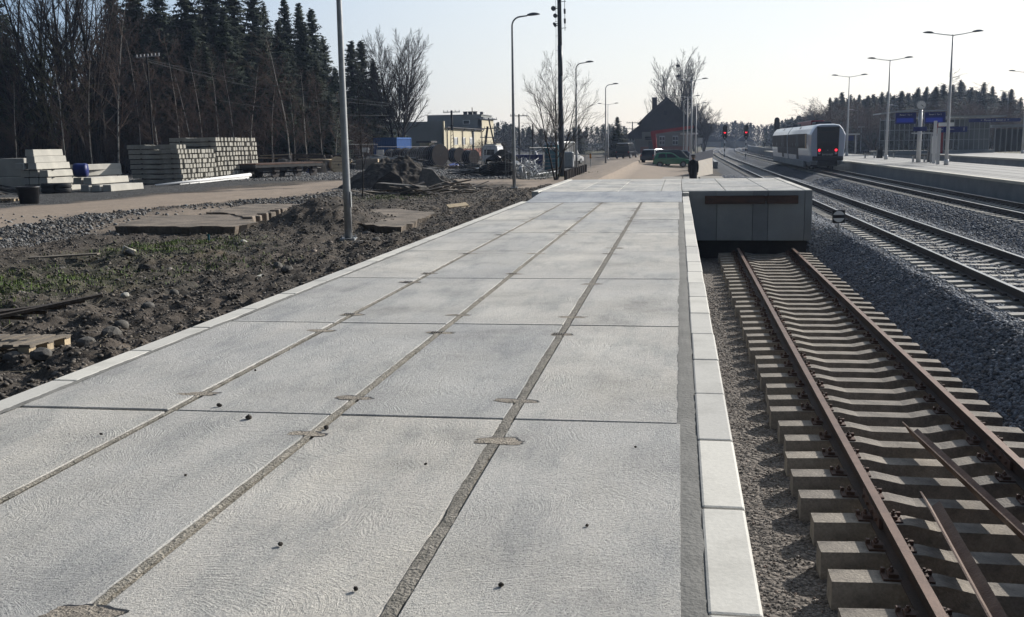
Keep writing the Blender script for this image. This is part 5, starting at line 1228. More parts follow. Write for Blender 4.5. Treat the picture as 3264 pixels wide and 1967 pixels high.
for k, (px_, Y_) in enumerate(((1865, 92), (1882, 92))):
    p = at(px_, 520, Y_); m = MB(); m.cyl((0, 0, 0), (0, 0, 1.25), .03, 6); 
    if k == 1: m.box((.0, -.03, .95), (.16, .02, .4), mi=1)
    m.box((-.3 if k else .3, 0, 1.22), (.7, .03, .04)); single(m, 'barrier_post', [M['galv'], pm('orange_tape', (.6, .25, .03))], ['thin barrier post at the edge of the road beyond the bollards', 'thin barrier post with a small orange marker'][k], 'barrier post', None, 0, False, (p[0], Y_, YZ))
# rail-stub bollards
for k in range(11):
    u = k/10; y_ = 57.8+16.2*u**1.25; x_ = -6.35-.35*u; m = MB(); m.box((0, 0, .27), (.05, .20, .62)); m.box((.05, 0, .27), (.05, .05, .6)); m.box((.09, 0, .27), (.03, .14, .6))
    o = single(m, 'bollard', M['steelrail'], f'dark rail-stub bollard, {ORD[k+1]} from the near end of the row beside the bare tree', 'bollard', 'row of rail-stub bollards', 0, False, (x_, y_, YZ), RD(70)); o.rotation_euler = (rr.uniform(-.06, .06), rr.uniform(-.14, .10), RD(75))
# ---------------------------------------------------------------- spoil heap, slabs, planks and rocks by the platform
def heap(name, c, rx, ry, h, label, seed=0, rot=0):
    n = 120; xs = np.linspace(-1, 1, n); X, Y = np.meshgrid(xs, xs); R = np.sqrt(X*X+Y*Y)
    a = fbm(X*rx+seed, Y*ry, 1.1, 5, seed); Z = h*(np.clip(1-R, 0, 1)**.9)*(.72+.6*a)-.12+(fbm(X*rx, Y*ry, 4.0, 4, seed+2)-.5)*.34*np.clip(1.2-R, 0, 1)
    co_ = np.stack([X*rx, Y*ry, Z], -1).reshape(-1, 3); i_ = np.arange((n-1)**2); r2 = i_//(n-1); c2 = i_ % (n-1); a_ = r2*n+c2
    me = npmesh(name, co_, np.stack([a_, a_+1, a_+n+1, a_+n], -1), [M['soil']]); o = bpy.data.objects.new(name, me); COL.objects.link(o); o.location = c; o.rotation_euler = (0, 0, rot); return tag(o, label, 'spoil heap')
heap('spoil_heap', (-14.6, 51.5, YZ), 3.2, 2.6, 1.95, 'large dark heap of earth behind the broken planks', 3, .3)
heap('spoil_heap', (-12.3, 50.6, YZ), 2.2, 1.7, .8, 'lower shoulder of dark earth and stones right of the large heap', 6)
m = MB(); m.ext([(-.75, -.15), (.75, -.1), (.95, .25), (.3, .45), (-.15, .95), (-.65, 1.0), (-.8, .5)], -.14, .14); o = single(m, 'concrete_chunk', M['rockg'], 'large dark broken concrete slab tilted on the right flank of the spoil heap', 'concrete chunk', None, .03, False, (-11.9, 49.0, YZ), .35); o.rotation_euler = (-.3, .08, .35)
m = MB(); m.ext([(-1.0, 0), (.9, 0), (.5, .7), (-.1, 1.0), (-.7, .55)], -.2, .2); o = single(m, 'concrete_chunk', M['soil'], 'dark broken slab leaning in front of the spoil heap', 'concrete chunk', None, .03, False, (-13.9, 48.0, YZ-.05), -.2); o.rotation_euler = (-.5, 0, -.2)
def old_slab(poly, z, th, label, seed):
    q = random.Random(seed); pts = []
    n = len(poly)
    for i_ in range(n):
        a = Vector(poly[i_]); b = Vector(poly[(i_+1) % n]); L_ = (b-a).length; k = max(2, int(L_/.22))
        for j in range(k):
            p_ = a.lerp(b, j/k); nn_ = Vector((-(b-a).y, (b-a).x)).normalized(); w_ = q.uniform(-.14, .07) if j else q.uniform(-.1, .1); pts.append((p_.x+nn_.x*w_, p_.y+nn_.y*w_))
    m = MB(); k = len(pts); cx = sum(p[0] for p in pts)/k; cy = sum(p[1] for p in pts)/k
    zt = [z+q.uniform(-.012, .012) for _ in pts]
    vs = [(x_, y_, zz) for (x_, y_), zz in zip(pts, zt)]+[(x_+(cx-x_)*.03, y_+(cy-y_)*.03, z-th) for x_, y_ in pts]
    fs = [(i_, k+i_, k+(i_+1) % k, (i_+1) % k) for i_ in range(k)]+[tuple(range(k))]; m.add(vs, fs)
    o = m.build('concrete_slab', M['oldslab'], None); return tag(o, label, 'old slab', 'old paving slabs left in the churned earth')
M['oldslab'] = pm('old_dirty_slab', (.22, .18, .145), (.10, .085, .07), .95, 1.6, .9, 14, var=.2, obj=False)
old_slab([(-14.1, 23.7), (-10.85, 23.6), (-10.75, 24.5), (-11.6, 26.2), (-13.3, 28.0), (-15.2, 27.4)], -.38, .22, 'thick old concrete slab with broken dark front edge, capped with sand, left of the lamp post', 1)
old_slab([(-11.75, 26.4), (-12.1, 29.4), (-12.5, 32.4), (-14.4, 32.6), (-14.0, 28.4), (-13.2, 28.2)], -.35, .24, 'old paving edge of cobbled concrete behind the thick slab', 2)
old_slab([(-6.75, 24.0), (-6.95, 26.5), (-7.1, 29.2), (-8.9, 31.2), (-9.7, 30.6), (-9.5, 26.2), (-8.0, 25.0)], -.44, .18, 'sunlit old concrete slab right of the nearest lamp post', 3)
for k in range(9):
    u = k/9; m = MB(); m.box((0, 0, 0), (.30, .42, .24), top=.93); single(m, 'kerb_block', M['oldslab'], f'old square kerb block, {ORD[k+1]} along the cobbled slab edge left of the nearest lamp post', 'kerb block', 'old kerb blocks along the slab edge', .02, False, (-11.62-.85*u, 26.2+6.2*u, -.45+rr.uniform(-.03, .03)), rr.uniform(-.2, .2)+.1)
m = MB(); m.cyl((0, -.5, 0), (0, .5, 0), .26, 18); m.cyl((0, -.505, 0), (0, .505, 0), .22, 18, mi=1); single(m, 'concrete_pipe', [M['oldslab'], M['black']], 'short dark pipe stub under the end of the cobbled slab edge', 'pipe', None, 0, False, (-11.9, 32.4, -.58), .5)
t = thing('plank_pile', 'pile of grey broken planks and boards at the foot of the spoil heap', 'plank pile', (0, 0, 0))
m = MB(); m2 = MB()
for k in range(75):
    x_, y_ = rr.uniform(-13.6, -9.2), rr.uniform(42.2, 47.5); z_ = float(Hf(x_, y_))+rr.uniform(.03, .32)*max(.2, 1-abs(x_+11.3)/2.6)
    (m2 if rr.random() < .45 else m).box((x_, y_, z_+.08), (rr.uniform(.5, 2.0), rr.uniform(.08, .2), .03), rz=rr.uniform(-1.2, 1.0), ry=rr.uniform(-.3, .3), rx=rr.uniform(-.4, .4))
m.build('plank', M['wood'], t); m2.build('pale_plank', M['oldslab'], t)
m = MB(); m.box((0, 0, 0), (2.6, .55, .28), ry=.05); o = single(m, 'broken_beam', M['rockg'], 'long grey broken beam lying slantwise in the plank pile', 'beam', None, .03, False, (-12.3, 44.2, -.32), -.45)
for k, (x_, y_, rz_, L_, mt, lab) in enumerate(((-7.45, 34.2, .85, .85, 'palewood', 'bright short pallet board lying right of the plank pile'), (-15.9, 21.3, 1.2, .55, 'palewood', 'short pale board on the gravel at the left edge'), (-10.2, 44.2, .1, 2.6, 'wood', 'long pale plank at the right of the plank pile'), (-11.8, 17.9, .1, 1.4, 'wood', 'thin grey stick lying near the grass patch'))):
    z_ = float(Hf(x_, y_))+.1; m = MB()
    if k == 0:
        for b in (-.13, .13): m.box((0, b, 0), (L_, .2, .03))
    else: m.box((0, 0, 0), (L_, .12, .03))
    o = single(m, 'board', M[mt], lab, 'board', None, 0, False, (x_, y_, z_)); o.rotation_euler = (.5 if k == 0 else .05, -.05, rz_)
ROCKS = [(268, 805, .30, .24, .22, 'angular grey rock lying against another above the near pallet'), (205, 815, .26, .22, .20, 'tan angular rock in the near left corner'), (290, 770, .22, .18, .16, 'rounded grey-brown stone just above the angular rocks'), (355, 738, .22, .18, .14, 'round pale stone beside the platform kerb, left of centre'), (345, 718, .30, .14, .05, 'flat white stone flake above the round pale stone'), (300, 700, .13, .12, .10, 'small dark stone left of the white flake'), (228, 677, .28, .2, .14, 'dark rock at the right end of the near grass patch'), (352, 637, .34, .22, .16, 'dark jagged clod with a pale stick'), (312, 612, .24, .16, .10, 'smooth brownish stone near the second grass patch'), (418, 697, .14, .14, .14, 'small round pale stone on the bare earth'), (145, 634, .28, .16, .05, 'flat pale stone above the near grass patch'), (668, 636, .18, .16, .18, 'upright pale stone below the nearest lamp post'), (690, 655, .2, .16, .14, 'grey stone beside the upright stone'), (620, 660, .4, .14, .05, 'flat white shard near the platform kerb'), (990, 570, .3, .22, .18, 'dark angular rock by the kerb right of the nearest lamp post'), (100, 880, .34, .3, .2, 'grey stone under the near pallet'), (30, 872, .3, .3, .2, 'stone at the left edge under the pallet'), (585, 578, .2, .16, .12, 'small white stone in front of the thick old slab'), (860, 578, .3, .2, .1, 'flat stone beside the lamp post base'), (905, 590, .26, .18, .12, 'grey stone right of the lamp post base'), (880, 560, .3, .2, .14, 'stone heap piece behind the lamp post base')]
for k, (u, v, a, b, c_, lab) in enumerate(ROCKS):
    p = gp(u*1.3247, v*1.3247, -.5); sc_ = 1.15; z_ = float(Hf(p[0], p[1])); s2 = (.85 if v < 860 else .6)*(p[1]/13)**.35
    m = MB(); m.rock((0, 0, 0), (a*sc_*s2, b*sc_*s2, c_*1.15*s2), 100+k, sub=2, jag=.05 if 'round' in lab or 'smooth' in lab else .15)
    single(m, 'rock', M['beamc'] if 'white' in lab else (M['rockg'] if 'dark' not in lab else M['soil']), lab, 'rock', 'rocks on the churned earth left of the platform', .004, 'round' in lab or 'smooth' in lab, (p[0], p[1], z_+c_*.25))
m = MB(); m.tube([(0, 0, 0), (.05, .05, .16), (.12, .02, .12), (.25, .1, .05)], [.03, .025, .02, .03], 6); p = gp(293*1.3247, 610*1.3247, -.5); single(m, 'plastic_scrap', M['edge'], 'twisted pale plastic scrap standing up near the second grass patch', 'litter', None, 0, True, (p[0], p[1], float(Hf(p[0], p[1]))))
m = MB(); m.box((0, 0, .07), (.05, .01, .16)); p = gp(502*1.3247, 574*1.3247, -.5); single(m, 'plastic_scrap', M['teal'], 'small turquoise plastic scrap in the second grass patch', 'litter', None, 0, False, (p[0], p[1], float(Hf(p[0], p[1]))))
# antenna mast
t = thing('antenna_mast', 'tall dark tubular antenna mast with dish antennas near its top, rising behind the bare tree', 'mast', (at(1791, 560, 66)[0], 66, YZ), 0)
xm = 0
t.rotation_euler = (0, RD(-.5), 0)
m = MB(); m.tube([(0, 0, 0), (0, 0, 6.4)], [.185, .17], 16); m.tube([(0, 0, 6.4), (0, 0, 8.3)], [.155, .15], 16); m.tube([(0, 0, 8.3), (0, 0, 16)], [.135, .12], 16); m.build('tube', M['mast'] if 'mast' in M else pm('dark_mast', (.05, .065, .085), (.045, .06, .08), .5, 2, 0, var=.05), t, smooth=True)
m = MB(); m.tube([(-.30, 0, .5), (-.30, 0, 6), (-.24, 0, 9), (-.2, 0, 16)], .012, 5)
for k in range(16): m.box((-.22, 0, .8+k*.9), (.16, .02, .02))
m.build('cable_ladder', M['galv'], t)
zt = 10.1
for k, (x_, z_, r_) in enumerate(((-.36, .5, .15), (-.25, .05, .13), (-.32, -.45, .09), (-.26, -.55, .09))):
    m = MB(); m.cyl((x_-.02, -.1, zt+z_), (x_-.02, .1, zt+z_), r_, 14); m.cyl((0, 0, zt+z_), (x_, 0, zt+z_), .03, 6); m.build('dish', M['lampgrey'], t)
for z_ in (.30, -.30): m = MB(); m.box((.34, 0, zt+z_), (.12, .12, .30)); m.build('radio_unit', M['lampgrey'], t)
m = MB(); m.cyl((.34, 0, zt-.9), (.34, 0, zt+1.6), .02, 6); m.cyl((0, 0, zt-.75), (.42, 0, zt-.72), .02, 6); m.cyl((0, 0, zt+.9), (.42, 0, zt+.9), .02, 6); m.build('antenna_pole', M['lampgrey'], t)
# more yard clutter between the wagon and the container
CL = [(955, 82, 'rubber', (1.6, .5, .9), 'dark steel offcuts piled beside the wagon'), (1035, 86, 'galv', (1.2, .5, .5), 'pale metal offcuts behind the upright spools'), (1128, 90, 'rubber', (1.8, .8, 1.0), 'black rolls piled behind the wooden crate'), (1335, 96, 'rubber', (2.4, .8, .8), 'black sheeting in front of the steel drums'), (1500, 90, 'rubber', (2.6, .8, .5), 'dark rags and pipes right of the blue tarpaulin'), (1420, 86, 'wood', (1.6, .5, .3), 'loose boards left of the blue tarpaulin')]
for k, (px_, Y_, mt, d_, lab) in enumerate(CL):
    p = at(px_, 540, Y_); q = random.Random(300+k); m = MB()
    for j in range(26):
        c_ = Vector((p[0]+q.uniform(-1, 1)*d_[0]/2, Y_+q.uniform(-1, 1)*d_[1]/2, YZ+.05+q.random()*d_[2])); v_ = Vector((q.uniform(-1, 1), q.uniform(-.6, .6), q.uniform(-.35, .35))).normalized()*q.uniform(.25, .8); m.tube([c_-v_, c_+v_], q.uniform(.02, .06), 5)
    m.rock((p[0], Y_, YZ+.1), (d_[0], d_[1], d_[2]*1.1), 400+k, sub=2, jag=.2)
    t = thing('scrap_pile', lab, 'scrap pile'); m.build('pile', M[mt], t)
# ================================================================ BUILDINGS
M['cream'] = pm('cream_render', (.56, .50, .36), (.50, .45, .33), .9, .4, .1, 8, var=.05)
M['greyrender'] = pm('grey_render', (.235, .245, .235), (.19, .20, .19), .9, .25, .1, 6, var=.07)
M['roofgrey'] = pm('sheet_roof', (.22, .23, .25), None, .6, 1, 0)
M['redwall'] = pm('reddish_plinth', (.42, .17, .13), (.30, .13, .10), .9, .6, .1)
M['tile'] = pm('dark_tiles', (.045, .04, .04), (.03, .028, .03), .85, 1, .4, 5, var=.15)
M['housewall'] = pm('house_render', (.30, .27, .23), (.26, .23, .20), .9, .5, .1)
M['curtain'] = pm('curtained_window', (.45, .46, .46), (.30, .32, .34), .4, 2, 0)
t = thing('building', 'flat-roofed cream and grey railway building with a row of windows and downpipes behind the yard', 'building')
gz = -.9
m = MB()
m.box((-37.35, 176, (4.2+gz)/2), (.3, 32, 4.2-gz)); m.build('wall', M['cream'], t)
m = MB(); m.box((-37.2, 176, gz+.85), (.12, 31.8, 1.7)); m.build('plinth', M['redwall'], t)
m = MB(); m.box((-49.5, 160.2, (5.25+gz)/2), (24.6, .4, 5.25-gz)); m.build('gable_wall', M['greyrender'], t)
m = MB(); m.box((-37.2, 160.2, (5.3+gz)/2+.6), (.22, .55, 5.3-gz-1.2)); m.build('corner_pilaster', M['cream'], t)
m = MB(); m.add([(-61, 160.4, 5.1), (-36.7, 160.4, 4.35), (-36.7, 192.4, 4.35), (-61, 192.4, 5.1), (-61, 160.4, 5.0), (-36.7, 160.4, 4.22), (-36.7, 192.4, 4.22), (-61, 192.4, 5.0)], [(0, 1, 2, 3), (7, 6, 5, 4), (0, 4, 5, 1), (1, 5, 6, 2), (2, 6, 7, 3), (3, 7, 4, 0)]); m.build('roof', M['roofgrey'], t)
m = MB(); m.box((-42.6, 198, (7.1+gz)/2), (10.6, 11, 7.1-gz)); b = m.build('upper_block', M['greyrender'], t)
m = MB(); m.box((-40.2, 192.4, 5.75), (1.35, .1, .78)); w = m.build('window', M['white'], b); m = MB(); m.box((-40.2, 192.33, 5.75), (1.1, .06, .58)); m.build('pane', M['glass'], w)
m = MB(); m.box((-42.6, 198, 7.15), (10.9, 11.3, .1)); m.build('coping', M['roofgrey'], b)
m = MB(); m.box((-37.6, 198.7, (6.35+gz)/2), (.8, 12.4, 6.35-gz)); m.build('wall', M['cream'], t)
m = MB(); m.box((-37.5, 198.7, 6.5), (1.3, 12.7, .35)); m.build('roof', M['roofgrey'], t)
for k in range(3):
    m = MB(); m.box((-40.9+.95*k, 195, 7.45), (.7, .7, .55)); m.box((-40.9+.95*k, 195, 7.78), (.85, .85, .1)); m.build('chimney', M['tile'], t)
m = MB(); m.box((-37.9, 196, 7.45), (.55, .6, .6)); m.build('chimney', M['tile'], t)
m = MB(); m.cyl((-39.6, 195.2, 7.3), (-39.6, 195.2, 8.6), .08, 6); m.build('flue', M['tile'], t)
for yw in (169, 175.2, 181.9):
    m = MB(); m.box((-37.17, yw, 2.15), (.08, 2.9, 1.25)); w = m.build('window', M['white'], t)
    m = MB(); m.box((-37.12, yw-.3, 2.1), (.04, 1.9, .95)); m.build('pane', M['curtain'], w)
    m = MB(); m.box((-37.13, yw+1.05, 2.15), (.05, .5, 1.15)); m.build('shutter_edge', M['glass'], w)
for yw, r_ in ((162, .09), (174, .09), (183, .22), (191.5, .09)):
    m = MB(); m.tube([(-36.7, yw, 4.25), (-36.75, yw, 4.05), (-37.05, yw, 3.8), (-37.05, yw, gz)], r_, 6); m.build('downpipe', M['tile'] if r_ < .2 else M['galv'], t)
m = MB(); m.cyl((-36.7, 160.5, 4.3), (-36.7, 192.2, 4.3), .1, 6); m.build('gutter', M['tile'], t)
t = thing('shed', 'small pale yellowish shed with dark flat roof between the blue container and the brown drums', 'shed', (0, 0, 0))
a, b = at(1338, 480, 140), at(1368, 480, 140)
m = MB(); m.box(((a[0]+b[0])/2, 141.5, .55), (b[0]-a[0], 3, 2.6)); m.build('wall', M['cream'], t); m = MB(); m.box(((a[0]+b[0])/2, 141.4, 1.98), (b[0]-a[0]+.8, 3.6, .26)); m.build('roof', M['tile'], t)
# station house
t = thing('station_house', 'old station house with steep dark roof seen gable end on, behind the red canopy frame', 'house')
Y = 198
m = MB(); gz = -1.0
W_ = [(-7.2, gz), (2.35, gz), (2.35, 3.4), (-7.2, 3.4)]
m.ext(W_, Y, Y+16); m.build('wall', M['housewall'], t)
m = MB(); m.ext([(-7.2, 3.4), (2.35, 3.4), (2.2, 5.0), (-2.35, 9.5), (-6.1, 6.4), (-7.2, 5.2)], Y-.02, Y-.01+.3); m.build('gable', M['tile'], t)
m = MB(); m.ext([(-8.0, 4.9), (-7.2, 5.6), (-6.0, 6.8), (-2.35, 9.95), (2.0, 5.8), (2.9, 4.8), (3.9, 3.6), (3.9, 3.3), (2.2, 5.0), (-2.35, 9.45), (-6.2, 6.2), (-7.4, 5.0)], Y-.7, Y+16.5); m.build('roof', M['tile'], t)
m = MB(); m.ext([(-10.6, gz), (-7.2, gz), (-7.2, 2.4), (-10.6, 2.4)], Y+.5, Y+13); m.build('wing_wall', M['housewall'], t)
m = MB(); m.ext([(-11.0, 2.15), (-10.6, 2.45), (-7.0, 5.1), (-7.0, 2.15)], Y, Y+13.4); m.build('wing_roof', M['tile'], t)
m = MB(); m.box((-4.75, Y+3, 8.0), (.95, .95, 4.0)); m.build('chimney', M['tile'], t)
m = MB(); m.box((-2.4, Y-.06, -.2), (9.8, .08, 1.6)); m.build('plinth', M['redwall'], t)
for xx in (-9.0, -3.2, -.7):
    m = MB(); m.box((xx, Y-.03 if xx > -7 else Y+.44, 1.75), (1.05, .1, 1.75)); w = m.build('window', M['white'], t)
    for q in (-.26, .26):
        for z_ in (1.2, 2.0): m = MB(); m.box((xx+q, (Y-.03 if xx > -7 else Y+.44)-.06, z_+.1), (.38, .03, .62)); m.build('pane', M['glass'], w)
m = MB(); m.box((-5.2, Y-.08, .4), (1.1, .1, 2.6)); m.build('door', M['darkwood'], t)
m = MB(); m.box((-5.3, Y-.6, 2.2), (2.2, 1.2, .25), rx=-.3); m.build('porch_roof', M['tile'], t)
m = MB(); m.box((-2.6, Y-.05, 6.9), (.7, .1, .8)); m.build('attic_window', M['glass'], t)
t = thing('annex', 'low blue-grey building left of the station house', 'building')
a, b = at(1978, 470, 215), at(2022, 470, 215); m = MB(); m.box(((a[0]+b[0])/2, 218, .9), (b[0]-a[0], 6, 4)); m.build('wall', M['roofgrey'], t); m = MB(); m.box(((a[0]+b[0])/2, 218, 3.0), (b[0]-a[0]+.6, 6.8, .3)); m.build('roof', M['tile'], t)
# red canopy frame
t = thing('canopy', 'bright red angular canopy frame in front of the station house', 'canopy')
Y = 150
P_ = lambda u, v: (at(u, v, Y)[0], at(u, v, Y)[2])
m = MB(); m.ext([P_(2074, 423), P_(2076, 418), P_(2209, 400), P_(2212, 404), P_(2209, 409), P_(2090, 427), P_(2094, 479), P_(2083, 480)], Y, Y+1.4); m.build('frame', M['red'], t)
m = MB(); a = P_(2168, 426); b = P_(2226, 428); m.box(((a[0]+b[0])/2, Y+4, a[1]), (b[0]-a[0], 5, .2)); m.build('roof', M['whitepole'], t)
for u in (2187, 2200, 2218): m = MB(); a = P_(u, 428); m.cyl((a[0], Y+2, a[1]), (a[0], Y+2, -1), .1, 8); m.build('post', M['whitepole'], t)
t = thing('info_board', 'pale grey information board on two legs right of the canopy', 'notice board'); a = P_(2222, 440); b = P_(2236, 458)
m = MB(); m.box(((a[0]+b[0])/2, Y-5, (a[1]+b[1])/2), (b[0]-a[0], .2, a[1]-b[1])); m.build('board', M['whitepole'], t)
for u in (a[0], b[0]): m = MB(); m.cyl((u, Y-5, -1), (u, Y-5, a[1]), .06, 6); m.build('leg', M['galv'], t)
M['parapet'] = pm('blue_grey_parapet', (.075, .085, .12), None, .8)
# far-side platform ramp with blue-shaded parapet
t = thing('platform_ramp', 'concrete ramp with sunlit pale side and a dark parapet right of the person', 'ramp')
p0 = gp(2230, 535, -.85); p1 = gp(2274, 519, -.85); Yn, Yf = 74, 108
A = lambda u, v, Y: at(u, v, Y)
vs = [A(2215, 531, 72), A(2273, 520, 80), A(2273, 503, 82), A(2205, 520, 74)]
zb = -1.1
vs = [(vs[0][0], 72, -.95), (vs[1][0], 80, -.95), (vs[2][0], 83.5, vs[2][2]), (vs[3][0], 76, vs[3][2])]
m = MB(); m.add([vs[0], vs[1], vs[2], vs[3], (vs[0][0], 72, zb-.3), (vs[1][0], 80, zb-.3), (vs[2][0], 84, zb-.3), (vs[3][0], 76, zb-.3)], [(0, 1, 2, 3), (0, 4, 5, 1), (1, 5, 6, 2), (2, 6, 7, 3), (3, 7, 4, 0)]); m.build('ramp_surface', M['housewall'], t)
a = A(2197, 493, 88); b = A(2273, 477, 92); m = MB(); m.add([(a[0], 88, -1.0), (b[0], 92, -1.0), (b[0], 92, b[2]), (a[0], 88, a[2]), (a[0], 88.3, -1.0), (b[0], 92.3, -1.0), (b[0], 92.3, b[2]), (a[0], 88.3, a[2])], [(0, 1, 2, 3), (7, 6, 5, 4), (3, 2, 6, 7), (1, 5, 6, 2), (0, 3, 7, 4)]); m.build('parapet', M['parapet'], t)
M['pavegrey'] = pm('worn_pavement_slabs', (.30, .275, .24), (.21, .195, .18), .9, .6, .2, 20, var=.1, obj=False)
# paved strip behind the deck
m = MB(); 
for a_, b_ in ((-1.5, .25), (.30, 1.35), (1.42, 3.0)):
    for k in range(11): m.box(((a_+b_)/2, 41.2+3*k, -.985+.002*k+rr.uniform(-.01, .01)), (b_-a_-.03, 2.93, .12))
o = m.build('pavement', M['pavegrey'], None); o['kind'] = 'structure'
# utility poles and wires
M['wire'] = pm('overhead_wire', (.12, .13, .14), None, .5)
def upole(px_, ty, by, Y, label, arms=1, lat=False, A_=False):
    p = at(px_, ty, Y); h = p[2]+.8; t = thing('utility_pole', label, 'utility pole', (p[0], Y, -.8), rr.uniform(-.2, .2), 'utility poles with crossarms')
    m = MB()
    if A_: m.cyl((-.9, 0, 0), (-.15, 0, h*.8), .16, 8); m.cyl((1.3, 0, 0), (0, 0, h), .14, 8, r2=.1); m.cyl((-.5, 0, .9), (.8, 0, .9), .1, 6)
    elif lat:
        for s in (-.3, .3): m.tube([(s, 0, 0), (s*.5, 0, h*.62), (0, 0, h)], .06, 5)
        for k in range(9): m.tube([(-.3+.015*k, 0, h*.07*k), (.3-.015*k, 0, h*.07*(k+.5))], .03, 4)
        m.box((0, 0, h*.8), (.26, .22, h*.4))
    else: m.cyl((0, 0, 0), (0, 0, h), .16, 8, r2=.11)
    m.build('pole', M['bark'], t)
    m = MB()
    for k in range(arms):
        z_ = h-.25-k*1.3; m.box((0, 0, z_), (2.6, .1, .12))
        for s in (-1.2, -.6, .6, 1.2): m.cyl((s, 0, z_), (s, 0, z_+.3), .05, 6)
    m.build('crossarm', M['galv'], t)
upole(1439, 352, 465, 150, 'lattice utility pole in front of the cream wall', 1, True)
upole(1557, 376, 465, 150, 'A-shaped dark utility pole right of the cream building', 3, False, True)
upole(1654, 364, 500, 150, 'utility pole with crossarm between the building and the mast', 1)
upole(1698, 396, 480, 160, 'short dark utility pole left of the bare tree', 0)
upole(2016, 388, 450, 230, 'slim utility pole beyond the small spruce', 2)
def wire(a, b, sag, label, r_=.012):
    m = MB(); a, b = Vector(a), Vector(b); pts = [a.lerp(b, u)-Vector((0, 0, sag*4*u*(1-u))) for u in np.linspace(0, 1, 18)]; m.tube(pts, r_, 4); tag(m.build('overhead_wire', M['wire'], None), label, 'wire', 'overhead wires')
wire(at(-40, 235, 85), at(430, 268, 78), .3, 'overhead wire crossing the bare trees at upper left')
wire(at(-40, 160, 85), at(470, 195, 78), .3, 'uppermost overhead wire crossing the bare trees at upper left')
wire(at(470, 195, 78), at(1240, 337, 110), .6, 'overhead wire slanting down across the spruces')
wire(at(430, 180, 78), at(1240, 330, 110), .4, 'upper overhead wire slanting down across the spruces')
wire(at(700, 320, 85), at(1240, 368, 110), .4, 'lowest overhead wire running in front of the spruces')
wire(at(1557, 385, 150), at(1654, 370, 150), .8, 'wire between the A-shaped pole and the next pole')
wire(at(1300, 330, 130), at(1439, 356, 150), .8, 'wire running into the lattice pole')
# insulator bar among the bare trees
m = MB(); a = at(436, 184, 74); b = at(506, 178, 74); m.cyl(a, b, .04, 6)
for k in range(7): q = Vector(a).lerp(Vector(b), k/6); m.cyl(q, q+Vector((0, 0, .22)), .06, 6)
p_ = Vector(at(468, 182, 74)); single(m, 'insulator_bar', M['galv'], 'crossbar of white insulators among the bare trees', 'insulators'); m = MB(); m.cyl((p_.x, p_.y, -.6), p_, .07, 8); single(m, 'telegraph_pole', M['bark'], 'old telegraph pole with white insulators standing in front of the bare trees', 'utility pole')
# ================================================================ TREES
def spruce(seed, h=10.0, rad=2.2, dens=1.0, low=.04):
    q = random.Random(seed); tk = MB(); tk.tube([(0, 0, -.2), (0, 0, h*.5), (0, 0, h*.98)], [h*.014+.05, h*.010, .015], 6)
    V = []; F = []
    z = h*low
    while z < h*.985:
        t_ = z/h; R0 = rad*1.12*((1-t_)**.95)+.05; nb = int(6+6*dens*(1-t_)+q.random()*2)
        for _ in range(nb):
            a = q.uniform(0, 6.283); L = R0*q.uniform(.5, 1.15); zz = z+q.uniform(-.16, .16); dr = -.30*(1-t_)-.05; up = .22*(1-t_)
            if t_ > .85: dr = .35
            n = max(4, int(L/.13)); ca_, sa_ = math.cos(a), math.sin(a)
            for k in range(n):
                u = (k+.6)/n; px_ = L*u; pz = zz+dr*L*u+up*L*u*u*1.3; ln = (.34*(1-.45*u)+.10)*min(1, .22+.9*R0/rad)
                for s in (-1, 1):
                    b = a+s*q.uniform(.5, 1.15); x0, y0 = px_*ca_, px_*sa_
                    x1, y1 = x0+ln*math.cos(b), y0+ln*math.sin(b); w = .07+.04*q.random(); o = len(V)
                    V += [(x0-w*sa_*.6, y0+w*ca_*.6, pz+.03), (x0+w*ca_, y0+w*sa_, pz-.03), (x1, y1, pz-q.uniform(.02, .22)*ln/.3)]
                    F.append((o, o+1, o+2))
                if q.random() < .8:
                    o = len(V); w = .06; V += [(px_*ca_-w*sa_, px_*sa_+w*ca_, pz), (px_*ca_+w*sa_, px_*sa_-w*ca_, pz), (px_*ca_, px_*sa_, pz-ln*q.uniform(.7, 1.5))]; F.append((o, o+1, o+2))
        z += (.15+.07*q.random())*(1 if dens >= 1 else 1.25)*(.42+.58*min(1, 1.5*(1-t_)))
    me = npmesh('crown', np.array(V), np.array(F), [M['needle'] if seed % 2 else M['needle2']], 3)
    return tk.mesh('trunk', M['bark']), me
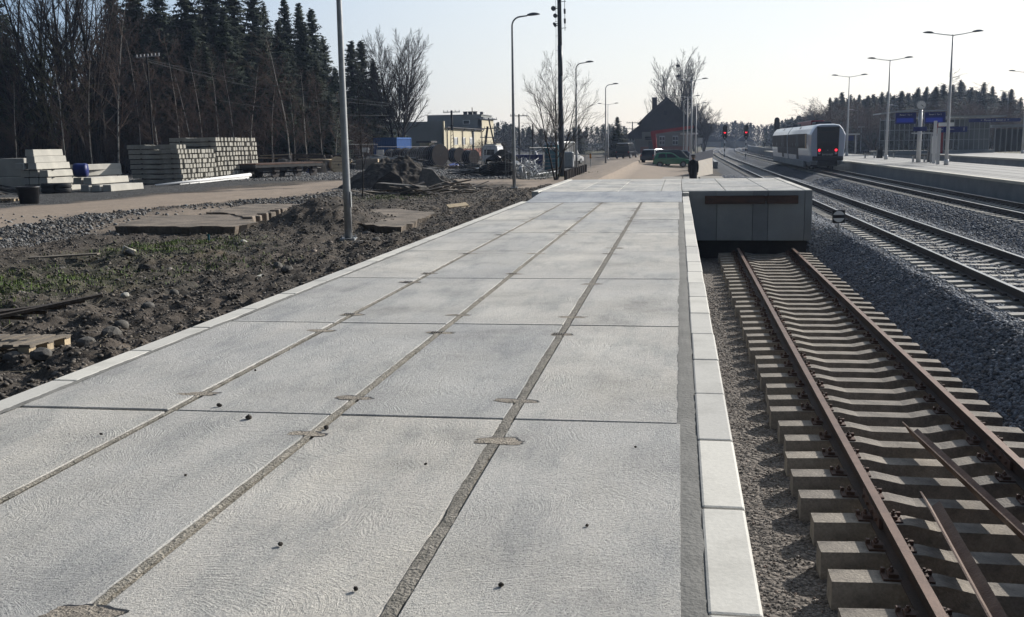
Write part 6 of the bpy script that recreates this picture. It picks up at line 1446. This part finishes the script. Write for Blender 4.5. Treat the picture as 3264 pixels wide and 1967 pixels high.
def grow(q, V, F, p, d, L, r_, lev, maxlev, spread, upw, nch, sides, thin=.6, seg=4, trunkV=None, wig=.16, minr=.006):
    pts = [p.copy()]; rs_ = [r_]; dd = d.copy()
    for k in range(seg):
        dd = (dd+Vector((q.uniform(-wig, wig), q.uniform(-wig, wig), q.uniform(-wig, wig)+upw))).normalized(); pts.append(pts[-1]+dd*(L/seg)); rs_.append(max(minr*.6, r_*(1-.80*(k+1)/seg)) if lev == maxlev else r_*(1-(.86 if lev == 0 else .62)*(k+1)/seg))
    tgtV, tgtF = (trunkV if (trunkV and lev == 0) else (V, F))
    n = sides if lev == 0 else (4 if lev == 1 else 3); o = len(tgtV)
    for i_, pt in enumerate(pts):
        tdir = (pts[min(i_+1, seg)]-pts[max(i_-1, 0)]).normalized(); u = tdir.orthogonal().normalized() if i_ == 0 else (u-tdir*u.dot(tdir)).normalized(); w = tdir.cross(u)
        for j in range(n): a = 6.283*j/n; v_ = pt+(u*math.cos(a)+w*math.sin(a))*rs_[i_]; tgtV.append((v_.x, v_.y, v_.z))
    for i_ in range(seg):
        for j in range(n): tgtF.append((o+i_*n+j, o+i_*n+(j+1) % n, o+(i_+1)*n+(j+1) % n, o+(i_+1)*n+j))
    if lev >= maxlev: return
    m_ = nch[lev]
    for c_ in range(m_):
        u_ = (.18+.8*(c_+q.random()*.8)/m_) if lev else (.22+.76*(c_+q.random()*.8)/m_); fi = u_*seg; i_ = min(seg-1, int(fi)); bp = pts[i_].lerp(pts[i_+1], fi-i_)
        ax = (pts[i_+1]-pts[i_]).normalized(); az = q.uniform(0, 6.283); o_ = ax.orthogonal().normalized(); o2 = ax.cross(o_); sp = spread[lev]*q.uniform(.75, 1.25)
        nd = (ax*math.cos(sp)+(o_*math.cos(az)+o2*math.sin(az))*math.sin(sp)).normalized()
        LL = L*thin*(1.1-.55*u_)*q.uniform(.7, 1.15)
        grow(q, V, F, bp, nd, LL, max(minr, rs_[i_]*q.uniform(.42, .6)), lev+1, maxlev, spread, upw*(1 if lev == 0 else .8), nch, sides, thin, max(2, seg-1), trunkV, wig, minr)
def bare(seed, h=10.0, spread=(.7, .6, .6), upw=.10, nch=(16, 7, 5), r_=.16, stems=1, thin=.5, mats=('bark', 'twig'), lean=.12, wig=.15, minr=.007, maxlev=3, seg=7):
    q = random.Random(seed); V = []; F = []; TV = []; TF = []
    for s in range(stems):
        a = 6.283*s/stems+q.random(); d = Vector((math.cos(a)*lean*(1 if stems > 1 else .3), math.sin(a)*lean*(1 if stems > 1 else .3), 1)).normalized()
        grow(q, V, F, Vector((math.cos(a)*.12*(stems > 1), math.sin(a)*.12*(stems > 1), -.1)), d, h*q.uniform(.9, 1.0)*.97, r_*q.uniform(.75, 1), 0, maxlev, spread, upw, nch, 7, thin, seg, (TV, TF), wig*.45 if stems == 1 else wig*.4, minr)
    def mk(nm, V_, F_, mt): return npmesh(nm, np.array(V_), np.array(F_), [M[mt]])
    return mk('trunk', TV, TF, mats[0]), mk('crown', V, F, mats[1])
def plant(protos, px_, ty, Y, label, cat, group, zg=-.7, wx=1.0, nominal=10.0, name='tree', X=None, rz=None):
    tk, cr_ = protos; p = at(px_, ty, Y); h = p[2]-zg
    t = thing(name, label, cat, (p[0] if X is None else X, Y, zg), rr.uniform(0, 6.28) if rz is None else rz, group)
    for nm, me in (('trunk', tk), ('crown', cr_)):
        o = bpy.data.objects.new(nm, me); COL.objects.link(o); o.parent = t
    s = h/nominal; t.scale = (s*wx, s*wx, s); return t
SP = [spruce(k, 10, 1.9 if k < 3 else 1.55, 1.0 if k != 2 else .8) for k in range(1, 5)]
BI = [bare(21, 10, (.8, .65, .65), .02, (34, 8, 7), .055, 1, .34, ('birch', 'twigred'), .03, .14, .006, maxlev=3), bare(22, 10, (.7, .65, .65), .04, (32, 8, 7), .045, 1, .34, ('birch', 'twigred'), .03, .10, .006, maxlev=3)]
AL = [bare(31, 10, (.55, .55, .6), .06, (16, 6, 5), .15, 3, .42, ('bark', 'twig'), .10), bare(32, 10, (.7, .6, .6), .05, (17, 7, 5), .17, 1, .46, ('bark', 'twig'))]
BUD = [bare(41, 10, (.8, .7, .7), .02, (18, 7, 6), .11, 2, .42, ('bark', 'budtwig'), .1)]
BIG = bare(51, 10, (.72, .55, .55), .055, (26, 11, 8), .15, 5, .44, ('bark', 'twig'), .24, .09, .009)
FAN = bare(52, 10, (.6, .5, .5), .06, (22, 10, 7), .13, 6, .42, ('bark', 'twig'), .36, .09, .011)
SHR = bare(61, 10, (.7, .6, .6), .04, (9, 6, 4), .10, 9, .55, ('twigred', 'twigred'), .45, .2, .015, 3, 5)
GS, GB_, GA = 'tall spruces behind the yard', 'bare birches at the edge of the yard', 'bare dark trees behind the yard'
W1 = ['at the far left edge', 'behind the pale beams', 'left of the sleeper stacks', 'above the lower sleeper stack', 'above the taller sleeper stack', 'behind the flat wagon', 'behind the wooden spools', 'left of the nearest lamp post', 'right of the nearest lamp post']
spr = [(-30, -60, 92, 'dark spruce cut by the left edge of the photo', 1.3), (18, 40, 96, 'dark spruce standing right of the left edge', 1.1), (352, -70, 100, 'tall spruce left of centre in the dense group', 1.0), (420, -90, 96, 'tall spruce directly above the lower sleeper stack', 1.15), (500, -60, 102, 'tall spruce above the taller sleeper stack', 1.1), (585, -110, 98, 'broad spruce with top above the photo, over the right end of the stacks', 1.2), (662, -130, 100, 'broad dark spruce over the right end of the sleeper stacks', 1.25), (735, -95, 102, 'broad spruce with top above the photo, over the flat wagon', 1.15), (800, -80, 104, 'spruce reaching the top edge above the flat wagon', 1.0), (838, 4, 106, 'slim spruce with its tip just at the top edge', .75), (905, -12, 110, 'spruce left of the two stepped tips', .9), (950, 6, 112, 'taller of the two spruce tips left of the nearest lamp post', .85), (992, 26, 112, 'right-hand of the two spruce tips left of the nearest lamp post', .95), (1030, 110, 114, 'lower spruce shoulder touching the nearest lamp post', 1.0), (1068, 215, 116, 'low spruce directly behind the nearest lamp post', 1.2), (1118, 128, 118, 'broad isolated spruce right of the nearest lamp post', 1.6), (1150, 128, 120, 'second isolated spruce close beside the broad one', 1.6), (1190, 185, 122, 'shorter spruce at the right of the isolated pair', 1.5)]
for k, (px_, ty, Y_, lab, wx) in enumerate(spr): plant(SP[k % 4], px_, ty, Y_, lab, 'spruce', GS, wx=wx*(1.5 if 300 < px_ < 1110 else 1.15), name='spruce_tree')
for k, px_ in enumerate(range(300, 1090, 44)):
    plant(SP[(k+1) % 4], px_+(k*13) % 17, [170, 60, 130, 20, 110, 200][k % 6]+max(0, px_-880)*.6, 92+(k*7) % 9, f'lower dark spruce at the front of the wood, {ORD[k+1]} from its left end', 'spruce', GS, wx=1.6, name='spruce_tree')
alr = [(40, -90, 84, 'bare dark tree at the far left edge, trunk leaning', 0), (115, -120, 82, 'tall bare multi-stemmed tree left of the forked trunks', 0), (165, -150, 84, 'tall dark forked bare trunk, thickest on the left', 1), (205, -120, 86, 'dark bare tree immediately right of the thickest trunk', 0), (240, -130, 83, 'bare tree with slanting trunks above the pale beams', 0), (285, -60, 85, 'slender bare tree above the low pile of pale beams', 1), (330, -40, 90, 'bare tree at the left edge of the spruces', 1)]
for k, (px_, ty, Y_, lab, i_) in enumerate(alr): plant(AL[i_], px_, ty, Y_, lab, 'bare tree', GA, wx=1.15, name='bare_tree')
plant(BUD[0], 90, 120, 80, 'bare tree with faint green buds at upper left', 'bare tree', GA, wx=1.3, name='bare_tree')
plant(BUD[0], 175, 60, 81, 'budding tree in front of the thickest dark trunk', 'bare tree', GA, wx=1.1, name='bare_tree')
bir = [(185, 200, 75, 'thin white birch trunk above the left of the beam stack'), (262, 120, 76, 'thin birch right of the thick dark trunks'), (335, -30, 76, 'tall white birch trunk left of the sleeper stacks'), (415, 60, 82, 'birch with reddish twigs above the lower stack'), (485, 165, 80, 'white birch trunk leaning slightly right above the lower stack'), (545, 85, 82, 'straight white birch above the middle of the stacks'), (598, 210, 80, 'crooked birch above the taller stack'), (625, 120, 84, 'reddish birch above the taller stack'), (685, 180, 82, 'birch at the right part of the taller stack'), (735, 150, 82, 'slim birch just right of the sleeper stacks'), (782, 180, 84, 'birch above the left end of the flat wagon'), (850, 190, 84, 'reddish birch above the flat wagon deck'), (905, 90, 84, 'bright white birch trunk above the right half of the flat wagon'), (925, 230, 86, 'low birch beside the bright white trunk'), (965, 200, 88, 'reddish birch above the wooden spools'), (1020, 230, 90, 'low birch above the upright spool'), (1060, 290, 92, 'small birch hidden behind the nearest lamp post'), (20, 210, 76, 'thin birch at the left edge above the scrap heap')]
for k, (px_, ty, Y_, lab) in enumerate(bir): plant(BI[k % 2], px_, ty, Y_, lab, 'birch', GB_, wx=1.15, name='birch_tree')
plant(BIG, 1258, 118, 118, 'large round bare tree standing alone right of the isolated spruces', 'bare tree', None, wx=.80, name='bare_tree', zg=-.6)
plant(AL[1], 1222, 150, 121, 'narrow bare tree merging with the left side of the large round one', 'bare tree', None, wx=.8, name='bare_tree')
sap = bare(71, 10, (.38, .4, .4), .10, (11, 5, 3), .085, 1, .36, ('bark', 'twig'), .2, .16, .012, 2)
plant(sap, 1152, 245, 41.8, 'thin bare sapling standing alone just right of the nearest lamp post', 'sapling', None, name='sapling', zg=-.62, X=-13.35, wx=1.0)
for k, (px_, ty, Y_, lab) in enumerate(((1833, 380, 72, 'thin bare sapling by the bollard row'), (1848, 440, 66, 'smaller bare sapling by the bollard row'))): plant(sap, px_, ty, Y_, lab, 'sapling', None, name='sapling', zg=-.6)
mast_tree = bare(81, 10, (.85, .7, .6), .07, (12, 8, 6), .12, 4, .50, ('bark', 'twig'), .26, .14, .008)
plant(mast_tree, 1790, 205, 59.5, 'bare multi-stemmed tree in front of the antenna mast', 'bare tree', None, name='bare_tree', zg=-.6, X=gp(1785, 570)[0], wx=.85)
plant(FAN, 2160, 190, 222, 'large fan-shaped bare tree behind the station house, with two dark nests', 'bare tree', None, wx=.86, name='bare_tree', zg=-1)
for px_, py_ in ((2161, 210), (2162, 243)): lumpy(at(px_, py_, 222), (.9, .9, .55), 7, 'bird_nest', M['bark'], 'dark bird nest in the fan-shaped tree, ' + ('upper' if py_ < 230 else 'lower') + ' one', 'nest', .2)
plant(AL[1], 2075, 300, 226, 'lower bare tree left of the fan-shaped one', 'bare tree', None, wx=.9, name='bare_tree')
plant(BIG, 2245, 350, 215, 'round bare tree right of the station house', 'bare tree', None, wx=1.15, name='bare_tree')
plant(BIG, 2215, 330, 235, 'bare tree between the fan-shaped one and the round one', 'bare tree', None, wx=1.1, name='bare_tree')
plant(SP[0], 1968, 372, 150, 'small dark conical spruce left of the station house', 'spruce', None, wx=2.3, name='spruce_tree', zg=-.9)
plant(SP[1], 1845, 395, 190, 'round dark conifer behind the third lamp post', 'spruce', None, wx=1.9, name='spruce_tree', zg=-.9)
# shrubs in the yard
GH = 'bare shrubs in front of the cream building'
for k, (px_, ty, Y_, lab) in enumerate(((1450, 470, 125, 'bare brown shrub right of the brown drums'), (1480, 462, 130, 'bare shrub before the first window of the cream building'), (1530, 445, 135, 'bare shrub before the third window of the cream building'), (1590, 450, 135, 'bare shrub right of the A-shaped pole'), (1505, 485, 118, 'low bare shrub before the reddish plinth'), (1420, 480, 120, 'low bare shrub behind the largest brown drum'))): plant(SHR, px_, ty, Y_, lab, 'shrub', GH, name='shrub', wx=1.1)
# scrub under the left wood
def scrub(name, label, n, xr, yr, h, mat, seed, grp=None):
    q = np.random.RandomState(seed); x = q.uniform(*xr, n); y = q.uniform(*yr, n); k = (x < -.31*y) & (y > np.where(x > -37, 98, 80)); x, y = x[k], y[k]; n = len(x); z = np.full(n, -.65)
    L = h*q.uniform(.3, 1.15, n); a = q.uniform(0, 6.28, n); t_ = q.uniform(0, .55, n)*L; V = []; w = .022
    p0 = np.stack([x, y, z], -1); p1 = np.stack([x+np.cos(a)*t_*.4, y+np.sin(a)*t_*.4, z+L*.55], -1); p2 = np.stack([x+np.cos(a)*t_, y+np.sin(a)*t_, z+L], -1); off = np.stack([np.cos(a+1.57)*w, np.sin(a+1.57)*w, 0*a], -1)
    A0, A1, B0, B1 = p0-off, p0+off, p1-off*.7, p1+off*.7; V.append(np.stack([A0, A1, B1, B0, B0, B1, p2, p2], 1).reshape(-1, 3)); 
    Q = np.arange(n*8).reshape(-1, 4); QQ = [Q]; base = n*8
    for j in range(9):
        u = q.uniform(.25, .95, n)[:, None]; b = np.where(u < .55, p0+(p1-p0)*u/.55, p1+(p2-p1)*(u-.55)/.45); aa = q.uniform(0, 6.28, n); l = L*q.uniform(.12, .32, n); e = b+np.stack([np.cos(aa)*l, np.sin(aa)*l, l*q.uniform(.2, 1, n)], -1); ww = np.stack([0*aa, 0*aa, 0*aa+.012], -1)+off*.3
        V.append(np.stack([b-ww, b+ww, e+ww*.4, e-ww*.4], 1).reshape(-1, 3)); QQ.append(np.arange(n*4).reshape(-1, 4)+base); base += n*4
    me = npmesh(name, np.concatenate(V), np.concatenate(QQ), [M[mat]]); o = bpy.data.objects.new(name, me); COL.objects.link(o); return tag(o, label, 'undergrowth', kind='stuff')
scrub('undergrowth', 'tangled brown brushwood filling the wood behind the yard', 9000, (-85, -26), (82, 108), 4.6, 'twigred', 9)
scrub('undergrowth', 'lower dark brushwood at the foot of the wood', 6000, (-80, -26), (74, 92), 2.0, 'twig', 10)
# right-hand wood
GW = 'spruces of the wood behind the right-hand platforms'
tops = [(2648, 318), (2664, 300), (2690, 296), (2712, 302), (2735, 296), (2762, 300), (2786, 288), (2812, 286), (2838, 292), (2873, 280), (2896, 286), (2924, 268), (2950, 284), (2982, 268), (3008, 262), (3030, 274), (3060, 262), (3076, 256), (3104, 282), (3141, 258), (3168, 282), (3196, 296), (3226, 288), (3262, 312), (3290, 300)]
for k, (px_, ty) in enumerate(tops):
    Y_ = 195+((k*37) % 30); plant(SP[(k*3) % 4], px_+rr.uniform(-9, 9), ty+rr.uniform(-9, 14), Y_, f'dark spruce in the right-hand wood, {ORD[k+1] if k < 18 else ORD[25-k]} from the {"left" if k < 18 else "right"} end of its skyline', 'spruce', GW, wx=1.55+.9*((k*7) % 4)/3, name='spruce_tree', zg=-.8)
larch = bare(91, 10, (1.15, .7, .6), .015, (46, 7, 4), .10, 1, .26, ('bark', 'twig'), .05, .1, .012)
plant(larch, 3053, 192, 196, 'tall bare larch rising above the right-hand wood', 'larch', None, wx=1.15, name='larch_tree', zg=-.8)
plant(larch, 3130, 240, 192, 'shorter bare larch right of the tall one', 'larch', None, wx=1.1, name='larch_tree', zg=-.8)
for k, (px_, ty, Y_, lab, pr) in enumerate(((2790, 330, 180, 'brown bare tree before the wood left of the clock', SHR), (2680, 322, 182, 'brown bare tree behind the railbus roof', SHR), (3070, 302, 172, 'yellowish budding bush right of the tallest twin lamp', BUD[0]), (3030, 325, 175, 'brown bare bush left of the yellowish one', SHR), (3110, 320, 172, 'brown bare bush right of the yellowish one', SHR), (3165, 335, 175, 'dark bare bush near the right edge of the wood', SHR), (3230, 345, 178, 'dark bare bush at the right edge of the wood', SHR), (2900, 350, 182, 'dark bare bush behind the clock post', SHR), (2975, 345, 180, 'dark bare bush behind the departure boards', SHR), (2605, 345, 230, 'pale bare tree above the railbus roof', BIG), (2625, 350, 226, 'pale bare tree left of the right-hand wood', BIG))): plant(pr, px_, ty, Y_, lab, 'bare tree', None, wx=1.6 if pr is SHR else 1.25, name='bare_tree', zg=-.8)
# distant woods, one mass each
def farwood(name, label, px0, px1, topf, Y0, n, seed, mat, mixs=.5, wob=.12, zg=-.8):
    q = np.random.RandomState(seed); V = []; F = []; base = 0
    for k in range(n):
        px_ = q.uniform(px0, px1); Y_ = Y0+q.uniform(-12, 30); ty = topf(px_)+q.uniform(-3, 13); p = at(px_, ty, Y_); h = p[2]-zg; con = q.rand() < mixs
        m_ = int(240 if con else 210); u = q.rand(m_)**.8; rr_ = h*(.24 if con else .36)*((1-u)**.9 if con else np.sqrt(np.clip(1-(2*u-.85)**2, .02, 1))); a = q.uniform(0, 6.28, m_); rad = rr_*np.sqrt(q.rand(m_)); s = h*q.uniform(.02, .055, m_)
        c_ = np.stack([p[0]+rad*np.cos(a), Y_+rad*np.sin(a), zg+h*u], -1); d1 = q.normal(0, 1, (m_, 3)); d2 = q.normal(0, 1, (m_, 3)); d2[:, 2] *= 1.6 if not con else .6
        d1 *= (s*(.35 if not con else .8)/np.linalg.norm(d1, axis=1))[:, None]; d2 *= (s*1.6/np.linalg.norm(d2, axis=1))[:, None]
        V.append(np.stack([c_-d1, c_+d1, c_+d2], 1).reshape(-1, 3)); F.append(np.arange(m_*3).reshape(-1, 3)+base); base += m_*3
    me = npmesh(name, np.concatenate(V), np.concatenate(F), [M[mat]], 3); o = bpy.data.objects.new(name, me); COL.objects.link(o); return tag(o, label, 'wood', kind='stuff')
L1 = lambda p: float(np.interp(p, [1560, 1600, 1650, 1700, 1800, 1900, 1925, 2000, 2080], [398, 390, 398, 408, 412, 402, 395, 408, 410]))
farwood('distant_wood', 'distant dark wood between the cream building and the station house', 1560, 2090, L1, 290, 150, 1, 'needle2', .35)
farwood('distant_wood', 'distant brown bare wood low behind the yard', 1575, 2000, lambda p: L1(p)+18, 260, 110, 2, 'twig', .0)
L2 = lambda p: float(np.interp(p, [2200, 2280, 2350, 2400, 2440, 2500, 2560, 2660], [398, 392, 388, 396, 402, 385, 368, 362]))
farwood('distant_wood', 'distant grey wood above the curving tracks, right of the station house', 2190, 2480, L2, 430, 150, 3, 'twig', .25)
farwood('distant_wood', 'distant wood behind the railbus', 2440, 2680, L2, 300, 120, 4, 'needle2', .6)
farwood('distant_wood', 'dark depth of the right-hand wood behind its first spruces', 2650, 3420, lambda p: float(np.interp(p, [2650, 2900, 3100, 3264, 3420], [325, 300, 290, 330, 320])), 232, 190, 5, 'needle2', .8)
farwood('distant_wood', 'dark depth of the wood behind the construction yard', -250, 1090, lambda p: float(np.interp(p, [-250, 120, 300, 420, 900, 1090], [120, 330, 260, 40, 120, 280])), 122, 150, 6, 'needle2', .8)
farwood('distant_wood', 'far low wood along the horizon', -700, 4200, lambda p: 432-.0146*(p-1632)*1.0, 700, 420, 7, 'twig', .4, zg=-2)
# far houses by the curve
for k, (px_, w_, Y_, lab) in enumerate(((2285, 9, 330, 'low distant house left of the first red signal'), (2345, 12, 340, 'low distant house between the two red signals'), (2410, 8, 330, 'small distant house right of the second red signal'))):
    p = at(px_, 435, Y_); t = thing('house', lab, 'house', (p[0], Y_+60, -1.2), 0, 'distant houses by the curve'); t.scale = (.8, .8, .8)
    m = MB(); m.box((0, 0, 1.6), (w_, 8, 3.2)); m.build('wall', M['housewall'] if k != 1 else M['greyrender'], t); m = MB(); m.ext([(-w_/2-.5, 3.0), (0, 6.0), (w_/2+.5, 3.0)], -4.4, 4.4); m.build('roof', M['tile'], t)
# low wall and railings along the far tracks
def sweepf(name, label, cat, off, z0, z1, y0, y1, mat, f):
    m = MB(); sweep_box(m, off, off+.3, z0, z1, y0, y1, 10, 0, f); tag(m.build(name, mat, None), label, cat)
sweepf('retaining_wall', 'low grey wall beyond the far end of the railbus along the farther track', 'wall', 8.4, -1.2, .15, 176, 330, M['wall'], xB)
sweepf('retaining_wall', 'low grey kerb wall left of the nearer track by the distant curve', 'wall', -3.2, -1.2, -.35, 95, 240, M['wall'], xB)

# ================================================================ HAZE (thin even air)
m = MB(); m.box((0, 330, 20), (1500, 760, 46)); hz_ = m.build('haze', [], None)
N = NM('haze_air'); N.t.nodes.remove(N.b); vp = N.t.nodes.new('ShaderNodeVolumePrincipled'); vp.inputs['Density'].default_value = .00022; vp.inputs['Color'].default_value = (.55, .70, 1.0, 1); vp.inputs['Anisotropy'].default_value = .35
N.t.links.new(vp.outputs[0], N.t.nodes['Material Output'].inputs['Volume']); hz_.data.materials.append(N.m); hz_['kind'] = 'stuff'; hz_['label'] = 'thin pale haze softening the far woods'; hz_['category'] = 'haze'
